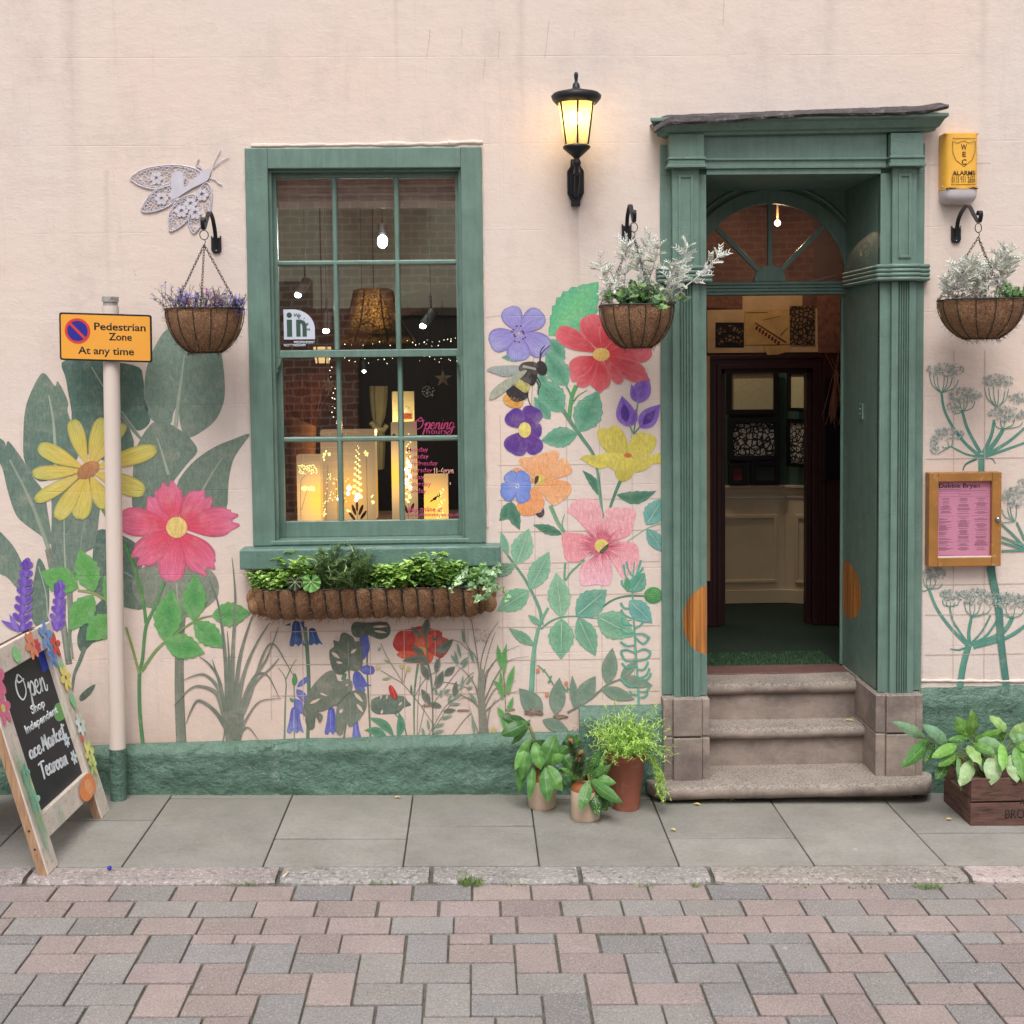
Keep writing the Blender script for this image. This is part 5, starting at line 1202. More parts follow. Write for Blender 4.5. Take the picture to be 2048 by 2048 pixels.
for k, P in enumerate(([(1400, 900), (1380, 500), (1320, 100), (1290, -60)], [(1410, 900), (1400, 500), (1480, 200), (1600, 10)], [(1420, 900), (1430, 600), (1500, 300), (1560, 130)], [(1430, 900), (1480, 560), (1640, 360), (1820, 275)], [(1430, 900), (1560, 620), (1700, 440), (1920, 390)], [(1440, 950), (1540, 760), (1640, 700), (1790, 650)], [(1440, 1000), (1540, 900), (1680, 800), (1830, 755)], [(1400, 950), (1300, 860), (1160, 800), (990, 815)], [(1390, 900), (1340, 700), (1240, 560), (1130, 480)], [(1395, 960), (1320, 860), (1240, 830), (1160, 860)], [(1440, 700), (1460, 560), (1540, 480)], [(1400, 700), (1360, 420), (1250, 260), (1220, 0)], [(1395, 1240), (1380, 900), (1360, 700)], [(1470, 1240), (1490, 1000), (1560, 850)], [(1390, 1240), (1330, 1080), (1280, 930)])):
    a.stroke(P, 15, 3, random.choice(((134, 132, 114), (110, 112, 98), (126, 126, 110))))
a.poly([(1380, 560), (1440, 560), (1450, 900), (1490, 1250), (1400, 1250), (1375, 900)], (140, 140, 124), (126, 126, 110))
for k in range(40):
    x, y = 1350+random.random()*150, 90+random.random()*150; a.stroke([(x, y), (x+random.uniform(-16, 16), y+random.uniform(-16, 16)), (x+random.uniform(-16, 16), y+14)], 2.4, 2.4, (146, 128, 118), 3)
a.done()
a = A('painted_leaves', 'wavy bright green blades painted on a thin stalk', rp, 52)
a.stroke([(1640, 500), (1660, 700), (1670, 1010)], 8, 8, (120, 120, 80))
for b_, t_, w, bd_ in (((1630, 520), (1580, 260), 60, 0), ((1660, 580), (1685, 250), 62, -.06), ((1590, 740), (1610, 540), 40, .1), ((1640, 860), (1520, 640), 60, .16), ((1680, 780), (1765, 480), 66, 0), ((1700, 800), (1730, 700), 24, 0), ((1690, 990), (1755, 820), 50, 0), ((1660, 1060), (1580, 930), 60, 0), ((1660, 1170), (1610, 1030), 50, .1)): a.leaf(b_, t_, w, (112, 176, 92), (80, 156, 80), bend=bd_, serr=.15)
for k in range(12): a.stroke([(1545, 1220), (1545+random.uniform(-50, 60), 1160+random.uniform(-30, 20))], 8, 3, (206, 184, 98), 2)
a.done()
# ---- right hand column
a = A('painted_flower', 'pale lilac flower with five round petals painted top left of the right panel', rR, 12)
for an, L, w in ((112, 260, 200), (42, 290, 210), (-32, 320, 235), (-92, 260, 220), (-160, 290, 225)): a.petal((365, 590), an, 12, L, w, (150, 134, 206), (158, 156, 214), edge=(112, 100, 176))
for k in range(13):
    t_ = k*.49; r_ = 46+24*(k % 3); x, y = 365+r_*math.cos(t_*2), 600+r_*.8*math.sin(t_*2); a.stroke([(365, 600), (x, y)], 4, 3, (204, 196, 226), 2); a.disc((x, y), 9, 7, (62, 36, 108), n=8)
a.done()
a = A('painted_leaves', 'big jagged emerald leaf painted above the red flower', rR, 2)
a.leaf((640, 620), (1110, 110), 390, (86, 184, 136), (110, 198, 130), serr=.14, n=24, peak=.5, bend=.03); a.stroke([(655, 640), (600, 800)], 12, 12, (170, 190, 160)); a.done()
a = A('painted_flower', 'large red flower with yellow centre painted behind the middle hanging basket', rR, 14)
for an, L, w, tp in ((152, 470, 190, 'round'), (108, 385, 235, 'round'), (72, 370, 190, 'round'), (35, 300, 120, 'round'), (4, 480, 210, 'round'), (-28, 480, 190, 'point'), (-55, 330, 110, 'round'), (-92, 340, 200, 'point'), (-132, 370, 220, 'notch'), (-150, 330, 190, 'round')): a.petal((1135, 790), an, 50, L, w, (206, 40, 56), (226, 96, 106), tp, edge=(236, 132, 140))
a.disc((1137, 793), 80, 62, (234, 192, 88), (226, 172, 72)); a.done()
a = A('painted_leaves', 'green serrated leaves and stem painted under the red flower', rR, 2)
a.stroke([(905, 1080), (860, 1200), (835, 1400)], 40, 40, (88, 160, 92)); a.stroke([(810, 1090), (850, 1170), (860, 1260)], 18, 22, (96, 156, 110)); a.stroke([(1010, 1125), (920, 1180), (860, 1260)], 6, 22, (88, 150, 96))
a.stroke([(770, 1300), (860, 1440), (960, 1580), (1040, 1690), (1080, 1780), (1110, 1940), (1130, 2100), (1150, 2330)], 40, 18, (96, 146, 118))
for b_, t_, w in (((640, 650), (800, 840), 160), ((820, 1090), (615, 770), 215), ((780, 1330), (540, 1020), 250), ((930, 1520), (1110, 1130), 270), ((915, 1540), (570, 1600), 190), ((660, 1400), (505, 1190), 125), ((440, 810), (200, 820), 90), ((560, 960), (620, 1090), 90)): a.leaf(b_, t_, w, TG, TG2, serr=.12, n=18)
a.stroke([(505, 760), (490, 1100), (480, 1310)], 7, 7, (150, 176, 150)); a.done()
a = A('painted_bee', 'painted bumblebee flying under the lilac flower', rR, 22)
a.poly([(65, 940), (120, 905), (250, 895), (400, 900), (360, 960), (240, 1000), (160, 980)], (166, 172, 166), (146, 158, 152)); a.disc((310, 1225), 100, 65, (232, 172, 56), (220, 150, 40), 20)
a.poly([(245, 1130), (300, 1080), (430, 1140), (440, 1200), (340, 1240), (270, 1190)], (50, 46, 52)); a.poly([(320, 1070), (380, 1000), (470, 1080), (430, 1150), (370, 1120)], (196, 186, 92)); a.poly([(370, 1010), (440, 940), (540, 980), (500, 1080), (440, 1060)], (44, 40, 46)); a.poly([(360, 930), (400, 870), (500, 860), (560, 900), (540, 970), (420, 970)], (78, 66, 60)); a.stroke([(400, 900), (530, 930)], 26, 20, (164, 164, 160))
a.disc((577, 920), 52, 70, (56, 44, 48), (40, 32, 36), -20); a.poly([(85, 1210), (120, 1120), (250, 1020), (360, 960), (440, 940), (380, 1020), (260, 1120), (150, 1200)], (158, 166, 140), (172, 172, 150))
for P in ([(560, 860), (580, 780), (655, 705)], [(560, 860), (570, 760), (610, 705)], [(520, 1030), (550, 1080), (545, 1170)], [(530, 1000), (565, 1060), (555, 1110)], [(450, 1140), (450, 1200), (480, 1280)]): a.stroke(P, 12, 6, (44, 36, 40))
for k in range(60):
    x, y = random.choice(((330, 1170), (440, 1010), (300, 1220), (380, 1080))); x += random.uniform(-70, 70); y += random.uniform(-40, 40); a.stroke([(x, y), (x-10, y+22)], 3, 1, random.choice(((90, 84, 88), (40, 36, 40))) if y < 1180 else (200, 140, 40), 2)
a.done()
a = A('painted_flower', 'deep purple flower with yellow centre painted below the bee', rR, 12)
for an, L, w in ((65, 235, 200), (130, 225, 190), (-2, 160, 140), (-60, 250, 170), (-120, 250, 230)): a.petal((420, 1500), an, 20, L, w, (104, 52, 142), (88, 50, 146), edge=(140, 96, 186))
a.disc((420, 1500), 60, 72, (232, 216, 106), (222, 200, 90)); a.done()
a = A('painted_flower', 'three purple buds painted above the yellow flower', rR, 12)
a.stroke([(1480, 1240), (1460, 1400), (1440, 1540)], 12, 14, (96, 150, 126)); a.stroke([(1405, 1460), (1440, 1540)], 12, 12, (96, 150, 126)); a.stroke([(1500, 1470), (1445, 1535)], 12, 14, (84, 140, 108))
for b_, t_, w in (((1490, 1250), (1560, 960), 170), ((1470, 1240), (1420, 1070), 80), ((1390, 1470), (1330, 1180), 180), ((1420, 1460), (1465, 1300), 80), ((1500, 1480), (1690, 1260), 170)): a.leaf(b_, t_, w, (150, 110, 204), (120, 76, 186), peak=.4)
for b_, t_, w in (((1370, 1430), (1350, 1250), 80), ((1530, 1450), (1640, 1320), 80)): a.leaf(b_, t_, w, (84, 46, 150))
a.done()
a = A('painted_flower', 'yellow open flower painted beside the door pilaster', rR, 12)
YE = (226, 208, 66); YS = (206, 188, 58)
a.poly([(1270, 1880), (1430, 1890), (1420, 1940), (1350, 1985), (1290, 1960)], YS); a.poly([(930, 1775), (1000, 1735), (1120, 1750), (1200, 1820), (1150, 1860), (1050, 1840), (960, 1780)], YS, YE); a.poly([(1500, 1800), (1600, 1740), (1690, 1720), (1705, 1800), (1600, 1820)], YE)
a.poly([(1095, 1520), (1150, 1480), (1200, 1490), (1250, 1455), (1330, 1500), (1385, 1620), (1390, 1730), (1250, 1740), (1140, 1650)], YE, YS); a.poly([(1395, 1720), (1410, 1600), (1480, 1530), (1560, 1530), (1640, 1560), (1650, 1640), (1560, 1770), (1500, 1800)], YE, (220, 202, 70))
a.poly([(1100, 1730), (1300, 1715), (1400, 1750), (1530, 1810), (1620, 1790), (1560, 1870), (1440, 1900), (1300, 1890), (1200, 1840)], (228, 212, 72), YS); a.disc((1386, 1738), 38, 22, (220, 112, 56)); a.done()
a = A('painted_flower', 'soft orange flower painted behind the blue one', rS, 12)
OR = (240, 176, 122); OI = (236, 158, 92)
a.poly([(370, 80), (500, 60), (650, 10), (730, 10), (735, 80), (640, 200), (540, 260), (440, 200), (380, 140)], OR, OI); a.poly([(640, 180), (760, 80), (800, 90), (860, 170), (850, 220), (720, 270), (600, 280)], (240, 180, 126), OI); a.poly([(600, 290), (720, 280), (840, 310), (850, 400), (740, 500), (680, 515), (590, 420), (540, 330)], OI, OR); a.poly([(520, 330), (590, 440), (600, 520), (520, 600), (400, 610), (340, 520), (430, 440)], OI, (238, 152, 84)); a.poly([(265, 210), (360, 165), (470, 240), (520, 290), (400, 320), (300, 260)], (236, 160, 96))
a.disc((555, 280), 52, 52, (226, 196, 86)); a.poly([(510, 300), (520, 250), (550, 245), (545, 290), (520, 320)], (84, 56, 46)); a.poly([(525, 600), (570, 580), (595, 545), (603, 600), (570, 632), (540, 620)], (70, 44, 56)); a.done()
a = A('painted_flower', 'periwinkle blue flower painted over the orange one', rS, 22)
BL = (112, 140, 216)
for an, L, w in ((125, 150, 135), (55, 150, 140), (-5, 135, 130), (-60, 175, 140), (-140, 170, 150), (180, 150, 60)): a.petal((345, 335), an, 6, L, w, (130, 150, 224), BL, edge=(94, 116, 196))
for k in range(6): a.disc((349+16*math.cos(k*1.05), 337+18*math.sin(k*1.05)), 6, 6, (236, 232, 240), n=8)
a.done()
a = A('painted_leaves', 'dark green leaves and stems painted round the orange flower', rS, 4)
for b_, t_, w, bd_ in (((285, 490), (180, 665), 120, -.1), ((290, 480), (375, 750), 120, .05), ((770, 790), (495, 700), 90, .0), ((1120, 430), (958, 190), 80, .08), ((1280, 420), (1655, 382), 120, .12)): a.leaf(b_, t_, w, (84, 142, 112), (60, 116, 92), bend=bd_, serr=.14, n=15)
a.stroke([(660, 520), (730, 680), (790, 770)], 38, 32, (112, 166, 128)); a.stroke([(795, 600), (770, 690), (785, 760)], 6, 22, (110, 166, 130)); a.stroke([(1320, 280), (1270, 400), (1220, 540)], 34, 24, (84, 140, 112)); a.stroke([(1100, 160), (1115, 380), (1155, 620)], 18, 18, (110, 160, 134)); a.done()
a = A('painted_flower', 'large pale pink flower with yellow centre painted in the middle of the right panel', rS, 12)
P1 = (236, 150, 162); P2 = (240, 176, 180)
a.poly([(905, 462), (1050, 460), (1115, 500), (1150, 620), (1140, 800), (1060, 810), (900, 640), (820, 570)], P2, P1); a.poly([(1170, 600), (1210, 545), (1330, 540), (1460, 565), (1440, 700), (1400, 800), (1240, 850), (1160, 800)], P2, P1); a.poly([(1210, 870), (1380, 860), (1470, 890), (1495, 1000), (1480, 1100), (1400, 1160), (1350, 1210), (1270, 1100), (1200, 960)], P1, P2)
a.poly([(1100, 980), (1180, 960), (1240, 1090), (1230, 1230), (1180, 1275), (1090, 1260), (960, 1270), (935, 1200), (950, 1080)], P1, (242, 184, 196)); a.poly([(770, 790), (900, 780), (1050, 810), (1080, 900), (960, 1030), (860, 1050), (800, 1020), (785, 950)], (236, 142, 150), P1)
rr = random.Random(5)
for an in range(0, 360, 6):
    if rr.random() < .8: t_ = math.radians(an); r_ = rr.uniform(130, 220); a.stroke([(1140+55*math.cos(t_), 900+60*math.sin(t_)), (1140+r_*math.cos(t_+.04), 900+r_*math.sin(t_+.04))], 13, 2, (226, 104, 132), 2)
a.disc((1140, 900), 66, 66, (226, 204, 96)); a.poly([(1205, 880), (1195, 930), (1150, 965), (1120, 955), (1160, 910)], (84, 60, 56)); a.done()
a = A('painted_leaves', 'sprays of mint green leaves painted below the pale pink flower', rS, 2)
a.stroke([(260, 990), (400, 1180), (480, 1320), (560, 1500), (580, 1640)], 22, 34, (100, 156, 130)); a.stroke([(640, 1480), (560, 1640), (510, 1860), (495, 2030), (480, 2330)], 26, 54, (110, 172, 142)); a.stroke([(570, 1680), (660, 1610), (760, 1570), (900, 1560), (1100, 1580), (1420, 1600)], 22, 8, (104, 156, 132)); a.stroke([(800, 1050), (795, 1220), (860, 1140), (980, 1030)], 22, 20, (108, 162, 128)); a.stroke([(1100, 1510), (1240, 1410), (1380, 1370), (1560, 1370)], 20, 16, (80, 134, 108)); a.stroke([(1380, 860), (1560, 740), (1700, 690)], 8, 10, (140, 176, 154))
for b_, t_, w, c in (((340, 1075), (460, 735), 205, (140, 196, 160)), ((470, 1310), (650, 950), 190, (134, 190, 156)), ((465, 1320), (160, 1510), 200, (128, 190, 150)), ((260, 990), (195, 760), 75, (124, 184, 152)), ((330, 1080), (100, 1180), 120, (124, 168, 132)), ((765, 1570), (715, 1145), 215, (142, 196, 158)), ((765, 1580), (760, 1960), 240, (122, 184, 146)), ((900, 1555), (1190, 1310), 250, (110, 176, 152)), ((920, 1570), (1085, 1930), 195, (116, 178, 144)), ((1095, 1560), (1450, 1740), 260, (128, 186, 150)), ((570, 1640), (450, 1545), 60, (124, 184, 146)), ((505, 1830), (270, 1670), 95, (116, 174, 136)), ((1560, 700), (1720, 450), 190, (110, 180, 168)), ((1565, 740), (1730, 960), 130, (104, 172, 160)), ((1430, 1330), (1545, 1150), 150, (92, 170, 144)), ((1390, 1330), (1370, 1190), 60, (84, 166, 120)), ((1400, 1410), (1615, 1620), 180, (106, 178, 166))):
    a.leaf(b_, t_, w, c, tuple(q*.86 for q in c), serr=.12, n=18, rib=(176, 212, 182))
a.done()
a = A('painted_flower', 'round green seed pod painted against the door pilaster', rS, 22)
a.disc((1626, 1362), 90, 78, (96, 176, 92), (66, 146, 82)); 
for k in range(-3, 4): a.stroke([(1550, 1362+k*8), (1626, 1362+k*22), (1700, 1362+k*10)], 5, 5, (52, 120, 66))
a.done()
a = A('painted_leaves', 'teal feathery frond painted beside the door pilaster', rV, 24)
a.stroke([(1165, -290), (1150, -100), (1155, 60), (1175, 380), (1190, 620), (1198, 800)], 10, 20, (98, 172, 150)); TC = (78, 172, 150)
for b_, c_, t_ in (((1150, -130), (1100, -180), (1085, -270)), ((1150, -150), (1180, -190), (1215, -300)), ((1150, -180), (1120, -230), (1105, -290)), ((1160, -150), (1200, -200), (1232, -245)), ((1150, -60), (1080, -110), (1070, -150)), ((1150, 60), (1090, 60), (1062, 20)), ((1150, 70), (1200, 60), (1240, 20)), ((1150, 140), (1090, 110), (1065, 70)), ((1160, 120), (1220, 120), (1245, 60)), ((1165, 215), (1210, 190), (1262, 130)), ((1150, 190), (1080, 180), (1075, 130)), ((1160, 250), (1080, 250), (1070, 200)), ((1165, 270), (1230, 330), (1280, 280)), ((1165, 340), (1110, 345), (1060, 315)), ((1170, 400), (1110, 375), (1062, 385)), ((1175, 455), (1100, 455), (1062, 390)), ((1185, 390), (1240, 370), (1292, 395)), ((1185, 460), (1260, 440), (1290, 400)), ((1180, 500), (1110, 510), (1070, 475)), ((1190, 525), (1240, 520), (1270, 465)), ((1195, 590), (1250, 570), (1280, 515)), ((1195, 600), (1260, 600), (1292, 550)), ((1190, 650), (1120, 650), (1060, 590)), ((1200, 690), (1250, 690), (1285, 640)), ((1195, 715), (1150, 710), (1128, 685)), ((1200, 735), (1240, 730), (1268, 700)), ((1175, 255), (1230, 255), (1280, 285))):
    a.stroke([b_, c_, t_], 9, 18, TC)
a.done()
a = A('painted_leaves', 'dusky grey green leaves painted above the potted plants', rV, 26)
a.stroke([(660, 850), (830, 750), (960, 640), (1100, 585)], 16, 12, (118, 134, 116))
for b_, t_, w in (((470, 870), (295, 665), 150), ((570, 870), (600, 585), 125), ((720, 830), (695, 565), 62), ((740, 790), (872, 572), 130), ((960, 640), (1000, 358), 120), ((915, 670), (1168, 750), 100), ((1055, 590), (1305, 645), 90), ((1060, 580), (1190, 460), 66), ((470, 905), (670, 985), 95), ((300, 1010), (380, 900), 60)): a.leaf(b_, t_, w, (126, 148, 130), (112, 138, 118))
for P in ([(435, 490), (500, 550), (555, 640)], [(690, 660), (650, 680), (620, 640)]): a.stroke(P, 8, 8, (96, 156, 120))
for x, y in ((437, 533), (650, 630), (505, 715)): a.disc((x, y), 15, 18, (222, 136, 106))
for P in (((470, 540), (495, 520)), ((520, 590), (545, 570)), ((510, 625), (540, 600)), ((660, 690), (660, 650))): a.leaf(P[0], P[1], 16, (96, 156, 120), n=6)
a.done()
a = A('painted_flower', 'teal stemmed cow parsley painted behind the menu case', rQ, 2)
ST = (84, 150, 132); ST2 = (64, 122, 110); HD = [(168, 182, 176), (150, 166, 160), (182, 192, 186), (136, 154, 148), (158, 172, 156)]
def umbel(a, hub, ends, hw, hh, hc, n=110, seed=1):
    for e in ends: a.stroke([hub, ((hub[0]+e[0])/2+(e[0]-hub[0])*.25, (hub[1]+e[1])/2+8), e], 5, 4, ST)
    a.dots(hc, hw, hh, n, 5.6, HD, seed=seed)
a.stroke([(505, 575), (505, 620), (505, 670)], 38, 36, ST)
for P, w in (([(285, 240), (300, 330), (350, 430), (420, 520), (500, 590)], 13), ([(400, 340), (430, 440), (500, 570)], 14), ([(575, 385), (560, 470), (515, 570)], 15), ([(625, 440), (580, 510), (525, 575)], 20), ([(745, 430), (650, 510), (530, 580)], 14), ([(745, 512), (640, 550), (520, 590)], 12), ([(340, 535), (420, 575), (490, 590)], 9)): a.stroke(P, w, w*1.5, ST)
a.stroke([(480, 600), (420, 630), (402, 665)], 14, 6, ST2); a.stroke([(530, 598), (565, 602), (582, 628)], 8, 4, ST2)
umbel(a, (283, 238), [(218, 135), (240, 140), (262, 150), (300, 150), (320, 145), (345, 150), (378, 165)], 105, 38, (308, 108), 150, 2)
umbel(a, (403, 340), [(358, 295), (385, 270), (410, 270), (430, 265), (470, 282), (355, 350)], 95, 44, (415, 250), 150, 3); a.dots((350, 300), 36, 50, 60, 5.5, HD, seed=8)
umbel(a, (592, 318), [(522, 205), (545, 210), (572, 205), (600, 215), (635, 225), (655, 215)], 92, 36, (595, 168), 140, 4)
umbel(a, (625, 436), [(580, 400), (610, 375), (635, 370), (690, 380), (735, 395)], 105, 42, (645, 350), 160, 5); a.dots((705, 265), 55, 30, 70, 5.5, HD, seed=9)
umbel(a, (333, 535), [(262, 577), (290, 530), (320, 505), (345, 500)], 90, 32, (320, 462), 120, 6); a.dots((245, 520), 30, 50, 60, 5.5, HD, seed=10)
umbel(a, (690, 945), [(618, 880), (650, 870), (665, 860), (700, 870), (612, 945)], 70, 60, (690, 810), 170, 7); a.dots((730, 760), 40, 50, 60, 5.5, HD, seed=11)
for P in ([(700, 950), (745, 1050)], [(615, 960), (680, 1020), (745, 1090)], [(615, 1030), (745, 1085)], [(615, 1060), (745, 1100)], [(615, 1110), (745, 1105)]): a.stroke(P, 10, 14, ST)
a.stroke([(555, 1195), (575, 1300), (600, 1420), (615, 1620), (645, 1860)], 44, 38, (74, 132, 118))
a.done()
a = A('painted_flower', 'low cow parsley with pale heads painted beneath the menu case', rQ, 16)
a.stroke([(435, 1630), (405, 1740), (385, 1870)], 34, 38, ST)
for P, w in (([(215, 1320), (260, 1430), (340, 1540), (430, 1630)], 14), ([(330, 1420), (350, 1500), (430, 1620)], 10), ([(450, 1475), (435, 1560), (440, 1625)], 16), ([(555, 1465), (510, 1550), (445, 1625)], 10), ([(600, 1480), (530, 1580), (450, 1625)], 12), ([(680, 1470), (620, 1560), (460, 1635)], 22), ([(750, 1520), (640, 1590), (460, 1640)], 18)): a.stroke(P, w, w*1.3, ST)
a.stroke([(425, 1640), (380, 1655), (332, 1650)], 12, 5, ST)
umbel(a, (215, 1320), [(185, 1262), (200, 1260), (225, 1262), (255, 1270), (290, 1290), (178, 1328)], 68, 34, (245, 1235), 110, 20)
umbel(a, (330, 1416), [(290, 1385), (310, 1385), (335, 1390), (360, 1390), (383, 1385)], 60, 30, (330, 1352), 100, 21)
umbel(a, (452, 1473), [(410, 1385), (440, 1390), (470, 1400), (500, 1400), (520, 1440), (560, 1420)], 95, 42, (470, 1358), 190, 22)
umbel(a, (672, 1480), [(600, 1410), (640, 1420), (690, 1420), (740, 1430)], 105, 44, (630, 1378), 190, 23); a.dots((725, 1390), 40, 34, 60, 5.5, HD, seed=24)
a.done()
HC = (206, 184, 170)
for P in ([(860, 58), (857, 90), (852, 116)], [(925, 58), (922, 94)], [(999, 62), (996, 118)], [(970, 118), (966, 158)], [(1098, 42), (1094, 80), (1089, 116)], [(1150, 60), (1148, 75)], [(1448, 0), (1446, 52)], [(268, 540), (271, 552)], [(1846, 500), (1843, 560), (1848, 640)], [(940, 640), (1000, 632), (1040, 640)], [(20, 1290), (80, 1282), (170, 1290)], [(1860, 330), (1980, 326)]): a = A('hairline_crack', 'thin hairline crack in the plaster'); a.stroke(P, 1.5, 1., HC, 4); a.done()
a = A('pencil_grid', 'faint brown pencil grid left on the wall under the flowers', None, 0, 1.); PG = (202, 176, 160)
for x in (1000, 1066, 1132, 1198, 1262): a.stroke([(x, 800+random.random()*40), (x+4, 1100), (x+7, 1400)], 1.3, 1.3, PG, 2)
for y in (930, 1000, 1063, 1126, 1190, 1254, 1320, 1385): a.stroke([(996, y+1), (1320, y-3)], 1.3, 1.3, PG, 2)
for x in (541, 605, 740, 808, 870, 936): a.stroke([(x, 1262), (x+2, 1440)], 1.3, 1.3, PG, 2)
for y in (1262, 1328, 1390): a.stroke([(541, y+2), (960, y-3)], 1.3, 1.3, PG, 2)
for x in (1846, 1908, 1970): a.stroke([(x, 700), (x-2, 1370)], 1.2, 1.2, PG, 2)
for y in (918, 1170, 1230, 1310): a.stroke([(1850, y), (2048, y-3)], 1.2, 1.2, PG, 2)
a.done()
# ================================================================== STREET OBJECTS
Z = Vector((0, 0, 1)); X = Vector((1, 0, 0))
# ---- sign post
pb = W(237, 1600, -.12); pt_ = W(221, 612, -.12); pb.z = gz(pb.x)
sp_ = thing('sign_post', 'cream painted post with green foot carrying a pedestrian zone sign', 'sign post', pb)
ax_ = (pt_-pb); zg = WZ(236, 1497, -.12)
kg = (zg-pb.z)/ax_.z
m_ = MB(); m_.tube([pb+ax_*kg, pb+ax_], .0385, 28); m_.build('pole', 'polepaint', sp_)
m_ = MB(); m_.tube([pb, pb+ax_*(kg+.001)], .0392, 28); m_.build('pole_base', 'green_stone', sp_)
m_ = MB(); m_.tube([pb+ax_*.9985, pb+ax_*1.008], .034, 24); m_.tube([pb+ax_*1.008, pb+ax_*1.018], .039, 24); m_.build('pole_cap', 'galv', sp_)
Ys = -.175
c4 = [W(118, 624.5, Ys), W(303, 630, Ys), W(303.8, 726, Ys), W(119.8, 720, Ys)]   # TL TR BR BL
su = (c4[1]-c4[0]); sv = (c4[0]-c4[3]); sw_, sh_ = su.length, sv.length; su.normalize(); sv.normalize(); so = c4[3]
def rrect(mb, x0, x1, z0, z1, r, d0, d1, n=5):
    P = []
    for cx0, cz0, a0 in ((x1-r, z1-r, 0), (x0+r, z1-r, 90), (x0+r, z0+r, 180), (x1-r, z0+r, 270)):
        for k in range(n+1): t = math.radians(a0+90*k/n); P.append((cx0+r*math.cos(t), cz0+r*math.sin(t)))
    nn = su.cross(sv); m = len(P); vs = [so+su*x+sv*z+nn*d0 for x, z in P]+[so+su*x+sv*z+nn*d1 for x, z in P]
    mb.add(vs, [tuple(range(m))[::-1], tuple(range(m, 2*m))]+[(i, (i+1) % m, m+(i+1) % m, m+i) for i in range(m)])
m_ = MB(); rrect(m_, 0, sw_, 0, sh_, .012, -.006, .0); sb_ = m_.build('sign_plate', 'black', sp_)
m_ = MB(); rrect(m_, .008, sw_-.008, .008, sh_-.008, .008, .0002, .0012); m_.build('sign_face', 'sign_y', sb_)
def disc3(mb, c, r, nn, u, v, d0, d1, n=32, r2=None):
    vs = [c+u*r*math.cos(2*PI*k/n)+v*r*math.sin(2*PI*k/n)+nn*d1 for k in range(n)]
    if r2 is None: mb.add(vs, [tuple(range(n))])
    else:
        vs += [c+u*r2*math.cos(2*PI*k/n)+v*r2*math.sin(2*PI*k/n)+nn*d1 for k in range(n)]; mb.add(vs, [(k, (k+1) % n, n+(k+1) % n, n+k) for k in range(n)])
nn = su.cross(sv); ps_ = sw_/185.
cc = so+su*(36.5*ps_)+sv*(sh_-36.5*ps_)
m_ = MB(); disc3(m_, cc, 24*ps_, nn, su, sv, 0, .0016); m_.build('sign_symbol', 'blue', sb_)
m_ = MB(); disc3(m_, cc, 25.6*ps_, nn, su, sv, 0, .0019, r2=20.5*ps_)
q = (su-sv).normalized(); q2 = (su+sv).normalized(); w_ = 2.6*ps_; m_.add([cc-q*22*ps_-q2*w_+nn*.002, cc+q*22*ps_-q2*w_+nn*.002, cc+q*22*ps_+q2*w_+nn*.002, cc-q*22*ps_+q2*w_+nn*.002], [(0, 1, 2, 3)])
m_.build('sign_symbol', 'red', sb_)
for body, x, y, w in (('Pedestrian', 70, 33, 103), ('Zone', 99, 53, 46), ('At any time', 37, 82, 112)):
    text('sign_lettering', body, 'black', sb_, so+su*x*ps_+sv*(sh_-y*ps_)+nn*.0013, su, sv, 21.*ps_, w*ps_, weight=.018, depth=.0004)
for dz in (.05, sh_-.05): m_ = MB(); c0_ = so+su*sw_*.5+sv*dz; m_.box(c0_.x-.05, c0_.x+.06, -.168, -.10, c0_.z-.012, c0_.z+.012); m_.build('sign_clip', 'galv', sp_)

# ---- A-board
def GZp(px, py): return G(px, py)
BRp = G(220.7, 1620.4); BLp = G(97.6, 1751)
lean = Vector((-.255, 0, 0)); hgt = .905
board = thing('chalkboard_sign', 'folding wooden chalkboard sign painted with flowers at the kerb', 'chalkboard', (BLp+BRp)/2)
U = (BRp-BLp); Wd = U.length; U.normalize()
T0 = BLp+lean+Z*hgt; V = (T0-BLp); V = V-U*V.dot(U); Hh = V.length; V.normalize(); N = U.cross(V)
if N.x < 0: N = -N
def BP(u, v, n=0.): return BLp+U*u+V*v+N*n
def bslab(mb, u0, u1, v0, v1, n0, n1, col=None): mb.hexa([BP(u0, v0, n0), BP(u1, v0, n0), BP(u1, v0, n1), BP(u0, v0, n1), BP(u0, v1, n0), BP(u1, v1, n0), BP(u1, v1, n1), BP(u0, v1, n1)], col)
sw0 = .120; th_b = .042; v_b = .125; rail = .105
fr = MB(); bslab(fr, 0, sw0, 0, Hh, -th_b, 0); bslab(fr, Wd-sw0, Wd, 0, Hh, -th_b, 0)
bslab(fr, sw0, Wd-sw0, Hh-rail, Hh-.0, -th_b+.001, -.001); bslab(fr, sw0, Wd-sw0, v_b, v_b+rail, -th_b+.001, -.001)
frame = fr.build('frame', 'whitewash', board, bevel=.004)
for a_ in ((-.0015, .0005, .0, Hh-.003), (Wd-sw0-.0012, Wd-sw0+.0005, .002, v_b-.002), (Wd-.0005, Wd+.0012, .002, Hh-.003)): ed = MB(); bslab(ed, *a_, -th_b+.001, -.006); ed.build('bare_wood_edge', 'wood', board)
ch = MB(); bslab(ch, sw0-.01, Wd-sw0+.01, v_b+rail-.01, Hh-rail+.01, -.034, -.026); ch.build('chalk_panel', 'chalk', board)
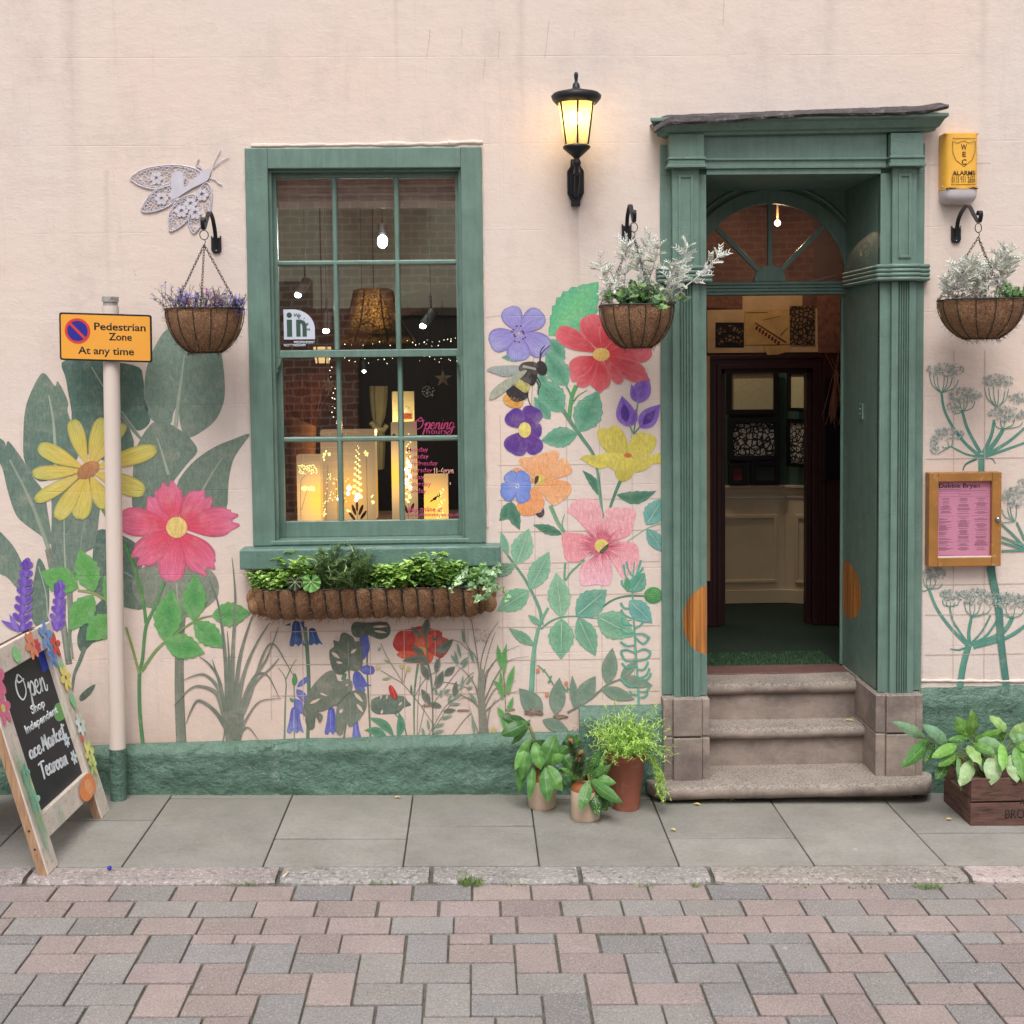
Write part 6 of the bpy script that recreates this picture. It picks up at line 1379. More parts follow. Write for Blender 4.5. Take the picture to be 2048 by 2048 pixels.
# rear frame hinged at the top, splayed the other way
Lr = Vector((-.62, 0, 0)); RB0 = BLp+lean*1.08+Lr*.62; RB1 = BRp+lean*1.08+Lr*.62
RB0.z = gz(RB0.x); RB1.z = gz(RB1.x); Tb = BP(0, Hh-.01, -th_b-.004); Tb1 = BP(Wd, Hh-.01, -th_b-.004)
rf = MB()
for (a, b) in ((RB0, Tb), (RB1-U*.07, Tb1-U*.07)):
    o1 = Vector((-.04, 0, -.01)); uu = U*.07
    rf.hexa([a, a+uu, a+uu+o1, a+o1, b, b+uu, b+uu+o1, b+o1])
for f0 in (.22, .93):
    a = RB0.lerp(Tb, f0); b = RB1.lerp(Tb1, f0); dvec = (Tb-RB0).normalized()*.08; o1 = Vector((-.035, 0, -.008)); rf.hexa([a+U*.07, b-U*.07, b-U*.07+o1, a+U*.07+o1, a+U*.07+dvec, b-U*.07+dvec, b-U*.07+dvec+o1, a+U*.07+dvec+o1])
a = RB0.lerp(Tb, .28); b = RB1.lerp(Tb1, .28); a2 = RB0.lerp(Tb, .93); b2 = RB1.lerp(Tb1, .93); o1 = Vector((-.012, 0, 0)); rf.hexa([a+o1, b+o1, b+o1*2, a+o1*2, a2+o1, b2+o1, b2+o1*2, a2+o1*2])
rf.build('rear_frame', 'darkbrown', board, bevel=.003)
for u in (.2, Wd-.2): hg = MB(); hg.tube([BP(u-.03, Hh+.002, -th_b-.002), BP(u+.03, Hh+.002, -th_b-.002)], .006, 8); bslab(hg, u-.03, u+.03, Hh+.0005, Hh+.002, -th_b-.03, -.01); hg.build('hinge', 'iron', board)
for v in (.12, .20): sc_ = MB(); disc3(sc_, BP(-.0022, v, -.022), .005, -U, N, V, 0, 0, 10); sc_.build('screw', 'black', frame)
# painted motifs on the frame: (u,v) in board units
class BArt:
    def __init__(s): s.mb = MB(); s.k = 0
    def shape(s, pts, col, n=4, hs=.0012, uniform=None):
        s.k += 1; P = [(p.x, p.y) for p in spline([Vector((a, b, 0)) for a, b in pts], n, True)] if n else pts
        s.mb.add([BP(p[0], p[1], hs+.00012*s.k) for p in P], [tuple(reversed(t)) for t in tessellate_polygon([[Vector((p[0], p[1], 0)) for p in P]])], C(*col))
    def flower(s, u, v, r, n, col, cc=None, hs=.0012, ph=0.):
        for k in range(n):
            a = ph+2*PI*k/n; c = (u+r*.58*math.cos(a), v+r*.58*math.sin(a)); s.shape([(c[0]+r*.44*math.cos(t)*math.cos(a)-r*.27*math.sin(t)*math.sin(a), c[1]+r*.44*math.cos(t)*math.sin(a)+r*.27*math.sin(t)*math.cos(a)) for t in [2*PI*j/8 for j in range(8)]], col, 2, hs)
        if cc: s.shape([(u+r*.24*math.cos(t), v+r*.24*math.sin(t)) for t in [2*PI*j/8 for j in range(8)]], cc, 2, hs)
    def line(s, pts, w, col, hs=.0012):
        P = spline([Vector((a, b, 0)) for a, b in pts], 5); s.k += 1; L = []; R = []
        for i, p in enumerate(P):
            d = (P[min(i+1, len(P)-1)]-P[max(i-1, 0)]).normalized(); L.append(BP(p.x-d.y*w/2, p.y+d.x*w/2, hs+.00012*s.k)); R.append(BP(p.x+d.y*w/2, p.y-d.x*w/2, hs+.00012*s.k))
        n = len(P); s.mb.add(L+R, [(i, n+i, n+i+1, i+1) for i in range(n-1)], C(*col))
ba = BArt(); Hq = Hh
ba.flower(.07, Hq-.10, .10, 7, (226, 108, 146)); ba.flower(.06, Hq-.23, .075, 6, (222, 112, 148), (226, 212, 96))
ba.shape([(.30, Hq-.05), (.34, Hq-.02), (.38, Hq-.05), (.37, Hq-.09), (.32, Hq-.09)], (142, 214, 140))
ba.flower(.52, Hq-.055, .07, 6, (240, 140, 100)); ba.flower(.58, Hq-.07, .035, 6, (222, 60, 90)); ba.flower(.70, Hq-.05, .075, 5, (120, 160, 226)); ba.flower(.70, Hq-.15, .055, 5, (96, 140, 220)); ba.flower(Wd-.045, Hq-.11, .06, 5, (226, 80, 60))
ba.shape([(Wd-.09, Hq-.20), (Wd-.06, Hq-.18), (Wd-.04, Hq-.21), (Wd-.06, Hq-.26)], (136, 214, 150)); ba.flower(Wd-.05, Hq-.27, .065, 6, (238, 218, 104)); ba.shape([(Wd-.08, Hq-.37), (Wd-.04, Hq-.35), (Wd-.02, Hq-.39), (Wd-.05, Hq-.43)], (140, 214, 156))
ba.flower(Wd-.05, Hq-.50, .055, 7, (226, 238, 240)); ba.flower(Wd-.05, .30, .06, 6, (236, 232, 130)); ba.flower(Wd-.06, .24, .05, 5, (206, 222, 120)); ba.shape([(Wd-.09, .40), (Wd-.07, .38), (Wd-.08, .36), (Wd-.10, .37)], (226, 96, 60))
ba.shape([(Wd-.30, v_b+.05), (Wd-.22, v_b+.10), (Wd-.12, v_b+.095), (Wd-.10, v_b+.03), (Wd-.18, v_b+.0), (Wd-.26, v_b+.005)], (240, 140, 70)); ba.shape([(Wd-.22, v_b+.07), (Wd-.16, v_b+.08), (Wd-.14, v_b+.03), (Wd-.20, v_b+.02)], (244, 166, 110))
ba.flower(.06, .42, .045, 5, (110, 190, 190)); ba.flower(.07, .30, .05, 5, (150, 206, 196))
for k in range(16):
    u = random.uniform(.015, .085); v0 = random.uniform(.02, .25); ba.line([(u, v0), (u+random.uniform(-.03, .03), v0+.15), (u+random.uniform(-.02, .02), v0+.32)], .004, random.choice(((120, 200, 170), (150, 196, 110), (110, 190, 200), (128, 186, 130))))
for k in range(6):
    u = random.uniform(.1, .3); ba.line([(u, v_b+.01), (u+random.uniform(-.02, .04), v_b+.09)], .004, random.choice(((140, 200, 200), (150, 196, 140))))
for k in range(10):
    u = Wd-random.uniform(.02, .09); v0 = random.uniform(.1, .55); ba.line([(u, v0), (u+random.uniform(-.02, .02), v0+.1)], .004, random.choice(((150, 210, 130), (200, 210, 110))))
ba.mb.build('painted_motif', 'attrpaint', frame)
bb = BArt(); hs = -.0255
bb.shape([(Wd-sw0-.085, Hq-.20), (Wd-sw0+.005, Hq-.20), (Wd-sw0+.005, Hq-.105), (Wd-sw0-.085, Hq-.105)], (36, 60, 170), 0, hs); bb.shape([(Wd-sw0-.09, Hq-.43), (Wd-sw0-.03, Hq-.44), (Wd-sw0+.005, Hq-.43), (Wd-sw0+.005, Hq-.37), (Wd-sw0-.06, Hq-.36), (Wd-sw0-.11, Hq-.39)], (110, 172, 90), 3, hs)
bb.flower(Wd-sw0-.06, Hq-.53, .035, 7, (210, 228, 234), hs=hs); bb.flower(Wd-sw0-.04, Hq-.62, .035, 6, (210, 228, 234), hs=hs); bb.line([(Wd-sw0-.05, Hq-.53), (Wd-sw0+.005, Hq-.53)], .004, (200, 220, 226), hs)
bb.mb.build('painted_motif', 'attrpaint', board)
Nu, Nv = U, V
cpo = -.0255
def bscript(word, u, v, w, h, r, sl=.12):
    tot = sum(SCR[c][1] for c in word); P = script('chalk_lettering', 'chalkpaint', board, BP(u, v, cpo), U*(w/tot), V*h, word, r, sl); return P
def btext(body, u, v, w, h):
    return text('chalk_lettering', body, 'chalkpaint', board, BP(u, v, cpo), U, V, h/.72, w, weight=.022, depth=.0008)
# the reading direction runs away from the kerb; keep the lettering facing the street
def bz_(x, y):      # a measured point on the board's plane
    d = ray(x/3.33, 1200+y/3.33); p = CAM+d*((BP(0, 0, cpo)-CAM).dot(N)/d.dot(N)); return p
def bscript2(word, x0, y0, x1, y1, hpx, r):
    a, b = bz_(x0, y0), bz_(x1, y1); e = (b-a); tot = sum(SCR[c][1] for c in word); h = (bz_(x0, y0)-bz_(x0-hpx*.26, y0-hpx)).length; script('chalk_lettering', 'chalkpaint', board, a, e/tot, V*h, word, r, .05)
def btext2(body, x0, y0, x1, y1, hpx):
    a, b = bz_(x0, y0), bz_(x1, y1); h = (bz_(x0, y0)-bz_(x0-hpx*.26, y0-hpx)).length; text('chalk_lettering', body, 'chalkpaint', board, a, b-a, V, h/.72, (b-a).length, weight=.03, depth=.0008)
bscript2('Open', 128, 668, 318, 598, 92, .058); btext2('Shop', 215, 762, 303, 706, 56); btext2('Independent', 176, 892, 388, 748, 54)
bscript2('ace', 204, 1062, 282, 1012, 52, .10); bscript2('Market', 292, 1008, 440, 906, 58, .10); bscript2('Tearoom', 280, 1186, 455, 1092, 60, .10)

# ---- burglar alarm box
AYb = -.085
az0, az1 = WZ(1918, 403, AYb), WZ(1918, 268, AYb); ax0, ax1 = WX(1892, 330, AYb), WX(1958, 330, AYb)
al = thing('alarm_box', 'yellow burglar alarm box with grey lens on the wall by the doorway', 'alarm box', ((ax0+ax1)/2, 0, az0))
def pillow(mb, z0, z1, bulge0, bulge1, nz=10, top=False, bot=False):
    vs = []; nx = 10
    for i in range(nz+1):
        t = i/nz; z = z0+(z1-z0)*t; bl = bulge0+(bulge1-bulge0)*t
        e = 1.
        if bot: e = math.sqrt(max(.02, 1-(1-min(1, t/.75))**2.4))
        ins = (1-e)*.03; yf = -.02-(abs(AYb)-.02)*(.35+.65*e)
        prof = [(ax0-.006+ins, 0.), (ax0-.006+ins, yf*.45), (ax0+.004+ins, yf*.86), (ax0+.02+ins, yf)]+[((ax0+.02+ins)+(ax1-ax0-.04-2*ins)*k/4, yf-.006*math.sin(PI*k/4)) for k in (1, 2, 3)]+[(ax1-.02-ins, yf), (ax1-.006-ins, yf*.88), (ax1-ins, yf*.5), (ax1-ins, 0.)]
        vs += [(x, y, z) for x, y in prof]
    m = len(prof); mb.add(vs, [(i*m+k, i*m+k+1, (i+1)*m+k+1, (i+1)*m+k) for i in range(nz) for k in range(m-1)], smooth=True)
    mb.add(vs[:m], [tuple(range(m))[::-1]]); mb.add(vs[-m:], [tuple(range(m))])
azm = WZ(1918, 378, AYb)
m_ = MB(); pillow(m_, azm, az1, 0, 0); m_.box(ax0-.004, ax1+.002, -.080, -.001, az1, az1+.006); cas = m_.build('casing', 'alarm', al)
m_ = MB(); pillow(m_, az0-.008, azm-.002, 0, 0, bot=True); m_.build('lens', 'greyplastic', al)
m_ = MB()
for k in range(26):
    x = ax0+.005+(ax1-ax0-.01)*k/25; m_.ball((x, AYb-.002+.004*(k in (0, 1, 24, 25)), azm+.004+.003*noise.noise(Vector((x*60, 0, 0)))), .0035+.0015*abs(noise.noise(Vector((x*90, 0, 0)))), seg=6, rings=4)
m_.build('cracked_edge', simple('rust_brown', C(96, 62, 36), .8, .3, 30, 0), cas)
br_ = 'dark_print'; M[br_] = simple('brown_print', C(84, 56, 20), .6, .05, 10, 0)
def atext(body, px0, px1, pyb, pyt, weight=.02):
    a, b = W(px0, pyb, AYb-.008), W(px1, pyb, AYb-.008); a.y = b.y = AYb-.0065; return text('casing_lettering', body, br_, cas, a, X, Z, (WZ(px0, pyt, AYb)-WZ(px0, pyb, AYb))/.72, b.x-a.x, weight=weight, depth=.0006)
atext('W', 1922, 1934, 299, 288); atext('E', 1925, 1932, 313, 303); atext('C', 1923.5, 1933, 329, 318); atext('ALARMS', 1905, 1951, 350, 341); atext('0115 931 2656', 1903.5, 1950.5, 365, 352, .0)
m_ = MB(); ya = AYb-.007
for P in ([(1904, 277), (1952, 277)], [(1902, 369), (1951, 369)], [(1905, 283), (1916, 286), (1927, 282), (1938, 286), (1951, 283), (1950, 305), (1944, 320), (1928, 333), (1912, 320), (1906, 305), (1905, 283)]):
    Q = [W(x, y, ya) for x, y in P]
    for a, b in zip(Q[:-1], Q[1:]):
        d = (b-a).normalized(); n_ = Vector((-d.z, 0, d.x))*.0012; m_.add([a-n_, b-n_, b+n_, a+n_], [(0, 1, 2, 3)])
m_.build('casing_emblem', br_, cas)
for q_ in (ax0-.002, ax1+.001): m_ = MB(); m_.ball((q_, -.045, azm+.015), .006); m_.build('screw', 'steel', cas)

# ---- menu case
my = -.062; mx0, mx1, mz0, mz1 = WX(1858, 1040, my), WX(2003, 1040, my), WZ(1930, 1133, my), WZ(1930, 945, my)
mc = thing('menu_case', 'varnished wooden menu case with pink menu on the wall by the door', 'menu case', ((mx0+mx1)/2, 0, mz0))
m_ = MB(); fw_ = .047
m_.box(mx0, mx0+fw_, my, -.001, mz0, mz1); m_.box(mx1-fw_, mx1, my, -.001, mz0, mz1); m_.box(mx0+fw_, mx1-fw_, my+.0005, -.001, mz0, mz0+.045); m_.box(mx0+fw_, mx1-fw_, my+.0005, -.001, mz1-.045, mz1); m_.build('case_frame', 'oak', mc, bevel=.004)
m_ = MB(); m_.box(mx0+fw_-.001, mx1-fw_+.001, -.036, -.03, mz0+.044, mz1-.044); sheet = m_.build('menu_sheet', 'pink', mc)
m_ = MB(); m_.box(mx0+fw_, mx1-fw_, my+.010, my+.012, mz0+.045, mz1-.045); m_.build('glass_pane', glassmat('case_glass', (.97, .97, .97, 1), .5), mc)
m_ = MB(); m_.box(mx0+fw_, mx1-fw_, my+.004, my+.012, mz0+.045, mz0+.050); m_.build('glazing_strip', simple('white_strip', C(230, 225, 220), .5, .05, 9, 0), mc)
m_ = MB(); kx, kz = WX(1995, 1038, my), WZ(1995, 1038, my); m_.ball((kx, my-.006, kz), .0115, sc=(1, .8, 1)); m_.tube([(kx, my, kz), (kx, my-.006, kz)], .013, 16); m_.build('lock_knob', 'steel', mc)
sx0, sx1, sz0, sz1 = mx0+fw_, mx1-fw_, mz0+.045, mz1-.045
text('menu_lettering', 'Debbie Bryan', 'darkink', sheet, Vector((sx0+.010, -.0362, sz1-.032)), X, Z, .030, (sx1-sx0)*.76, depth=.0004, weight=.008)
m_ = MB(); rr = random.Random(8); yy = -.0364
def ml(x0, x1, z, h=.0016): m_.box(x0, x1, yy, yy+.0003, z, z+h)
wd = sx1-sx0
ml(sx0+.01, sx0+.12, sz1-.042); ml(sx0+.01, sx1-.02, sz1-.049); ml(sx0+.008, sx1-.008, sz1-.060, .0008); ml(sx0+wd*.4, sx0+wd*.62, sz1-.068); ml(sx0+.008, sx1-.008, sz1-.076, .0008)
for zone in ((sz1-.085, sz1-.165), (sz1-.185, sz0+.03)):
    for c_i in range(3):
        cx0 = sx0+wd*(.17+.33*c_i); z = zone[0]
        while z > zone[1]:
            w = wd*rr.uniform(.05, .13); 
            if c_i == 0 and zone[0] < sz1-.1: ml(sx0+.012, sx0+.012+w*2, z)
            else: ml(cx0-w, cx0+w, z)
            z -= rr.choice((.0045, .0045, .009))
ml(sx0+.008, sx1-.008, sz1-.172, .0008); ml(sx0+wd*.4, sx0+wd*.6, sz1-.178); ml(sx0+.01, sx0+wd*.33, sz0+.042, .0008); ml(sx0+.01, sx0+wd*.33, sz0+.008, .0008)
m_.build('menu_text_lines', 'ink', sheet)

# ---- wall lantern
LY = -.215; lcx = WX(1153, 260, LY)
wlz = lambda py: WZ(1153, py, LY)
ln = thing('wall_lantern', 'black wall lantern with a glowing lamp between window and door', 'wall lantern', (lcx, 0, wlz(320)))
k_ = (D+LY)/F
m_ = MB(); m_.lathe([(48*k_, wlz(199)), (50*k_, wlz(192)), (45*k_, wlz(187)), (20*k_, wlz(181)), (8*k_, wlz(177)), (7*k_, wlz(169)), (5*k_, wlz(166)), (3*k_, wlz(164)), (3.4*k_, wlz(158)), (4.4*k_, wlz(150)), (3*k_, wlz(145)), (.5*k_, wlz(144))], (lcx, LY, 0), 28, cap=False)
m_.lathe([(48*k_, wlz(199)), (40*k_, wlz(208)), (36*k_, wlz(207))], (lcx, LY, 0), 28, cap=False); m_.build('lantern_cap', 'iron', ln)
m_ = MB(); m_.lathe([(24*k_, wlz(291)), (27.5*k_, wlz(293)), (27*k_, wlz(297)), (18*k_, wlz(305)), (9*k_, wlz(313)), (5*k_, wlz(317)), (5*k_, wlz(318)), (8.5*k_, wlz(323)), (8.5*k_, wlz(328)), (6*k_, wlz(332)), (4*k_, wlz(334)), (4*k_, wlz(350))], (lcx, LY, 0), 24); m_.build('lantern_base', 'iron', ln)
for k in range(6):
    m_ = MB(); a = PI/2+k*PI/3+.0; c_, s_ = math.cos(a), math.sin(a); m_.tube([(lcx+37*k_*c_, LY+37*k_*s_, wlz(205)), (lcx+25*k_*c_, LY+25*k_*s_, wlz(290))], .0045, 6); m_.build('lantern_rib', 'iron', ln)
t = NT('frosted_lantern_glass'); t.n.remove(t.b); df = t.new('ShaderNodeBsdfTranslucent'); df.inputs[0].default_value = (.95, .8, .42, 1); tr_ = t.new('ShaderNodeBsdfTransparent'); tr_.inputs[0].default_value = (1, .93, .72, 1)
mx_ = t.new('ShaderNodeMixShader'); mx_.inputs[0].default_value = .55; t.l.new(tr_.outputs[0], mx_.inputs[1]); t.l.new(df.outputs[0], mx_.inputs[2]); d2 = t.new('ShaderNodeBsdfDiffuse'); d2.inputs[0].default_value = (.8, .72, .5, 1); m2 = t.new('ShaderNodeMixShader'); m2.inputs[0].default_value = .3; t.l.new(mx_.outputs[0], m2.inputs[1]); t.l.new(d2.outputs[0], m2.inputs[2]); t.l.new(m2.outputs[0], t.out.inputs[0]); M['frost'] = t.m
m_ = MB(); m_.lathe([(24*k_, wlz(290)), (35.5*k_, wlz(206))], (lcx, LY, 0), 30, cap=False); m_.build('lantern_glass', 'frost', ln)
m_ = MB(); m_.ball((lcx-.004, LY, wlz(236)), .026, sc=(1, 1, 1.25)); M['bulb'] = emis('warm_bulb', (1., .72, .32, 1), 60.); m_.build('bulb', 'bulb', ln)
m_ = MB(); m_.tube([(lcx, LY, wlz(290)), (lcx, LY, wlz(255))], .016, 12); m_.build('lamp_holder', 'paper', ln)
m_ = MB(); bx0, bx1 = WX(1138, 370, -.03), WX(1165, 370, -.03); bxm = (bx0+bx1)/2
zz = lambda py: WZ(1150, py, -.03)
m_.extr([(bxm-.040, zz(342)), (bxm-.040, zz(386)), (bxm-.022, zz(402)), (bxm-.022, zz(412)), (bxm+.022, zz(412)), (bxm+.022, zz(402)), (bxm+.040, zz(386)), (bxm+.040, zz(342)), (bxm+.024, zz(332)), (bxm+.022, zz(318)), (bxm-.022, zz(318)), (bxm-.024, zz(332))], -.035, 0.)
m_.extr([(bxm-.026, zz(348)), (bxm-.024, zz(390)), (bxm+.024, zz(390)), (bxm+.026, zz(348))], -.05, -.034)
m_.build('back_plate', 'iron', ln, bevel=.004)
m_ = MB(); m_.tube(spline([(bxm, -.045, zz(392)), (bxm, -.10, zz(372)), (bxm, -.14, zz(350)), (lcx, -.18, wlz(342)), (lcx, LY, wlz(348))], 6), .014, 10); m_.tube(spline([(bxm, -.05, zz(345)), (bxm, -.11, zz(338)), (bxm, -.14, zz(350)), (bxm, -.10, zz(362))], 6), .011, 8); m_.build('lantern_arm', 'iron', ln)

# ---- lace moth made of cut metal on the wall
mo = MB(); my_ = -.006
Rm = (240, 280, 4.39)
def mp(x, y, yy=my_): return W(Rm[0]+x/Rm[2], Rm[1]+y/Rm[2], yy)
def mline(P, r=.0030, closed=False, n=4): mo.tube([mp(p.x, p.y) for p in spline([Vector((a, b, 0)) for a, b in P], n, closed)], r, 5, closed=closed)
mk_ = [0]
def mpoly(P, n=3):
    mk_[0] += 1; e_ = mk_[0]*.00006
    Q = [(p.x, p.y) for p in spline([Vector((a, b, 0)) for a, b in P], n, True)]; m = len(Q)
    vs = [mp(x, y, my_-.002-e_) for x, y in Q]+[mp(x, y, my_+.002-e_) for x, y in Q]; tr3 = tessellate_polygon([[Vector((x, y, 0)) for x, y in Q]])
    mo.add(vs, [tuple(t) for t in tr3]+[tuple(i+m for i in t[::-1]) for t in tr3]+[(i, (i+1) % m, m+(i+1) % m, m+i) for i in range(m)])
wings = [[(95, 340), (200, 260), (360, 225), (500, 220), (640, 245), (710, 290), (690, 350), (560, 420), (440, 400), (330, 430), (200, 410)],
         [(190, 610), (250, 500), (340, 420), (440, 380), (560, 400), (520, 480), (440, 570), (330, 620), (230, 635)],
         [(430, 780), (430, 660), (480, 560), (560, 500), (660, 480), (640, 580), (600, 690), (530, 760), (450, 800)],
         [(635, 815), (600, 720), (620, 600), (680, 480), (740, 380), (790, 400), (805, 500), (790, 620), (740, 700), (680, 790)]]
hubs = [[(320, 335), (520, 330)], [(365, 515), (480, 480)], [(540, 625), (620, 560)], [(660, 640), (720, 480)]]
rr = random.Random(6)
def inpoly(x, y, P):
    c = False
    for i in range(len(P)):
        a, b = P[i], P[i-1]
        if (a[1] > y) != (b[1] > y) and x < (b[0]-a[0])*(y-a[1])/(b[1]-a[1])+a[0]: c = not c
    return c
for wgi, hb in zip(wings, hubs):
    mline(wgi, .0030, True)
    ctr = (sum(p[0] for p in wgi)/len(wgi), sum(p[1] for p in wgi)/len(wgi)); mline([(ctr[0]+(p[0]-ctr[0])*.88, ctr[1]+(p[1]-ctr[1])*.88) for p in wgi], .0016, True)
    for h in hb:
        for q in range(6):
            a = q*PI/3; mpoly([(h[0]+38*math.cos(a)+20*math.cos(t_), h[1]+38*math.sin(a)+20*math.sin(t_)) for t_ in [k*PI/3 for k in range(6)]], 2)
        mline([(h[0]+18*math.cos(k), h[1]+18*math.sin(k)) for k in range(6)], .0026, True); mline([(h[0]+38*math.cos(k), h[1]+38*math.sin(k)) for k in range(6)], .0026, True)
    pts = []
    for _ in range(900):
        x, y = rr.uniform(90, 810), rr.uniform(215, 820)
        if inpoly(x, y, wgi) and all((x-p[0])**2+(y-p[1])**2 > 26**2 for p in pts) and all((x-h[0])**2+(y-h[1])**2 > 56**2 for h in hb): pts.append((x, y))
    for (x, y) in pts:
        r_ = rr.uniform(13, 20); mline([(x+r_*rr.uniform(.7, 1.2)*math.cos(k*1.05), y+r_*rr.uniform(.7, 1.2)*math.sin(k*1.05)) for k in range(6)], .0018, True, 3)
mpoly([(560, 420), (640, 350), (700, 300), (760, 255), (800, 245), (790, 300), (770, 350), (700, 390), (620, 430), (540, 480), (460, 520), (440, 480), (500, 440)])
mpoly([(455, 300), (540, 280), (560, 380), (540, 470), (460, 470)])
mline([(810, 245), (840, 170), (885, 85)], .002); mline([(815, 250), (870, 200), (955, 148)], .002); mline([(720, 290), (720, 255), (672, 225), (690, 165)], .0035); mline([(790, 335), (830, 345), (860, 375), (895, 392)], .0030); mline([(740, 300), (725, 250), (690, 215)], .002)
moth = mo.build('lace_moth', 'lace'); tag(moth, 'silver grey lace moth cut from metal on the wall above the lobelia basket', 'wall ornament')

# ---- hanging basket brackets and baskets
def chainline(mb, a, b, link=.020, r=.0016):
    a = Vector(a); b = Vector(b); L = (b-a).length; n = int(L/(link*.72)); d = (b-a).normalized(); s1_ = d.orthogonal().normalized(); s2_ = d.cross(s1_)
    for k in range(n):
        c = a.lerp(b, (k+.5)/n); s_ = s1_ if k % 2 else s2_
        mb.tube([c+d*link*.5*math.cos(t_)+s_*link*.26*math.sin(t_) for t_ in [2*PI*j/8 for j in range(8)]], r, 4, closed=True)
def basket_set(plate, hook_z_px, ringx, rimpy, rimL, rimR, botpy, brk_label, bsk_label, yaw, Yb=-.30, tilt=0., curl=True):
    px, py = plate; pc = W(px, py, 0); x = pc.x
    br = thing('basket_bracket', brk_label, 'bracket', (x, 0, pc.z), 'iron brackets holding the hanging baskets')
    m_ = MB(); m_.extr([(x-.024, pc.z-.025), (x-.024, pc.z+.045), (x-.008, pc.z+.032), (x+.008, pc.z+.032), (x+.024, pc.z+.045), (x+.024, pc.z-.025), (x+.014, pc.z-.040), (x-.014, pc.z-.040)][::-1], -.012, 0.); m_.build('bracket_plate', 'iron', br, bevel=.003)
    for q_ in ((0, -.008, .005), (-.017, .034, .003), (.017, .034, .003), (0, -.028, .0035)): m_ = MB(); m_.ball((x+q_[0], -.013, pc.z+q_[1]), q_[2], seg=8, rings=5); m_.build('screw', 'steel', br)
    hz = WZ(ringx, hook_z_px, Yb)
    P = spline([Vector((x, -.014, pc.z-.01)), Vector((x, -.03, pc.z+.06)), Vector((x, -.09, hz+.085)), Vector((x, -.17, hz+.10)), Vector((x, -.24, hz+.05)), Vector((x, Yb, hz+.010)), Vector((x, Yb-.025, hz+.022)), Vector((x, Yb-.030, hz+.05)), Vector((x, Yb-.006, hz+.058)), Vector((x, Yb+.006, hz+.042))], 6)
    m_ = MB(); vs = []
    for i, p in enumerate(P):
        d = (P[min(i+1, len(P)-1)]-P[max(i-1, 0)]).normalized(); n_ = Vector((0, -d.z, d.y))
        for (u_, v_) in ((-.009, -.0035), (.009, -.0035), (.009, .0035), (-.009, .0035)): vs.append(p+Vector((u_, 0, 0))+n_*v_)
    n_p = len(P); m_.add(vs, [(i*4+k, i*4+(k+1) % 4, (i+1)*4+(k+1) % 4, (i+1)*4+k) for i in range(n_p-1) for k in range(4)]+[(0, 1, 2, 3), tuple((n_p-1)*4+k for k in (3, 2, 1, 0))]); m_.build('bracket_arm', 'iron', br)
    R = (WX(rimR, rimpy, Yb)-WX(rimL, rimpy, Yb))/2; cx0 = (WX(rimR, rimpy, Yb)+WX(rimL, rimpy, Yb))/2; rz = WZ((rimL+rimR)/2, rimpy, Yb); bz = WZ((rimL+rimR)/2, botpy, Yb-.05); hgt_ = rz-bz
    bk = thing('hanging_basket', bsk_label, 'hanging basket', (cx0, Yb, bz), 'coir lined hanging baskets')
    m_ = MB(); prof = []; nn_ = 14
    def rad(t): return R*(math.sin(t*PI/2))**.62 if t > 0 else 0
    br0 = R*.36
    prof = [(br0*.02, 0.)]+[(br0+(R-br0)*math.sin(k/nn_*PI/2)**.95, hgt_*(1-math.cos(k/nn_*PI/2))*.55+hgt_*.45*(k/nn_)) for k in range(nn_+1)]
    seg = 48; vs = []
    for (r_, z_) in prof:
        for k in range(seg):
            a = 2*PI*k/seg; e = .006*noise.noise(Vector((math.cos(a)*4+cx0*7, math.sin(a)*4, z_*22)))+.004*abs(math.sin(a*7+.3))
            top = z_ > hgt_*.97
            vs.append((cx0+(r_+e-.004)*math.cos(a), Yb+(r_+e-.004)*math.sin(a), bz+z_+(.006*noise.noise(Vector((a*6, cx0, 3))) if top else 0)))
    m = len(prof); fs = [(i*seg+k, i*seg+(k+1) % seg, (i+1)*seg+(k+1) % seg, (i+1)*seg+k) for i in range(m-1) for k in range(seg)]
    m_.add(vs, fs, smooth=True); coir_fuzz(m_, vs[seg:], 700, .020, random.Random(int(px))); m_.build('coir_liner', 'coir', bk)
    m_ = MB(); m_.lathe([(0.001, hgt_*.86), (R*.93, hgt_*.84)], (cx0, Yb, bz), 24, cap=False); m_.build('compost', 'soil', bk)
    m_ = MB(); m_.tube([(cx0+(R+.004)*math.cos(a), Yb+(R+.004)*math.sin(a), rz+.002) for a in [2*PI*k/48 for k in range(48)]], .0032, 6, closed=True)
    m_.tube([(cx0+(br0+.012)*math.cos(a), Yb+(br0+.012)*math.sin(a), bz+.002) for a in [2*PI*k/32 for k in range(32)]], .003, 6, closed=True)
    for k in range(14):
        a = yaw+2*PI*k/14; m_.tube([(cx0+(r_+.004)*math.cos(a), Yb+(r_+.004)*math.sin(a), bz+z_) for r_, z_ in prof[1:]], .0024, 5)
    m_.build('wire_frame', 'wire', bk)
    ring = Vector((x, Yb, hz-.018)); m_ = MB(); m_.tube([ring+Vector((.020*math.cos(t_)*math.cos(.4), .020*math.cos(t_)*math.sin(.4), .022*math.sin(t_))) for t_ in [2*PI*j/14 for j in range(14)]], .0024, 5, closed=True)
    top = ring-Z*.045; m_.tube([ring-Z*.022, ring-Z*.03+X*.006, top], .0022, 5)
    for a in (yaw+.5, yaw+.5+2*PI/3, yaw+.5+4*PI/3): chainline(m_, top, (cx0+R*math.cos(a), Yb+R*math.sin(a), rz))
    m_.build('chain', 'chain', bk)
    return cx0, Yb, rz, R
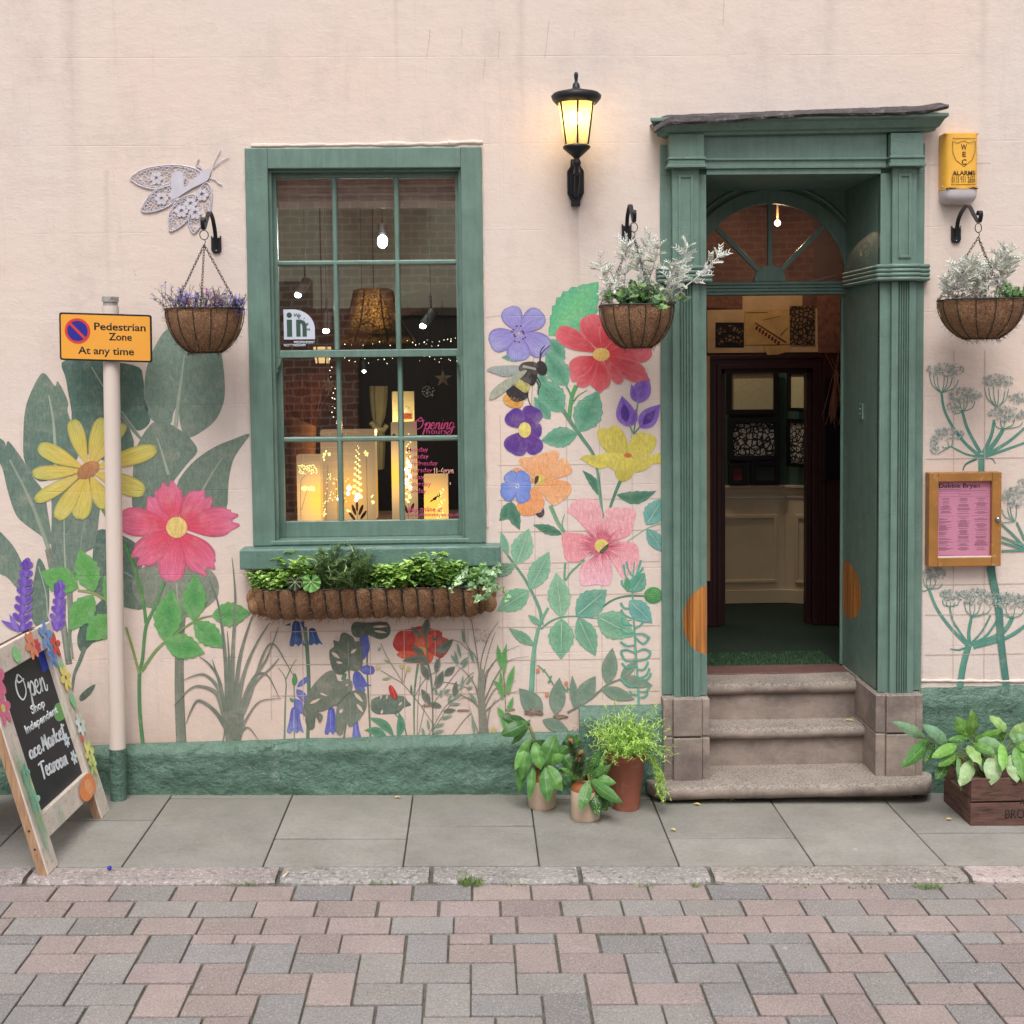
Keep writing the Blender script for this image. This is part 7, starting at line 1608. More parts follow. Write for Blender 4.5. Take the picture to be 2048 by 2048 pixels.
def coir_fuzz(mb, pts, n, L, r):
    for _ in range(n):
        p = Vector(r.choice(pts)); P = [p]; d = Vector((r.uniform(-1, 1), r.uniform(-1, .1), r.uniform(-1, 1))).normalized()
        for k in range(3): d = (d+Vector((r.uniform(-1, 1), r.uniform(-1, .6), r.uniform(-1, 1)))*.7).normalized(); P.append(P[-1]+d*L*.5)
        mb.tube(P, .0008, 3, cap=False)
b1 = basket_set((433, 490), 462, 406, 619, 333, 486, 706, 'iron bracket right of the lace moth holding the purple flowered basket', 'coir hanging basket of purple flowers left of the shop window', .12)
b2 = basket_set((1253, 466), 447, 1272, 612, 1200, 1346, 696, 'iron bracket beside the door pilaster under the wall lantern', 'coir hanging basket overlapping the red painted flower', .35)
b3 = basket_set((1911, 470), 448, 1962, 601, 1880, 2044, 678, 'iron bracket on the wall below the yellow alarm box', 'coir hanging basket over the menu case at the right edge', .2)

# ---- long window basket (hay rack) under the sill
tz1, tz0 = WZ(735, 1179, -.20), WZ(735, 1241, -.17); tx0, tx1 = WX(499, 1200, -.14), WX(987, 1200, -.14)
tr_t = thing('window_basket', 'long coir lined wall basket of green plants below the shop window', 'planter', ((tx0+tx1)/2, 0, tz0))
TD = .205
def tprof(t_):     # t 0..1 from the rim down under the belly to the wall ; returns depth,z
    a = t_*PI/2; return -TD*math.cos(a)**.55 if t_ < 1 else 0., tz1-(tz1-tz0)*math.sin(a)**1.05
nx, nz = 200, 14; vs = []; rr = random.Random(2)
nb = 16
for i in range(nx+1):
    u_ = i/nx; x = tx0+(tx1-tx0)*u_; e = min(x-tx0, tx1-x); f_ = math.sqrt(max(0, 1-(1-min(1, e/.13))**2))
    bulge = abs(math.sin(PI*(u_*nb)))**.7*.014
    for k in range(nz+1):
        t_ = k/nz; yq, zq = tprof(t_); nse = noise.noise(Vector((x*11, k*.35, 0)))*.008+noise.noise(Vector((x*35, k*.9, 5)))*.003
        y = yq*(.25+.75*f_); z = zq+(1-f_)*(tz1-zq)*.55
        vs.append((x+(0 if 0 < i < nx else 0), min(0, y-bulge-nse), z-bulge*.5*(t_ > .3)+(nse if k else nse*.8+.004)))
m_ = MB(); m = nz+1; m_.add(vs, [(i*m+k, i*m+k+1, (i+1)*m+k+1, (i+1)*m+k) for i in range(nx) for k in range(nz)], smooth=True)
for ex, sx_ in ((tx0+.01, 1), (tx1-.01, -1)):
    for k in range(5): m_.ball((ex-sx_*.004+sx_*rr.uniform(0, .03), -.05-.02*k, tz1-.035-.012*k+rr.uniform(-.01, .01)), .040, seg=12, rings=8, sc=(.9, .9, 1.1))
front = [v for v in vs if v[1] < -.08]
coir_fuzz(m_, front, 1500, .022, rr); m_.build('coir_liner', 'coir', tr_t)
m_ = MB()
rim = []
for k in range(9): a = PI/2*k/8; rim.append((tx0+.13-.135*math.cos(a)-.0, -.0-(TD+.008)*math.sin(a)**.9, tz1+.004))
for k in range(9): a = PI/2*k/8; rim.append((tx1-.13+.135*math.sin(a), -(TD+.008)*math.cos(a)**.9, tz1+.004))
m_.tube(rim, .0042, 8); m_.tube([(tx0, -.004, tz1-.004), (tx1, -.004, tz1-.004)], .004, 6)
for k in range(nb-1):
    x = tx0+(tx1-tx0)*(k+1)/nb; e = min(x-tx0, tx1-x); f_ = math.sqrt(max(0, 1-(1-min(1, e/.13))**2)); P = []
    for j in range(12):
        t_ = j/11; yq, zq = tprof(t_); P.append((x+.012*math.sin(t_*1.5), min(-.003, yq*(.25+.75*f_)-.008), zq+(1-f_)*(tz1-zq)*.55-.003))
    m_.tube(P, .0040, 6)
m_.build('iron_bars', 'wire', tr_t)
m_ = MB(); m_.box(tx0+.05, tx1-.05, -TD+.03, -.01, tz1-.05, tz1-.018); m_.build('compost', 'soil', tr_t)

# ---- pots
def jar(px, pyb, w, pyt, label, Yd=None):
    g_ = G(px, pyb); base = g_+Vector((0, 0, 0)); k = (D+g_.y)/F; r_ = w*k/2; base.y += r_*.9; h_ = (pyb-pyt)*k*1.0
    th_ = thing('stoneware_jar', label, 'jar', base, 'cream stoneware jars by the doorstep'); base.z = gz(base.x)
    m_ = MB(); m_.lathe([(r_*.94, 0), (r_, .008), (r_*1.0, h_*.70), (r_*.985, h_*.72)], base, 40); m_.build('jar_body', 'stoneware', th_)
    m_ = MB(); m_.lathe([(r_*.992, h_*.715), (r_*.96, h_*.80), (r_*.80, h_*.88), (r_*.72, h_*.90), (r_*.72, h_*.94), (r_*.80, h_*.97), (r_*.80, h_), (r_*.66, h_), (r_*.66, h_*.9)], base, 40, cap=False); m_.build('glazed_neck', 'glaze', th_)
    m_ = MB(); m_.lathe([(.002, h_*.93), (r_*.665, h_*.93)], base, 20, cap=False); m_.build('compost', 'soil', th_)
    return base, r_, h_
j1 = jar(1086, 1621, 58, 1540, 'cream stoneware jar of drooping laurel against the green base course')
j2 = jar(1173.5, 1645, 60.5, 1560, 'cream stoneware jar nearest the kerb with spotted laurel and a pine sprig')
g_ = G(1254, 1623); k_ = (D+g_.y)/F; tr0 = 28*k_; tr1 = 42*k_; tb = Vector((g_.x, g_.y+tr0*.9, gz(g_.x))); th_h = (1623-1503)*k_
tp = thing('terracotta_pot', 'tall terracotta pot with feathery lime foliage beside the doorstep', 'plant pot', tb)
m_ = MB(); m_.lathe([(tr0, 0), (tr0+(tr1-tr0)*.82, th_h*.84), (tr1*.97, th_h*.85), (tr1, th_h*.87), (tr1, th_h*.985), (tr1*.97, th_h), (tr1*.9, th_h), (tr1*.87, th_h*.9)], tb, 44, cap=False); m_.build('pot_body', 'terracotta', tp)
m_ = MB(); m_.lathe([(.002, th_h*.93), (tr1*.885, th_h*.93)], tb, 24, cap=False); m_.build('compost', 'soil', tp)

# ---- old crate used as a planter
c1 = G(1941, 1652); cd_ = G(1881, 1603)
k_ = (D+c1.y)/F; ch_h = (1652-1551)*k_; cw = .62; cdp = cd_.y-c1.y
Cx0, Cy0, Cz = c1.x, c1.y, gz(c1.x+.3); cdp = .36
crate = thing('wooden_crate', 'old dark wooden crate of spotted laurel at the right edge', 'crate', (Cx0+cw/2, Cy0+cdp/2, Cz))
tk = .016
sd = cd_.x-(c1.x)
def slat(x0, x1, y0, y1, z0, z1): m_ = MB(); m_.box(x0, x1, y0, y1, Cz+z0, Cz+z1); return m_.build('slat_side', 'crate', crate, bevel=.003)
hs_ = ch_h
front_ = slat(Cx0, Cx0+cw, Cy0, Cy0+tk, .004, hs_*.49); slat(Cx0+.002, Cx0+cw-.002, Cy0+.001, Cy0+tk, hs_*.525, hs_)
slat(Cx0, Cx0+cw, Cy0+cdp-tk, Cy0+cdp, .004, hs_*.49); slat(Cx0, Cx0+cw, Cy0+cdp-tk, Cy0+cdp, hs_*.525, hs_)
for xs_ in (Cx0-.0005, Cx0+cw-tk):
    m_ = MB(); m_.box(xs_, xs_+tk*1.1, Cy0+tk+.001, Cy0+cdp-tk-.001, Cz+.004, Cz+hs_*.60)
    m_.box(xs_, xs_+tk*1.1, Cy0+tk+.001, Cy0+.085, Cz+hs_*.60, Cz+hs_*.985); m_.box(xs_, xs_+tk*1.1, Cy0+cdp-.085, Cy0+cdp-tk-.001, Cz+hs_*.60, Cz+hs_*.985); m_.build('end_board', 'crate', crate, bevel=.003)
for x_ in (Cx0+tk+.002, Cx0+cw-tk-.03):
    for y_ in (Cy0+tk, Cy0+cdp-tk-.028): m_ = MB(); m_.box(x_, x_+.028, y_, y_+.028, Cz+.004, Cz+hs_*.98); m_.build('corner_batten', 'crate', crate)
m_ = MB(); m_.box(Cx0+tk, Cx0+cw-tk, Cy0+tk, Cy0+cdp-tk, Cz+.006, Cz+hs_*.55); m_.build('compost', 'soil', crate)
M['stencil'] = simple('faded_black_stencil', C(56, 40, 38), .8, .3, 40, 0)
text('crate_lettering', 'BROC', 'stencil', front_, Vector((WX(2010, 1640, Cy0), Cy0-.0006, Cz+.04)), X, Z, .060, .125, depth=.0004, weight=.02)
text('crate_lettering', 'A', 'stencil', front_, Vector((WX(2040, 1620, Cy0), Cy0-.0006, Cz+.105)), X, Z, .045, .022, depth=.0004, weight=.02)

# ---- litter
def small(name, label, cat, mb, mat, **k): o = mb.build(name, mat, None, **k); return tag(o, label, cat)
p = G(219, 1741); m_ = MB(); m_.ball((p.x, p.y, p.z+.012), .010, seg=14, rings=8, sc=(1, 1, .8)); small('blue_bead', 'small shiny blue bead on the kerb by the chalkboard sign', 'litter', m_, simple('blue_glaze', C(30, 50, 190), .15, .1, 20, 0))
p = G(571, 1750, .004); m_ = MB(); a, b, c = p, p+Vector((.008, .02, .006)), p+Vector((-.006, -.018, .002)); m_.tube([p, b], .0045, 8); bt = m_.build('filter', 'paper', None)
m2_ = MB(); m2_.tube([p, c], .0045, 8); o2 = m2_.build('burnt_end', simple('cigarette_paper', C(232, 228, 224), .8, .05, 20, 0), None)
cg = thing('cigarette_end', 'crumpled cigarette end lying on a joint in the kerb', 'litter', p)
for o_ in (bt, o2): o_.parent = cg; o_.matrix_parent_inverse = cg.matrix_world.inverted()
def deadleaf(px, py, label, ang, s=.03, h=.004, pt=None):
    p = pt or G(px, py, h); u_ = Vector((math.cos(ang), math.sin(ang), 0)); v_ = Vector((-u_.y, u_.x, 0)); m_ = MB(C(214, 190, 120)); vs = []; n = 8
    for i in range(n+1):
        t_ = i/n; w_ = .009*math.sin(PI*t_)
        for q in (-1, 0, 1): vs.append(p+u_*(t_-.5)*s+v_*w_*q+Z*(.004*abs(q)+.005*math.sin(PI*t_)))
    m_.add(vs, [(i*3+k, i*3+k+1, (i+1)*3+k+1, (i+1)*3+k) for i in range(n) for k in range(2)], smooth=True); o = m_.build('fallen_leaf', 'petal', None); tag(o, label, 'leaf', 'fallen yellow leaves')
deadleaf(1394, 1610, 'yellow fallen leaf on the pavement left below the doorstep', 2.6, .04); deadleaf(1465, 1602, 'fallen leaf on the pavement under the middle of the doorstep', .3)
deadleaf(1346, 1661, 'pale fallen leaf on the paving slab right of the terracotta pot', 2.4); deadleaf(1700, 1450, 'pale fallen leaf on the second stone step', 2.7, .045, 0, Vector((WX(1700, 1450, .2), .2, s2+.003)))
deadleaf(1898, 1640, 'whitish fallen leaf on the pavement in front of the crate', .1); deadleaf(795, 1596, 'orange brown fallen leaf at the foot of the green base course', .1)
# ================================================================== INSIDE THE WINDOW
def glow(name, stops, strength):
    pass
def lantern_box(px0, px1, pyt, pyb, Yf, depth, label, bulbpy, seed, bulbpx=None, halo=60., peak=3.2, motif='sprig'):
    x0, x1 = WX(px0, (pyt+pyb)/2, Yf), WX(px1, (pyt+pyb)/2, Yf); z0, z1 = 1.286, WZ((px0+px1)/2, pyt, Yf)
    th = thing('paper_lantern', label, 'lantern', ((x0+x1)/2, Yf, z0), 'lit paper lanterns on the window shelf')
    bz = WZ((px0+px1)/2, bulbpy, Yf); bx = WX(bulbpx, bulbpy, Yf) if bulbpx else (x0+x1)/2
    m_ = MB(); n = 14; mN = 26
    def ec(x, z, extra=0):
        d = math.hypot(x-bx, (z-bz)*.75); g = math.exp(-(d/(halo*.0026))**2); return (1., .60-.16*g, .33-.27*g, 1), g
    def face(xa, ya, xb, yb):
        vs = []; cs = []
        for i in range(n+1):
            for j in range(mN+1):
                x = xa+(xb-xa)*i/n; y = ya+(yb-ya)*i/n; z = z0+(z1-z0)*j/mN; vs.append((x, y, z)); c, g = ec(x if xa != xb else bx, z); k = .58+peak*.9*g*(1. if ya == yb else .5); k *= .7+.3*min(1, (z1-z)/.12)
                cs.append((c[0]*k, c[1]*k, c[2]*k, 1))
        m = mN+1; m_.add(vs, [(i*m+j, (i+1)*m+j, (i+1)*m+j+1, i*m+j+1) for i in range(n) for j in range(mN)], cs)
    face(x0, Yf, x1, Yf); face(x0, Yf+depth, x0, Yf); face(x1, Yf, x1, Yf+depth); face(x1, Yf+depth, x0, Yf+depth)
    m_.build('paper_shade', 'lanternpaper', th)
    return th, x0, x1, z0, z1, bx, bz, Yf
M['lanternpaper'] = emis('glowing_paper', (1, 1, 1, 1), 1., True); M['cut'] = emis('bright_cutout', (1., .80, .28, 1), 2.8); M['cutbright'] = emis('brightest_cutout', (1., .93, .7, 1), 5.)
M['cutline'] = simple('brown_cut_line', C(120, 86, 44), .8, .1, 20, 0)
def cuts(th, Yf, leaves, lines, dark=()):
    for nm, mat, L in (('cutout_pattern', 'cut', leaves), ('cutout_dark', 'cutline', dark)):  # bright cut-outs first, then the dark brown shapes of the pattern
        m_ = MB()
        for (x, y, r, a, as_) in L:
            c = W(x, y, Yf-.0015); k = (D+Yf)/F; ca, sa = math.cos(a), math.sin(a); P = [(r*k*math.cos(t)*(1), r*k*as_*math.sin(t)) for t in [2*PI*i/8 for i in range(8)]]
            m_.add([(c.x+p*ca-q*sa, c.y, c.z+p*sa+q*ca) for p, q in P], [tuple(range(8))])
        if m_.v: m_.build(nm, mat, th)
    m_ = MB()
    for P in lines: m_.tube([W(x, y, Yf-.001) for x, y in P], .0010, 4)
    if m_.v: m_.build('cutout_line', 'cutline', th)
rr = random.Random(21)
t1 = lantern_box(594, 641, 911, 1042, .40, .12, 'narrow glowing paper lantern with a cow parsley pattern at the left of the window', 1000, 1, 640, 46, 2.6)
cuts(t1[0], .40, [(615+rr.uniform(-19, 19), 939+rr.uniform(-9, 9)+abs(0), 1.4, rr.random()*3, .7) for _ in range(70)]+[(617+rr.uniform(-13, 13), 977+rr.uniform(-4, 4), 1.8, rr.random()*3, .8) for _ in range(60)], [[(602, 1040), (601, 1000), (602, 960), (612, 948)], [(603, 1020), (610, 995), (613, 982)]])
t2 = lantern_box(642, 751, 861, 1042, .52, .16, 'widest paper lantern cut with foxgloves standing in the middle of the window', 985, 2, 698, 44, 1.5)
fx = []
for k in range(26):
    t_ = k/26; y = 892+105*t_; fx.append((715+(6*math.sin(k*2.1))*(.4+t_), y, 1.5+3.6*t_, .8*math.sin(k*1.7), .75))
fx += [(655+rr.uniform(-8, 5), 905+rr.uniform(-6, 16), 3., rr.random()*3, .6) for _ in range(8)]+[(732+rr.uniform(-6, 6), 907+rr.uniform(-5, 5), 1.7, rr.random()*3, .6) for _ in range(14)]
fx += [(rr.uniform(650, 700), rr.uniform(945, 1010), 1.9, 1.2, .5) for _ in range(40)]+[(648+rr.uniform(-3, 4), rr.uniform(1000, 1036), 2.2, 1., .6) for _ in range(12)]+[(746+rr.uniform(-3, 3), rr.uniform(985, 1012), 2.4, 1., .6) for _ in range(8)]+[(697, 1022, 5, -.4, .5), (666+rr.uniform(-4, 4), 1000, 2, 1, .6)]
cuts(t2[0], .52, fx, [[(715, 1040), (716, 980), (714, 890)], [(652, 1040), (656, 930)], [(735, 1040), (733, 915)], [(676, 1040), (672, 960)], [(684, 1035), (690, 990)]], [(708, 1020, 12, 1.9, .28), (722, 1020, 12, 1.2, .28), (704, 1032, 11, 2.2, .28), (727, 1030, 11, .95, .28), (714, 1012, 11, 1.57, .25)])
m_ = MB()
for x, y, r_ in ((698, 976, 5), (696, 987, 4), (716, 992, 6), (712, 1000, 4), (676, 998, 3)): c = W(x, y, .518); m_.extr([(c.x+r_*.0027*math.cos(t), c.z+r_*.0027*math.sin(t)) for t in [2*PI*i/10 for i in range(10)]], .5175, .5185)
m_.build('cutout_pattern', 'cutbright', t2[0])
t3 = lantern_box(783, 833, 845, 1042, .46, .12, 'tall slim paper lantern with a bright floral spray behind the opening hours', 950, 3, 787, 40, 2.6)
cuts(t3[0], .46, [(817+4*math.sin(k*1.9), 868+k*4.1, 1.6+2.2*min(1, k/22), .9*math.sin(k*1.3), .7) for k in range(34)], [[(817, 1040), (818, 1000)]], [(812, 1018, 10, 1.9, .28), (824, 1016, 11, 1.2, .28), (788, 872, 5, 1.57, .7)])
m_ = MB()
for k in range(8): c = W(816+4*math.sin(k*2.), 925+k*7, .458); m_.extr([(c.x+.011*math.cos(t), c.z+.012*math.sin(t)) for t in [2*PI*i/8 for i in range(8)]], .4575, .4585)
m_.build('cutout_pattern', 'cutbright', t3[0])
t4 = lantern_box(848, 896, 951, 1042, .38, .12, 'short paper lantern with a little bird at the right of the window', 1018, 4, 862, 60, 2.4)
cuts(t4[0], .38, [(886-(k % 9)*1.3+3*math.sin(k*2.3), 978+k*2.4, 1.9, rr.random()*3, .7) for k in range(26)], [[(868, 999), (880, 985)]], [(872, 996, 8, .5, .4), (878, 991, 3.6, 0, .9), (864, 1001, 5, .6, .3)])

# ---- big fringed lampshade
lx, ly_ = WX(748, 640, .95), .95
ls_ = thing('lampshade', 'large dark fabric lampshade glowing amber hanging in the upper window', 'lampshade', (lx, ly_, WZ(748, 690, ly_)))
k_ = (D+ly_)/F
t = NT('amber_lit_fabric'); co = t.world(); v1 = t.vor(t.map(co, (1, 1, 1)), 62, 'DISTANCE_TO_EDGE'); nz = t.noise(co, 48, 5, .7, 1.5)
pt = t.math('MULTIPLY', t.ramp(v1, [(.03, 0.), (.09, 1.)]), t.ramp(nz, [(.42, 0.), (.56, 1.)]))
a_ = t.attr(); t.base(C(70, 52, 40)); t.rough(.9); t.l.new(t.mix(1., (1., .42, .08, 1), a_.outputs['Color'], 'MULTIPLY'), t.b.inputs['Emission Color']); t.l.new(t.math('MULTIPLY', pt, 2.2), t.b.inputs['Emission Strength']); M['shade'] = t.m
m_ = MB(); prof = [(80, 688), (82, 684), (80, 680), (76, 672), (68, 662), (60, 650), (52, 632), (46, 612), (42, 594), (39, 581), (30, 577)]; seg = 48; vs = []; cs = []
for (r_, y) in prof:
    for k in range(seg):
        a = 2*PI*k/seg; w_ = 1+.012*math.cos(a*8); vs.append((lx+r_*k_*w_*math.cos(a), ly_+r_*k_*w_*math.sin(a), WZ(748, y, ly_)))
        g_ = max(0, 1-abs(y-620)/52.)*(.25+.75*abs(math.sin(a*4+.4))**.7)*(1 if math.sin(a) < .2 else .5)*max(.10, 1-abs(math.cos(a))*1.05); g_ = g_+.10*(y > 672); cs.append((g_, g_, g_, 1))
m = len(prof); m_.add(vs, [(i*seg+k, i*seg+(k+1) % seg, (i+1)*seg+(k+1) % seg, (i+1)*seg+k) for i in range(m-1) for k in range(seg)], cs, smooth=True); m_.build('shade_fabric', 'shade', ls_)
m_ = MB()
for k in range(8): a = 2*PI*(k+.5)/8; m_.tube([(lx+(r_*k_+.003)*math.cos(a), ly_+(r_*k_+.003)*math.sin(a), WZ(748, y, ly_)) for r_, y in prof[1:-1]], .005, 5)
for k in range(90): a = 2*PI*k/90; m_.tube([(lx+81*k_*math.cos(a), ly_+81*k_*math.sin(a), WZ(748, 684, ly_)), (lx+82*k_*math.cos(a), ly_+82*k_*math.sin(a), WZ(748, 695, ly_))], .0035, 4)
m_.tube([(lx, ly_, WZ(748, 577, ly_)), (lx, ly_, rzc)], .0025, 5); m_.build('fringe_and_ribs', simple('dark_fabric', C(64, 48, 40), .9, .3, 60, .2, 90, .002), ls_)
# ---- spotlights and bulbs
M['white_em'] = emis('cool_white_lamp', (.92, .97, 1., 1), 30.); M['warm_em'] = emis('warm_lamp', (1., .8, .5, 1), 8.)
def spot(px, py, Y, lab, a, r=.03, L=.12, grp='ceiling spotlights inside the shop'):
    c = W(px, py, Y); t = thing('spotlight', lab, 'spotlight', c, grp); d = Vector((math.cos(a), 0, math.sin(a)))
    m_ = MB(); m_.tube([c+d*.012, c+d*L], r, 14); m_.tube([c+d*L*.7, c+d*L*.7+Z*.12], .008, 6); m_.tube([c+d*L*.7+Z*.12, Vector(((c+d*L*.7).x, c.y, rzc))], .0022, 4); m_.build('spot_body', simple('dark_spot_metal', C(60, 56, 56), .5, .1, 9, 0), t)
    m_ = MB(); m_.ball(c, r*.7, sc=(1, 1, .8)); m_.build('lamp', 'white_em', t); return c
s_a = spot(596, 590, 1.6, 'spotlight glowing at the left against the green wall panel', 1.0); s_b = spot(652, 662, 1.9, 'spotlight glowing just right of the window sticker', 1.5); s_c = spot(846, 652, 1.9, 'spotlight glowing to the right of the big lampshade', .95); s_d = spot(728, 743, 2.4, 'small spotlight glowing below the big lampshade', 1.7, .018, .07)
c = W(765, 483, 1.9); m_ = MB(); m_.ball(c, .032, sc=(1, 1, 1.35)); t = thing('ceiling_bulb', 'bare white ceiling bulb shining in the top middle pane', 'light bulb', c); m_.build('bulb', 'white_em', t); m_ = MB(); m_.tube([c+Z*.05, c+Z*.11], .028, 12); m_.tube([c+Z*.11, Vector((c.x, c.y, rzc))], .005, 6); m_.build('bulb_holder', 'black', t)
# ---- little pendant lantern
c = W(645, 722, .6); k_ = (D+.6)/F; t = thing('pendant_lantern', 'small amber glass lantern hanging behind the meeting rail', 'lantern', c); m_ = MB()
M['amber'] = emis('amber_glass', (1., .60, .26, 1), 1.5); m_.lathe([(14*k_, -.012), (18*k_, .055), (18*k_, .075)], (c.x, c.y, c.z), 6); m_.build('amber_pane', 'amber', t)
m_ = MB()
for k in range(6): a = k*PI/3; m_.tube([(c.x+14.4*k_*math.cos(a), c.y+14.4*k_*math.sin(a), c.z-.012), (c.x+18.5*k_*math.cos(a), c.y+18.5*k_*math.sin(a), c.z+.055), (c.x+18.5*k_*math.cos(a), c.y+18.5*k_*math.sin(a), c.z+.075)], .004, 5)
m_.lathe([(15*k_, -.018), (14*k_, -.012)], c, 12); m_.tube([c+Z*.07, Vector((c.x, c.y, rzc))], .003, 5); m_.build('lantern_frame', 'iron', t)
# ---- hanging stars
def star(px, py, R, Y, lab, mat, pts=5, inner=.42, dots=False, rot=0.):
    c = W(px, py, Y); k = (D+Y)/F; t = thing('hanging_star', lab, 'star', c, 'hanging star decorations'); m_ = MB(); n = pts*2
    P = [((R if i % 2 == 0 else R*inner)*k*math.cos(PI/2+rot+PI*i/pts), (R if i % 2 == 0 else R*inner)*k*math.sin(PI/2+rot+PI*i/pts)) for i in range(n)]
    vs = [c+Vector((a, 0, b)) for a, b in P]+[c+Vector((0, -.012, 0)), c+Vector((0, .012, 0))]; m_.add(vs, [(i, (i+1) % n, n) for i in range(n)]+[((i+1) % n, i, n+1) for i in range(n)]); st = m_.build('star_body', mat, t)
    m_ = MB(); m_.tube([c+Z*R*k, c+Z*(R*k+.35)], .0016, 4); m_.build('cord', 'chain', t)
    if dots:
        m_ = MB(); r2 = random.Random(3)
        for _ in range(46):
            a = r2.uniform(0, 2*PI); q = R*k*.62*math.sqrt(r2.random()); m_.ball(c+Vector((q*math.cos(a), -.012+q*.05, q*math.sin(a))), .0034, seg=6, rings=4)
        m_.build('white_spots', 'chalkpaint', t)
M['twine'] = simple('pale_wood_and_twine', C(190, 160, 138), .8, .25, 60, .5, 90, .004)
star(657, 770, 16, .30, 'pale six pointed star hanging left below the amber lantern', 'twine', 7, .5); star(857, 782, 20, .24, 'black star with white spots hanging at the right of the window', 'black', 5, .45, True, .1); star(886, 757, 18, .26, 'woven twine star hanging at the far right of the window', 'twine', 5, .4)
# ---- fairy lights
M['fairy'] = emis('fairy_bulb', (1., .84, .6, 1), 9.); fy_ = thing('fairy_lights', 'string of tiny warm fairy lights looped along the window', 'fairy lights', W(760, 700, .5)); m_ = MB(); w_ = MB(); r2 = random.Random(9)
for a, b, n, Y in (((690, 690), (905, 684), 12, .5), ((830, 690), (910, 682), 9, .45), ((690, 719), (790, 722), 8, .5), ((838, 716), (915, 726), 8, .45), ((664, 790), (672, 850), 9, .35), ((660, 700), (668, 800), 7, .4)):
    P = []
    for k in range(n+1):
        t_ = k/n; x = a[0]+(b[0]-a[0])*t_+r2.uniform(-5, 5); y = a[1]+(b[1]-a[1])*t_+r2.uniform(-6, 6); p = W(x, y, Y+r2.uniform(-.02, .02)); P.append(p); m_.ball(p, .0018*r2.uniform(.6, 1.3), seg=6, rings=4)
    w_.tube(spline(P, 3), .0009, 3)
m_.build('tiny_bulbs', 'fairy', fy_); w_.build('string_wire', 'black', fy_)
# ---- roller shutter drawn up
x0, x1 = ix0+.02, ix1-.02; m_ = MB(); z0_, z1_ = WZ(735, 403, .11), izt-.032
t = thing('roller_shutter', 'pinkish roller shutter drawn up behind the top window panes', 'shutter', ((x0+x1)/2, .17, z0_)); n = 5
for k in range(n): a = z0_+(z1_-z0_)*k/n; b = z0_+(z1_-z0_)*(k+1)/n; m_.tube([(x0, .128, (a+b)/2), (x1, .128, (a+b)/2)], (b-a)*.56, 10)
m_.build('shutter_slats', 'rollerpink', t); m_ = MB(); m_.box(x0, x1, .103, .118, z0_-.032, z0_-.002); m_.box((x0+x1)/2-.06, (x0+x1)/2+.06, .100, .103, z0_-.028, z0_-.008); m_.build('bottom_bar', 'rollerpink', t, bevel=.002)
# ---- cone vase with dried twigs, tied curtain, card, pictures
c = W(606, 905, .85); t = thing('twig_vase', 'tan cone vase of dried red twigs standing at the left of the window', 'vase', c); k_ = (D+.85)/F
m_ = MB(); rim_ = [Vector((c.x+27*k_*math.cos(a), c.y+20*k_*math.sin(a), c.z+(58-13*math.cos(a))*k_+.02)) for a in [2*PI*i/24 for i in range(24)]]; bot = [Vector((c.x+20*k_*math.cos(a), c.y+16*k_*math.sin(a), c.z-.34)) for a in [2*PI*i/24 for i in range(24)]]
m_.add(rim_+bot, [(i, (i+1) % 24, 24+(i+1) % 24, 24+i) for i in range(24)], smooth=True); m_.build('cone_body', simple('tan_clay', C(176, 116, 78), .7, .1, 9, .1), t)
m_ = MB(); r2 = random.Random(5)
for k in range(130):
    b_ = Vector((c.x+r2.uniform(-.06, .06), c.y+r2.uniform(-.03, .03), c.z+.10)); p = [b_]; d = Vector((r2.uniform(-.45, .5), r2.uniform(-.2, .2), 1)).normalized()
    for j in range(6): d = (d+Vector((r2.uniform(-.3, .3), r2.uniform(-.2, .2), .1))).normalized(); p.append(p[-1]+d*r2.uniform(.03, .075))
    m_.tube(p, .0018, 3, C(146, 70, 52))
m_.build('dried_twigs', simple('dried_red_twig', C(150, 74, 56), .8, .3, 30, 0), t)
c = W(756, 850, 1.2); t = thing('tied_curtain', 'pale grey curtain tied in a knot hanging inside the shop', 'curtain', c); m_ = MB(); vs = []; seg = 28; L_ = [(772, 16), (800, 15), (830, 12), (848, 7), (856, 5), (866, 8), (890, 9), (920, 8), (938, 7)]
for (y, w) in L_:
    cc = W(757+(3 if y > 860 else 0), y, 1.2); k = (D+1.2)/F
    for i in range(seg): a = 2*PI*i/seg; q = 1+.22*math.cos(a*7); vs.append((cc.x+w*k*q*math.cos(a), cc.y+.05*q*math.sin(a), cc.z))
m_.add(vs, [(i*seg+k, i*seg+(k+1) % seg, (i+1)*seg+(k+1) % seg, (i+1)*seg+k) for i in range(len(L_)-1) for k in range(seg)], smooth=True); cu_ = m_.build('cloth', simple('grey_linen', C(140, 142, 130), .9, .12, 20, .2, 50, .004), t)
m_ = MB(); kc = W(756, 857, 1.14); m_.tube([kc+Vector((-.04, 0, .035)), kc+Vector((-.01, -.01, 0)), kc+Vector((.03, 0, -.01)), kc+Vector((.05, 0, .02))], .016, 8); m_.build('knot', simple('grey_linen_knot', C(150, 150, 136), .9, .1, 20, 0), t)
m_ = MB(); a, b = W(784, 783, .9), W(829, 843, .9); m_.box(a.x, b.x, .9, .905, b.z, a.z); t = thing('gift_card', 'pale card with a small red and white picture behind the tall lantern', 'card', ((a.x+b.x)/2, .9, b.z)); m_.build('card_sheet', simple('pale_card', C(200, 196, 170), .8, .04, 9, 0), t)
m_ = MB(); c = W(812, 822, .898); m_.ball((c.x, .898, c.z+.01), .018, C(220, 215, 210), sc=(1, .1, 1)); m_.box(c.x-.03, c.x+.03, .896, .899, c.z-.045, c.z-.015, C(150, 50, 40)); m_.build('card_picture', 'attrpaint', t)
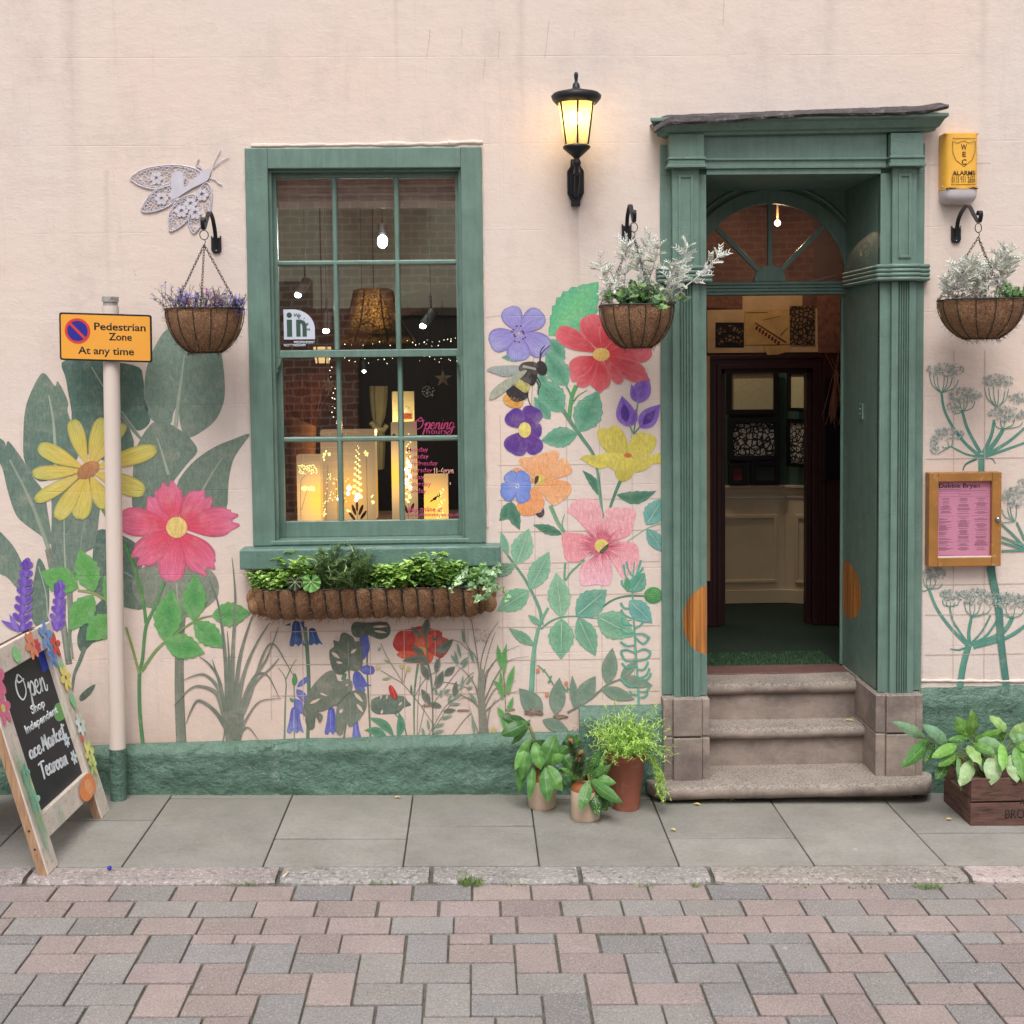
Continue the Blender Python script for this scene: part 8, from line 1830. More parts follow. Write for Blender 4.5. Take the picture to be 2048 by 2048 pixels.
def pict(px0, px1, pyt, pyb, Y, lab, mat='paper', fr='black', fw_=.03, y2=None, extra=None, cat='picture', grp='framed pictures in the back room', name='framed_picture'):
    a, b = W(px0, (pyt+pyb)/2, Y), W(px1, (pyt+pyb)/2, y2 if y2 is not None else Y); zt, zb = WZ((px0+px1)/2, pyt, Y), WZ((px0+px1)/2, pyb, Y)
    d = (b-a); d.z = 0; L = d.length; d.normalize(); nn = Vector((d.y, -d.x, 0)); t = thing(name, lab, cat, Vector((a.x, a.y, zb)), grp); a0 = Vector((a.x, a.y, 0))
    def bx(mb, u0, u1, z0, z1, n0, n1, col=None): mb.hexa([a0+d*u+nn*n_+Z*z for z in (z0, z1) for (u, n_) in ((u0, n1), (u1, n1), (u1, n0), (u0, n0))], col)
    m_ = MB(); bx(m_, 0, fw_, zb, zt, 0, .025); bx(m_, L-fw_, L, zb, zt, 0, .025); bx(m_, fw_, L-fw_, zb, zb+fw_, 0, .024); bx(m_, fw_, L-fw_, zt-fw_, zt, 0, .024); m_.build('picture_frame', fr, t, bevel=.002)
    m_ = MB(); bx(m_, fw_, L-fw_, zb+fw_, zt-fw_, .002, .008); p = m_.build('picture_sheet', mat, t); return t, a0, d, nn, L, zb, zt
t = NT('black_and_white_lace'); co = t.map(t.world(), (1, 1, 1)); v = t.vor(co, 26, 'DISTANCE_TO_EDGE'); nz = t.noise(co, 34, 4, .7, 2.); t.base(t.ramp(t.math('MULTIPLY', t.ramp(v, [(.08, 0.), (.14, 1.)]), t.ramp(nz, [(.46, 0.), (.5, 1.)])), [(.4, C(24, 24, 26)), (.5, C(200, 196, 188))])); t.rough(.8); M['lacepic'] = t.m
t = NT('pencil_lace_drawing'); co = t.world(); v = t.vor(co, 11, 'DISTANCE_TO_EDGE'); t.base(t.mix(t.math('MULTIPLY', t.ramp(v, [(.0, 1.), (.02, 0.)]), .35), C(196, 188, 150), C(110, 104, 84))); t.rough(.8); M['drawpic'] = t.m
M['nearblack'] = simple('black_frame', C(20, 20, 24), .35, .1, 10, 0); M['redpic'] = simple('dark_red_print', C(120, 40, 48), .7, .2, 20, 0); M['darkpic'] = simple('dark_green_print', C(40, 50, 46), .7, .3, 20, 0)
PY = BY-.028
pict(1452, 1556, 736, 829, PY, 'large black framed lace pencil drawing at the top of the back wall', 'drawpic', 'nearblack', .035); pict(1455, 1558, 836, 921, PY, 'black framed lace panel in the middle of the back wall', 'lacepic', 'nearblack', .035); pict(1456, 1493, 925, 969, PY, 'small dark red picture low on the back wall', 'redpic', 'nearblack', .03); pict(1500, 1558, 922, 969, PY, 'dark framed picture low right on the back wall', 'darkpic', 'nearblack', .03)
pict(1578, 1618, 741, 822, PY-.05, 'tall framed print high on the angled wall', 'drawpic', 'nearblack', .025, PY-.20); pict(1577, 1622, 836, 932, PY-.05, 'tall framed print low on the angled wall', 'lacepic', 'nearblack', .025, PY-.22)
# ---- lace designs pinned over the inner doorway
PW2 = HY-.012; M['paperA'] = simple('tan_paper', C(240, 206, 150), .85, .14, 10, .1, 60, .002); M['paperB'] = simple('yellowed_paper', C(230, 192, 116), .85, .18, 12, .1, 60, .002); M['paperC'] = simple('brown_lace_paper', C(150, 106, 88), .85, .35, 34, .1, 60, .002)
t = NT('dark_lace_print'); co = t.world(); v = t.vor(co, 38, 'DISTANCE_TO_EDGE'); t.base(t.ramp(v, [(.1, C(52, 40, 34)), (.2, C(150, 124, 92))])); t.rough(.85); M['laceprint'] = t.m
def sheetp(P, k, mat, lab, art=None):
    Y = PW2-.003*k; m_ = MB(); Q = [W(x, y, Y) for x, y in P]; n = len(Q); vs = Q+[q+Vector((0, .0015, 0)) for q in Q]; m_.add(vs, [tuple(range(n)), tuple(range(2*n-1, n-1, -1))]+[(i, n+i, n+(i+1) % n, (i+1) % n) for i in range(n)])
    o = thing('paper_sheet', lab, 'paper', (Q[0].x, Q[0].y, Q[0].z), 'old lace designs pinned over the inner doorway'); m_.build('sheet', mat, o)
    if art:
        for mt_, shapes in art:
            a_ = MB()
            for S in shapes: a_.add([W(x, y, Y-.001) for x, y in S], [tuple(range(len(S)))])
            a_.build('printed_design', mt_, o)
def arcband(cx, cy, r0, r1, a0, a1, n=12): return [(cx+r1*math.sin(math.radians(a0+(a1-a0)*k/n)), cy-r1*math.cos(math.radians(a0+(a1-a0)*k/n))) for k in range(n+1)]+[(cx+r0*math.sin(math.radians(a1-(a1-a0)*k/n)), cy-r0*math.cos(math.radians(a1-(a1-a0)*k/n))) for k in range(n+1)]
sheetp([(1408, 590), (1488, 590), (1488, 618), (1408, 616)], 1, 'paperC', 'brown lace print at the top left above the inner doorway'); sheetp([(1485, 588), (1546, 588), (1546, 622), (1485, 620)], 2, 'paperA', 'tan paper with a small flower wreath above the inner doorway'); sheetp([(1546, 590), (1605, 590), (1605, 640), (1546, 640)], 1, 'paperA', 'blank tan sheet right of the flower wreath')
sheetp([(1414, 620), (1640, 616), (1640, 704), (1415, 706)], 3, 'paperA', 'wide tan backing sheet over the inner doorway'); sheetp([(1431, 645), (1488, 645), (1488, 695), (1431, 695)], 4, 'nearblack', 'dark panel with two lace collar bands', [('laceprint', [arcband(1460, 700, 37, 50, -36, 36), arcband(1460, 720, 37, 50, -36, 36)])])
sheetp([(1489, 622), (1590, 618), (1590, 688), (1491, 690)], 5, 'paperB', 'yellowed hand drawn street plan over the doorway', [('redpic', [[(1512+k*6.2, 652+k*4.3), (1517+k*6.2, 652+k*4.3), (1515+k*6.2, 660+k*4.3), (1510+k*6.2, 660+k*4.3)] for k in range(8)]), ('cutline', [[(1508, 646), (1512, 645), (1574, 684), (1571, 687)], [(1492, 625), (1535, 624), (1535, 625.5), (1492, 626.5)], [(1525, 640), (1560, 632), (1561, 633), (1526, 641)], [(1560, 670), (1575, 655), (1576, 656), (1562, 672)]])])
sheetp([(1579, 612), (1630, 612), (1630, 691), (1580, 690)], 6, 'laceprint', 'dark lace engraving with a floral tree at the right above the doorway'); sheetp([(1634, 590), (1680, 590), (1680, 705), (1636, 706)], 5, 'paperC', 'reddish brown lace print at the far right above the doorway'); sheetp([(1527, 692), (1582, 690), (1579, 702), (1537, 715)], 7, 'paperB', 'loose yellowed scrap hanging over the lintel')
# ---- raffia on the open door
c = W(1672, 748, HY-.09); t = thing('raffia_bunch', 'pink brown raffia bunch hanging beside the inner doorway', 'raffia', c); m_ = MB(); r2 = random.Random(2)
for k in range(34):
    p = [c+Vector((r2.uniform(-.01, .015), r2.uniform(-.02, .02), r2.uniform(-.02, .02)))]; d = Vector((r2.uniform(-.25, .2), r2.uniform(-.3, .3), r2.choice((-1, -1, -1, .8)))).normalized()
    for j in range(6): d = (d+Vector((r2.uniform(-.2, .15), r2.uniform(-.2, .2), -.15))).normalized(); p.append(p[-1]+d*r2.uniform(.03, .07))
    m_.tube(p, .0022, 4)
m_.build('raffia_strands', simple('raffia', C(170, 116, 92), .8, .2, 30, 0), t)
# hall bulb
c = W(1555, 446, 1.25); t = thing('hall_bulb', 'warm round bulb glowing behind the fanlight', 'light bulb', c); m_ = MB(); m_.ball(c, .019); m_.build('bulb', 'warm_em', t); m_ = MB(); m_.tube([c+Z*.02, Vector((c.x, c.y, 3.32))], .008, 6); m_.build('bulb_stem', 'paper', t)
EXPO = .43
# ================================================================== PLANTS
def leaf3(mb, base, d, L, w, col, n=5, droop=.5, fold=.25, up_=None, peak=.45, tipc=None, wav=0., rr=random):
    """one real leaf: a folded, drooping blade"""
    d = Vector(d).normalized(); upv = Vector(up_) if up_ else Vector((0, 0, 1))
    side = d.cross(upv)
    if side.length < .05: side = d.cross(Vector((1, .2, 0)))
    side.normalize(); p = Vector(base); vs = []; cs = []; uv = []; e = math.log(.5)/math.log(peak)
    for i in range(n+1):
        t = i/n; hw = w*.5*math.sin(PI*max(.0001, t)**e)**.85 if 0 < t < 1 else (w*.04 if t == 0 else 0.0005)
        nrm = side.cross(d).normalized()
        fo = nrm*hw*fold*(1+wav*math.sin(t*14))
        vs += [p-side*hw+fo, p, p+side*hw+fo]; c = mixc(col, tipc or col, t); cs += [c, c, c]; uv += [(t, .0), (t, .5), (t, 1.)]
        d = (d+Vector((0, 0, -1))*droop/n*(t+.3)).normalized(); p = p+d*(L/n)
    mb.add(vs, [(i*3+k, i*3+k+1, (i+1)*3+k+1, (i+1)*3+k) for i in range(n) for k in range(2)], cs, uv, smooth=True)
def jit(c, k, rr): v = 1+rr.uniform(-k, k); return (min(1, c[0]*v), min(1, c[1]*v*(1+rr.uniform(-k, k)*.3)), min(1, c[2]*v), 1)
def rdir(rr, zmin=-.2, zmax=1.): 
    a = rr.uniform(0, 2*PI); z = rr.uniform(zmin, zmax); s = math.sqrt(max(.02, 1-z*z)); return Vector((s*math.cos(a), s*math.sin(a), z))
def stemcurve(rr, b, d, L, n=6, wob=.25, grav=-.1):
    P = [Vector(b)]; d = Vector(d).normalized()
    for k in range(n): d = (d+Vector((rr.uniform(-wob, wob), rr.uniform(-wob, wob), rr.uniform(-wob, wob)*.5+grav))).normalized(); P.append(P[-1]+d*(L/n))
    return P
def ivy(mb, st, b, n, R, rr, cols, size=.03, trail=0):
    """lobed ivy leaves on trailing stems"""
    for _ in range(n):
        P = stemcurve(rr, Vector(b)+Vector((rr.uniform(-R, R), rr.uniform(-R, R)*.6, 0)), Vector((rr.uniform(-.8, .8), rr.uniform(-.9, .3), 1.2-trail)), rr.uniform(.08, .16)*(1+trail), 7, .45, -.18-.3*trail)
        st.tube(P, .0012, 4)
        for p in P[1:]:
            for _ in range(2):
                d = (rdir(rr, -.6, .8)+Vector((0, -.5, 0))).normalized(); ivyleaf(mb, p, d, size*rr.uniform(.6, 1.2), jit(rr.choice(cols), .2, rr), rr)
def ivyleaf(mb, p, d, s, c, rr):
    side = d.cross(Vector((rr.uniform(-.5, .5), -1, rr.uniform(.2, .8)))); side = side.normalized() if side.length > .05 else Vector((1, 0, 0)); p = Vector(p)+d*s*.3
    sh = [(0, 0), (.45, -.35), (.75, .15), (.42, .3), (.48, .7), (.15, .62), (0, 1.15), (-.15, .62), (-.48, .7), (-.42, .3), (-.75, .15), (-.45, -.35)]
    vs = [p+d*(.35*s)]+[p+side*(a*s*.6)+d*(b*s*.8) for a, b in sh]; m = len(sh); mb.add(vs, [(0, 1+i, 1+(i+1) % m) for i in range(m)], c, [(.5, .5)]+[(b*.7, .5+a*.5) for a, b in sh])
def silver(mb, st, b, d, L, rr, c):
    """silver ragwort: a pale stem with stacked, deeply cut leaves crowding towards the tip"""
    P = stemcurve(rr, b, d, L, 9, .16, .02); st.tube(P, [.0042*(1-.6*i/len(P)) for i in range(len(P))], 5, jit(c, .1, rr))
    for i, p in enumerate(P[1:]):
        t = (i+1)/len(P); k = int(2+3*t)
        for _ in range(k):
            ax = (P[min(i+2, len(P)-1)]-P[i]).normalized(); dd = (rdir(rr, -.3, .6)+ax*(.3+.8*t)).normalized(); Ls = rr.uniform(.030, .052)*(.7+.7*t)
            Q = stemcurve(rr, p, dd, Ls, 4, .2, -.10 if t > .4 else -.35); cc = jit(c if t > .35 else mixc(c, C(140, 118, 96), .55), .12, rr); mb.tube(Q, [.0024, .0022, .002, .0016, .001], 4, cc)
            sd_ = dd.cross(rdir(rr)).normalized()
            for j in (1, 2, 3, 4):
                for s_ in (-1, 1): e = (sd_*s_+dd*.7).normalized(); mb.tube([Q[j], Q[j]+e*Ls*.16, Q[j]+(e+dd*.4)*Ls*.28], [.0026, .0026, .0014], 4, cc)
SV = C(214, 214, 216)
def plant(name, label, base, cat='plant', group=None): return thing(name, label, cat, base, group)
def fin(t, parts):
    for nm, mb, mat in parts:
        if mb.v: mb.build(nm, mat, t)
# --- lobelia in the first basket
rr = random.Random(31); cx0, cy0, rz, R = b1
t = plant('lobelia', 'purple and magenta lobelia with wiry stems in the left hanging basket', (cx0, cy0, rz)); st = MB(C(96, 100, 74)); fl_ = MB(); lf = MB()
for k in range(150):
    u = rr.uniform(-1, 1); b = Vector((cx0+u*R*.95, cy0+rr.uniform(-.8, .5)*R*math.sqrt(1-u*u*.8), rz-.02)); hgt_ = rr.uniform(.05, .11)*(1.15 if (.0 < u < .5 or u < -.4) else .75)
    d = Vector((rr.uniform(-.35, .35)+u*.35, rr.uniform(-.4, .2), 1)); P = stemcurve(rr, b, d, hgt_+.02, 6, .25, -.02); st.tube(P, .0011, 4, jit(C(104, 96, 82) if rr.random() < .5 else C(100, 120, 70), .2, rr))
    bare = rr.random() < .22
    for p in P[1:]:
        if not bare or rr.random() < .3:
            for _ in range(2): leaf3(lf, p, rdir(rr, -.3, .7), rr.uniform(.010, .022), .004, jit(C(92, 124, 62), .25, rr), 2, .2, .1)
        if rr.random() < (.62 if not bare else .12):
            c = rr.choice((C(122, 96, 214, 1.), C(140, 112, 226, 1.), C(110, 84, 206, 1.), C(160, 134, 230, 1.))) if not (.12 < u < .45) else rr.choice((C(176, 70, 190), C(150, 80, 200), C(196, 90, 200)))
            q = p+rdir(rr)*.006; 
            for j in range(4): leaf3(fl_, q, rdir(rr, -.4, .6)+Vector((0, -.6, 0)), rr.uniform(.011, .017), .010, jit(c, .2, rr), 2, .2, .1, peak=.6)
for k in range(10):
    p = Vector((cx0-R*.93+rr.uniform(-.01, .03), cy0-R*.3+rr.uniform(-.02, .02), rz+rr.uniform(-.05, .015)))
    for j in range(4): leaf3(fl_, p, rdir(rr, -.5, .5), .013, .010, jit(C(232, 116, 84), .15, rr), 2, .2, .1)
p = Vector((cx0-R*.18, cy0-R*.9, rz+.018))
for j in range(7): leaf3(fl_, p, rdir(rr, -.3, .8), .016, .013, C(230, 110, 96), 2, .3, .2)
for k in range(70):
    p = Vector((cx0+R*rr.uniform(.72, 1.1), cy0+rr.uniform(-.6, .1)*R, rz+rr.uniform(-.03, .06)))
    for j in range(3): leaf3(fl_, p, rdir(rr, -.4, .6)+Vector((0, -.6, 0)), .012, .009, jit(C(128, 108, 220), .15, rr), 2, .2, .1)
    if k % 4 == 0: st.tube([Vector((cx0+R*.8, cy0, rz-.01)), p], .001, 3)
fin(t, (('stems', st, 'leafmatt'), ('foliage', lf, 'leafmatt'), ('flowers', fl_, 'petal')))
# --- silver ragwort + ivy in the second and third
def ragwort(bk, lab, specs, seed):
    rr = random.Random(seed); cx0, cy0, rz, R = bk; t = plant('silver_ragwort', lab, (cx0, cy0, rz), group='silver ragwort plants'); st = MB(SV); lf = MB(SV)
    for u, dx_, L in specs: silver(lf, st, Vector((cx0+u*R, cy0+rr.uniform(-.4, .3)*R, rz-.02)), Vector((dx_, rr.uniform(-.25, .1), 1)), L*(.88 if seed == 41 else .8), rr, SV)
    fin(t, (('stems', st, 'leafmatt'), ('foliage', lf, 'leafmatt')))
ragwort(b2, 'tall silver ragwort reaching towards the door in the middle basket', [(-.75, -.12, .24), (-.7, -.25, .18), (-.25, -.05, .34), (-.1, .05, .38), (.15, .1, .36), (.3, .1, .32), (.5, .6, .26), (.55, .80, .38), (.6, 1.0, .40), (.4, .5, .26), (.62, .95, .22)], 41)
ragwort(b3, 'bushy silver ragwort in the right hand basket under the alarm box', [(-.75, -.25, .15), (-.6, -.1, .22), (-.5, .0, .24), (-.3, .0, .24), (-.1, .1, .22), (-.45, -.3, .17), (.1, .2, .28), (.25, .3, .32), (.35, .1, .31), (.4, .35, .28), (0, -.1, .16), (.15, .0, .2)], 42)
def ivyplant(bk, lab, u, n, seed, cols, spread=.5, size=.03):
    rr = random.Random(seed); cx0, cy0, rz, R = bk; t = plant('ivy', lab, (cx0+u*R, cy0, rz), group='ivy plants in the baskets'); st = MB(C(86, 84, 56)); lf = MB(); ivy(lf, st, (cx0+u*R, cy0-.03, rz-.01), n, spread*R, rr, cols, size)
    fin(t, (('stems', st, 'leafmatt'), ('foliage', lf, 'leaf')))
IV = [C(58, 98, 52), C(78, 122, 62), C(46, 80, 46), C(110, 152, 82)]
ivyplant(b2, 'dark green ivy in the middle of the basket beside the door', .05, 34, 51, IV, .5, .036); ivyplant(b3, 'small green ivy at the right of the right hand basket', .72, 16, 52, IV, .25, .024)
# --- the window basket
rr = random.Random(61)
def tpx(px): return WX(px, 1165, -.15)
LG = [C(150, 186, 88), C(122, 168, 76), C(176, 204, 110), C(98, 146, 66)]; MGc = [C(104, 156, 78), C(84, 132, 66), C(134, 178, 96)]
def bushy(lab, px0, px1, h, nst, ll, lw, cols, seed, y=(-.19, -.04), droop=.6, name='trailing_plant', step=2, base=None, flow=None, mat='leaf', leaves=3, hf=None):
    rr = random.Random(seed); x0, x1 = tpx(px0), tpx(px1); t = plant(name, lab, ((x0+x1)/2, -.12, tz1), group='green plants in the window basket'); st = MB(C(120, 140, 76)); lf = MB()
    for k in range(nst):
        u = rr.random(); x = x0+(x1-x0)*u; hh = h*rr.uniform(.55, 1.)*(hf(u) if hf else 1); P = stemcurve(rr, (x, rr.uniform(*y), tz1-.03), Vector((rr.uniform(-.35, .35), rr.uniform(-.5, .1), 1)), hh+.02, 6, .22, -.03); st.tube(P, .0014, 4)
        for p in P[step:]:
            for j in range(leaves): leaf3(lf, p, rdir(rr, -.1, .7)+Vector((0, -.35, 0)), ll*rr.uniform(.6, 1.15), lw*rr.uniform(.7, 1.2), jit(rr.choice(cols), .18, rr), 4, droop, .3, rr=rr)
        for j in range(leaves+1): leaf3(lf, P[-1], rdir(rr, .0, .8), ll*rr.uniform(.5, .9), lw*.8, jit(cols[-2], .12, rr), 4, droop, .35)
    fin(t, (('stems', st, mat), ('foliage', lf, mat))); return t
bushy('low round leaved creeper at the left end of the window basket', 502, 590, .105, 60, .026, .021, LG, 62, step=1)
bushy('upright lemony plant with toothed leaves left of the feathery shrub', 588, 640, .21, 14, .05, .032, LG, 63)
bushy('feathery dark green shrub tallest in the window basket', 640, 732, .215, 90, .040, .0040, [C(84, 122, 66), C(70, 104, 58), C(150, 170, 110)], 64, droop=.15, name='feathery_shrub', leaves=10, step=1, mat='leafmatt')
bushy('light green leafy plant right of centre in the window basket', 752, 850, .15, 46, .046, .027, LG, 65, hf=lambda u: .7+.5*u)
bushy('tall light green plant with whorled leaves right of centre', 842, 900, .20, 22, .048, .028, LG, 66)
bushy('small leaved plant between the whorled plant and the ivy', 880, 950, .15, 40, .034, .020, MGc+[C(150, 186, 88)], 67)
bushy('low creeping green filler in the middle of the window basket', 640, 780, .04, 34, .022, .012, MGc, 68, step=1)
t = plant('variegated_ivy', 'pale edged ivy trailing over the right end of the window basket', (tpx(960), -.15, tz1), group='green plants in the window basket'); st = MB(C(96, 104, 66)); lf = MB(); rr = random.Random(69)
VI = [C(150, 190, 140), C(112, 158, 106), C(190, 214, 176), C(86, 134, 84)]
ivy(lf, st, (tpx(950), -.13, tz1), 16, .07, rr, VI, .028); ivy(lf, st, (tpx(975), -.12, tz1-.01), 5, .03, rr, VI, .028, .35)
ivy(lf, st, (tpx(962), -.18, tz1-.07), 3, .02, rr, VI, .026, .3); ivy(lf, st, (tpx(900), -.19, tz1), 6, .05, rr, VI, .02)
fin(t, (('stems', st, 'leafmatt'), ('foliage', lf, 'leaf')))
t = plant('kidney_leaf_plant', 'single big round scalloped leaf over the rim of the window basket', (tpx(620), -.2, tz1)); lf = MB(); st = MB(C(120, 140, 76))
for cx1, cy1, r_, c in ((622, 1166, .044, C(120, 176, 92)), (590, 1166, .036, C(72, 74, 62))):
    cpt = W(cx1, cy1, -.235); vs = [cpt+Vector((0, .008, .006))]; m = 26
    for k in range(m): a = PI/2+.22+(2*PI-.44)*k/(m-1); r2 = r_*(1+.05*math.cos(k*2.6)); vs.append(cpt+Vector((r2*math.cos(a)*1.05, -.010*math.cos(k*2.), r2*math.sin(a))))
    lf.add(vs, [(0, i+1, i+2) for i in range(m-1)], c, [(.5, .5)]+[(.5+.4*math.cos(k), .2+.05*(k % 4)) for k in range(m)]); st.tube([cpt, cpt+Vector((0, .06, -.02))], .0025, 5)
    for k in range(7): a = PI/2+.5+(2*PI-1.)*k/6; lf.tube([cpt+Vector((0, .004, .004)), cpt+Vector((r_*.85*math.cos(a), -.006, r_*.85*math.sin(a)))], .0009, 4, C(176, 206, 140))
fin(t, (('leaves', lf, 'leafmatt'), ('stems', st, 'leafmatt')))
# --- potted laurel etc: leaves laid out individually
LD = [C(52, 104, 44), C(44, 90, 42), C(66, 122, 52)]; LB = [C(96, 152, 60), C(84, 140, 56), C(70, 124, 52)]
def laurel(t, specs, Yb, seed, spots=False, org=None):
    rr = random.Random(seed); lf = MB(); st = MB(C(110, 122, 64))
    for (bx_, by_, tx_, ty_, w, y0, y1, c) in specs:
        a = W(bx_, by_, y0); b = W(tx_, ty_, y1); d = b-a; L = d.length; cc = jit(c, .10, rr)
        # build a blade through the two measured ends with a bowed spine
        n = 8; side = d.cross(Vector((rr.uniform(-.25, .25), -1, rr.uniform(-.1, .5)))).normalized(); nrm = side.cross(d).normalized()
        if nrm.y > 0: nrm = -nrm
        k_ = (D+y0)/F; hwm = w*k_*.5; vs = []; uv = []
        for i in range(n+1):
            u = i/n; hw = hwm*math.sin(PI*min(1, .04+.96*u)**.95)**.8 if i < n else .0006
            p = a+d*u+nrm*(.10*L*math.sin(PI*u))+nrm*.004*math.sin(u*16+bx_)
            f_ = -nrm*hw*.28; q_ = .0035*math.sin(u*21+ty_)
            vs += [p-side*hw+f_+nrm*q_, p-side*hw*.5+f_*.3, p, p+side*hw*.5+f_*.3, p+side*hw+f_-nrm*q_]; uv += [(u, 0.), (u, .25), (u, .5), (u, .75), (u, 1.)]
        lf.add(vs, [(i*5+k, i*5+k+1, (i+1)*5+k+1, (i+1)*5+k) for i in range(n) for k in range(4)], cc, uv, smooth=True)
        if spots and rr.random() < .8:
            for _ in range(int(26)):
                u = rr.uniform(.1, .9); v = rr.uniform(-.75, .75); hw = hwm*math.sin(PI*u)**.8; p = a+d*u+nrm*(.10*L*math.sin(PI*u)+.003)+side*hw*v-nrm*hw*.28*abs(v)*.8; r_ = rr.uniform(.0008, .0022); vs = [p+side*r_*math.cos(q)+d.normalized()*r_*math.sin(q) for q in (0, 1.3, 2.5, 3.8, 5.)]; lf.add(vs, [(0, 1, 2, 3, 4)], C(186, 200, 90), [(.5, .25)]*5)
        if org: st.tube(spline([org+Vector((rr.uniform(-.02, .02), 0, 0)), (org+a)/2+Vector((0, -.01, .03)), a, a+d*.12], 4), .0022, 5)
    fin(t, (('leaves', lf, 'leaf'), ('stems', st, 'leafmatt')))
yb = j1[0].y
t = plant('laurel', 'drooping glossy laurel in the stoneware jar against the base course', j1[0])
laurel(t, [(1058, 1452, 1003, 1434, 26, yb, yb-.04, LD[1]), (1060, 1450, 1018, 1450, 22, yb, yb-.06, LB[1]), (1052, 1448, 1001, 1470, 30, yb-.05, yb-.08, LD[0]), (1056, 1452, 1022, 1490, 14, yb-.02, yb-.05, LD[2]),
           (1062, 1478, 1035, 1512, 18, yb-.05, yb-.08, LB[1]), (1055, 1484, 1030, 1540, 22, yb-.05, yb-.10, LB[0]), (1050, 1490, 1038, 1588, 24, yb-.04, yb-.08, LD[2]), (1054, 1500, 1043, 1560, 26, yb-.07, yb-.10, LB[2]), (1070, 1485, 1082, 1540, 30, yb-.05, yb-.10, LB[1]),
           (1086, 1532, 1112, 1470, 40, yb-.08, yb-.05, LB[2]), (1086, 1535, 1080, 1486, 24, yb-.06, yb-.03, LD[0]), (1090, 1535, 1097, 1605, 30, yb-.08, yb-.15, LD[2]), (1096, 1532, 1124, 1583, 30, yb-.08, yb-.15, LB[1]), (1066, 1530, 1058, 1600, 18, yb-.06, yb-.12, LB[2]), (1092, 1525, 1130, 1510, 22, yb-.06, yb-.10, LB[0]), (1100, 1520, 1140, 1490, 22, yb-.02, yb-.04, LD[2]), (1120, 1500, 1150, 1545, 26, yb-.02, yb-.06, LD[0]),
           (1125, 1500, 1155, 1470, 26, yb, yb-.02, LD[1]), (1150, 1500, 1135, 1467, 22, yb, yb-.03, LD[2]), (1156, 1496, 1148, 1468, 18, yb, yb-.03, LB[1]), (1118, 1540, 1142, 1575, 26, yb-.01, yb-.05, LD[1]), (1060, 1500, 1090, 1480, 24, yb-.02, yb-.05, LD[1])], yb, 71, False, j1[0]+Z*(j1[2]*.95))
yb = j2[0].y
t = plant('spotted_laurel', 'spotted laurel leaves spreading right from the jar nearest the kerb', j2[0])
laurel(t, [(1176, 1560, 1222, 1530, 26, yb-.03, yb-.06, LD[2]), (1182, 1558, 1232, 1566, 26, yb-.03, yb-.09, LB[1]), (1182, 1562, 1246, 1607, 26, yb-.05, yb-.14, LB[2]), (1190, 1572, 1240, 1600, 20, yb-.03, yb-.10, LB[0]), (1178, 1562, 1160, 1622, 26, yb-.06, yb-.13, C(88, 142, 76)), (1186, 1574, 1196, 1634, 26, yb-.03, yb-.10, LD[1]), (1190, 1575, 1214, 1622, 32, yb, yb-.06, LD[0]), (1200, 1580, 1226, 1615, 24, yb, yb-.03, LD[1]), (1174, 1556, 1200, 1500, 22, yb, yb-.02, LD[0]), (1172, 1560, 1128, 1540, 22, yb, yb-.05, LD[2]), (1168, 1562, 1120, 1535, 14, yb-.02, yb-.04, LB[0]), (1130, 1545, 1148, 1580, 24, yb+.03, yb, LD[1]), (1178, 1560, 1192, 1520, 18, yb+.01, yb, LD[1])], yb, 72, True, j2[0]+Z*(j2[2]*.95))
t = plant('pine_sprig', 'sprig of pine with brown buds in the jar nearest the kerb', j2[0]); nd = MB(); bd_ = MB(); rr = random.Random(73)
for (x0, y0, x1, y1) in ((1160, 1560, 1162, 1508), (1158, 1535, 1140, 1484), (1150, 1548, 1156, 1520)):
    a, b = W(x0, y0, yb-.06), W(x1, y1, yb-.09); nd.tube([a, b], .004, 6, C(110, 80, 56))
    for k in range(420):
        u = rr.uniform(.1, 1.); p = a.lerp(b, u); d = (rdir(rr, -.2, .6)+(b-a).normalized()*.6).normalized(); nd.tube([p, p+d*rr.uniform(.020, .040)], [.0013, .0006], 3, jit(rr.choice((C(78, 112, 66), C(110, 140, 90), C(60, 92, 56))), .15, rr), cap=False)
    for k in range(12): bd_.ball(b+rdir(rr)*.010, .006, jit(C(168, 100, 72), .15, rr), 6, 4, (1, 1, 1.6))
fin(t, (('needles', nd, 'leafmatt'), ('buds', bd_, 'petal')))
# --- lime feathery plant
t = plant('feathery_plant', 'bright lime feathery plant spilling from the terracotta pot', tb+Z*th_h); lf = MB(); st = MB(C(150, 176, 84)); rr = random.Random(74); tc = tb+Z*(th_h*.95)
for k in range(200):
    d = Vector((rr.uniform(-.6, .6), rr.uniform(-.8, .5), rr.uniform(.45, 1.3))); L = rr.uniform(.11, .25)*(1 if abs(d.x) < .5 else .85); P = stemcurve(rr, tc+Vector((rr.uniform(-.06, .06), rr.uniform(-.06, .06), 0)), d, L, 7, .28, -.12); st.tube(P, .0011, 4)
    for p in P[2:]:
        for _ in range(5): leaf3(lf, p, rdir(rr, -.4, .9), rr.uniform(.014, .030), .0042, jit(rr.choice((C(170, 206, 88), C(150, 190, 76), C(190, 220, 110), C(128, 170, 70))), .12, rr), 3, .3, .15)
for k in range(28):
    a0 = (-1)**k; P = stemcurve(rr, tc+Vector((.09*(1 if k % 3 else -.95), -.05, .01)), Vector(((.7 if k % 3 else -.5), -.5, .1)), rr.uniform(.14, .26), 8, .22, -.45); st.tube(P, .0011, 4)
    for p in P[1:]:
        for _ in range(5): leaf3(lf, p, rdir(rr, -.8, .4), rr.uniform(.014, .026), .004, jit(C(160, 196, 84), .15, rr), 3, .3, .15)
fin(t, (('foliage', lf, 'leafmatt'), ('stems', st, 'leafmatt')))
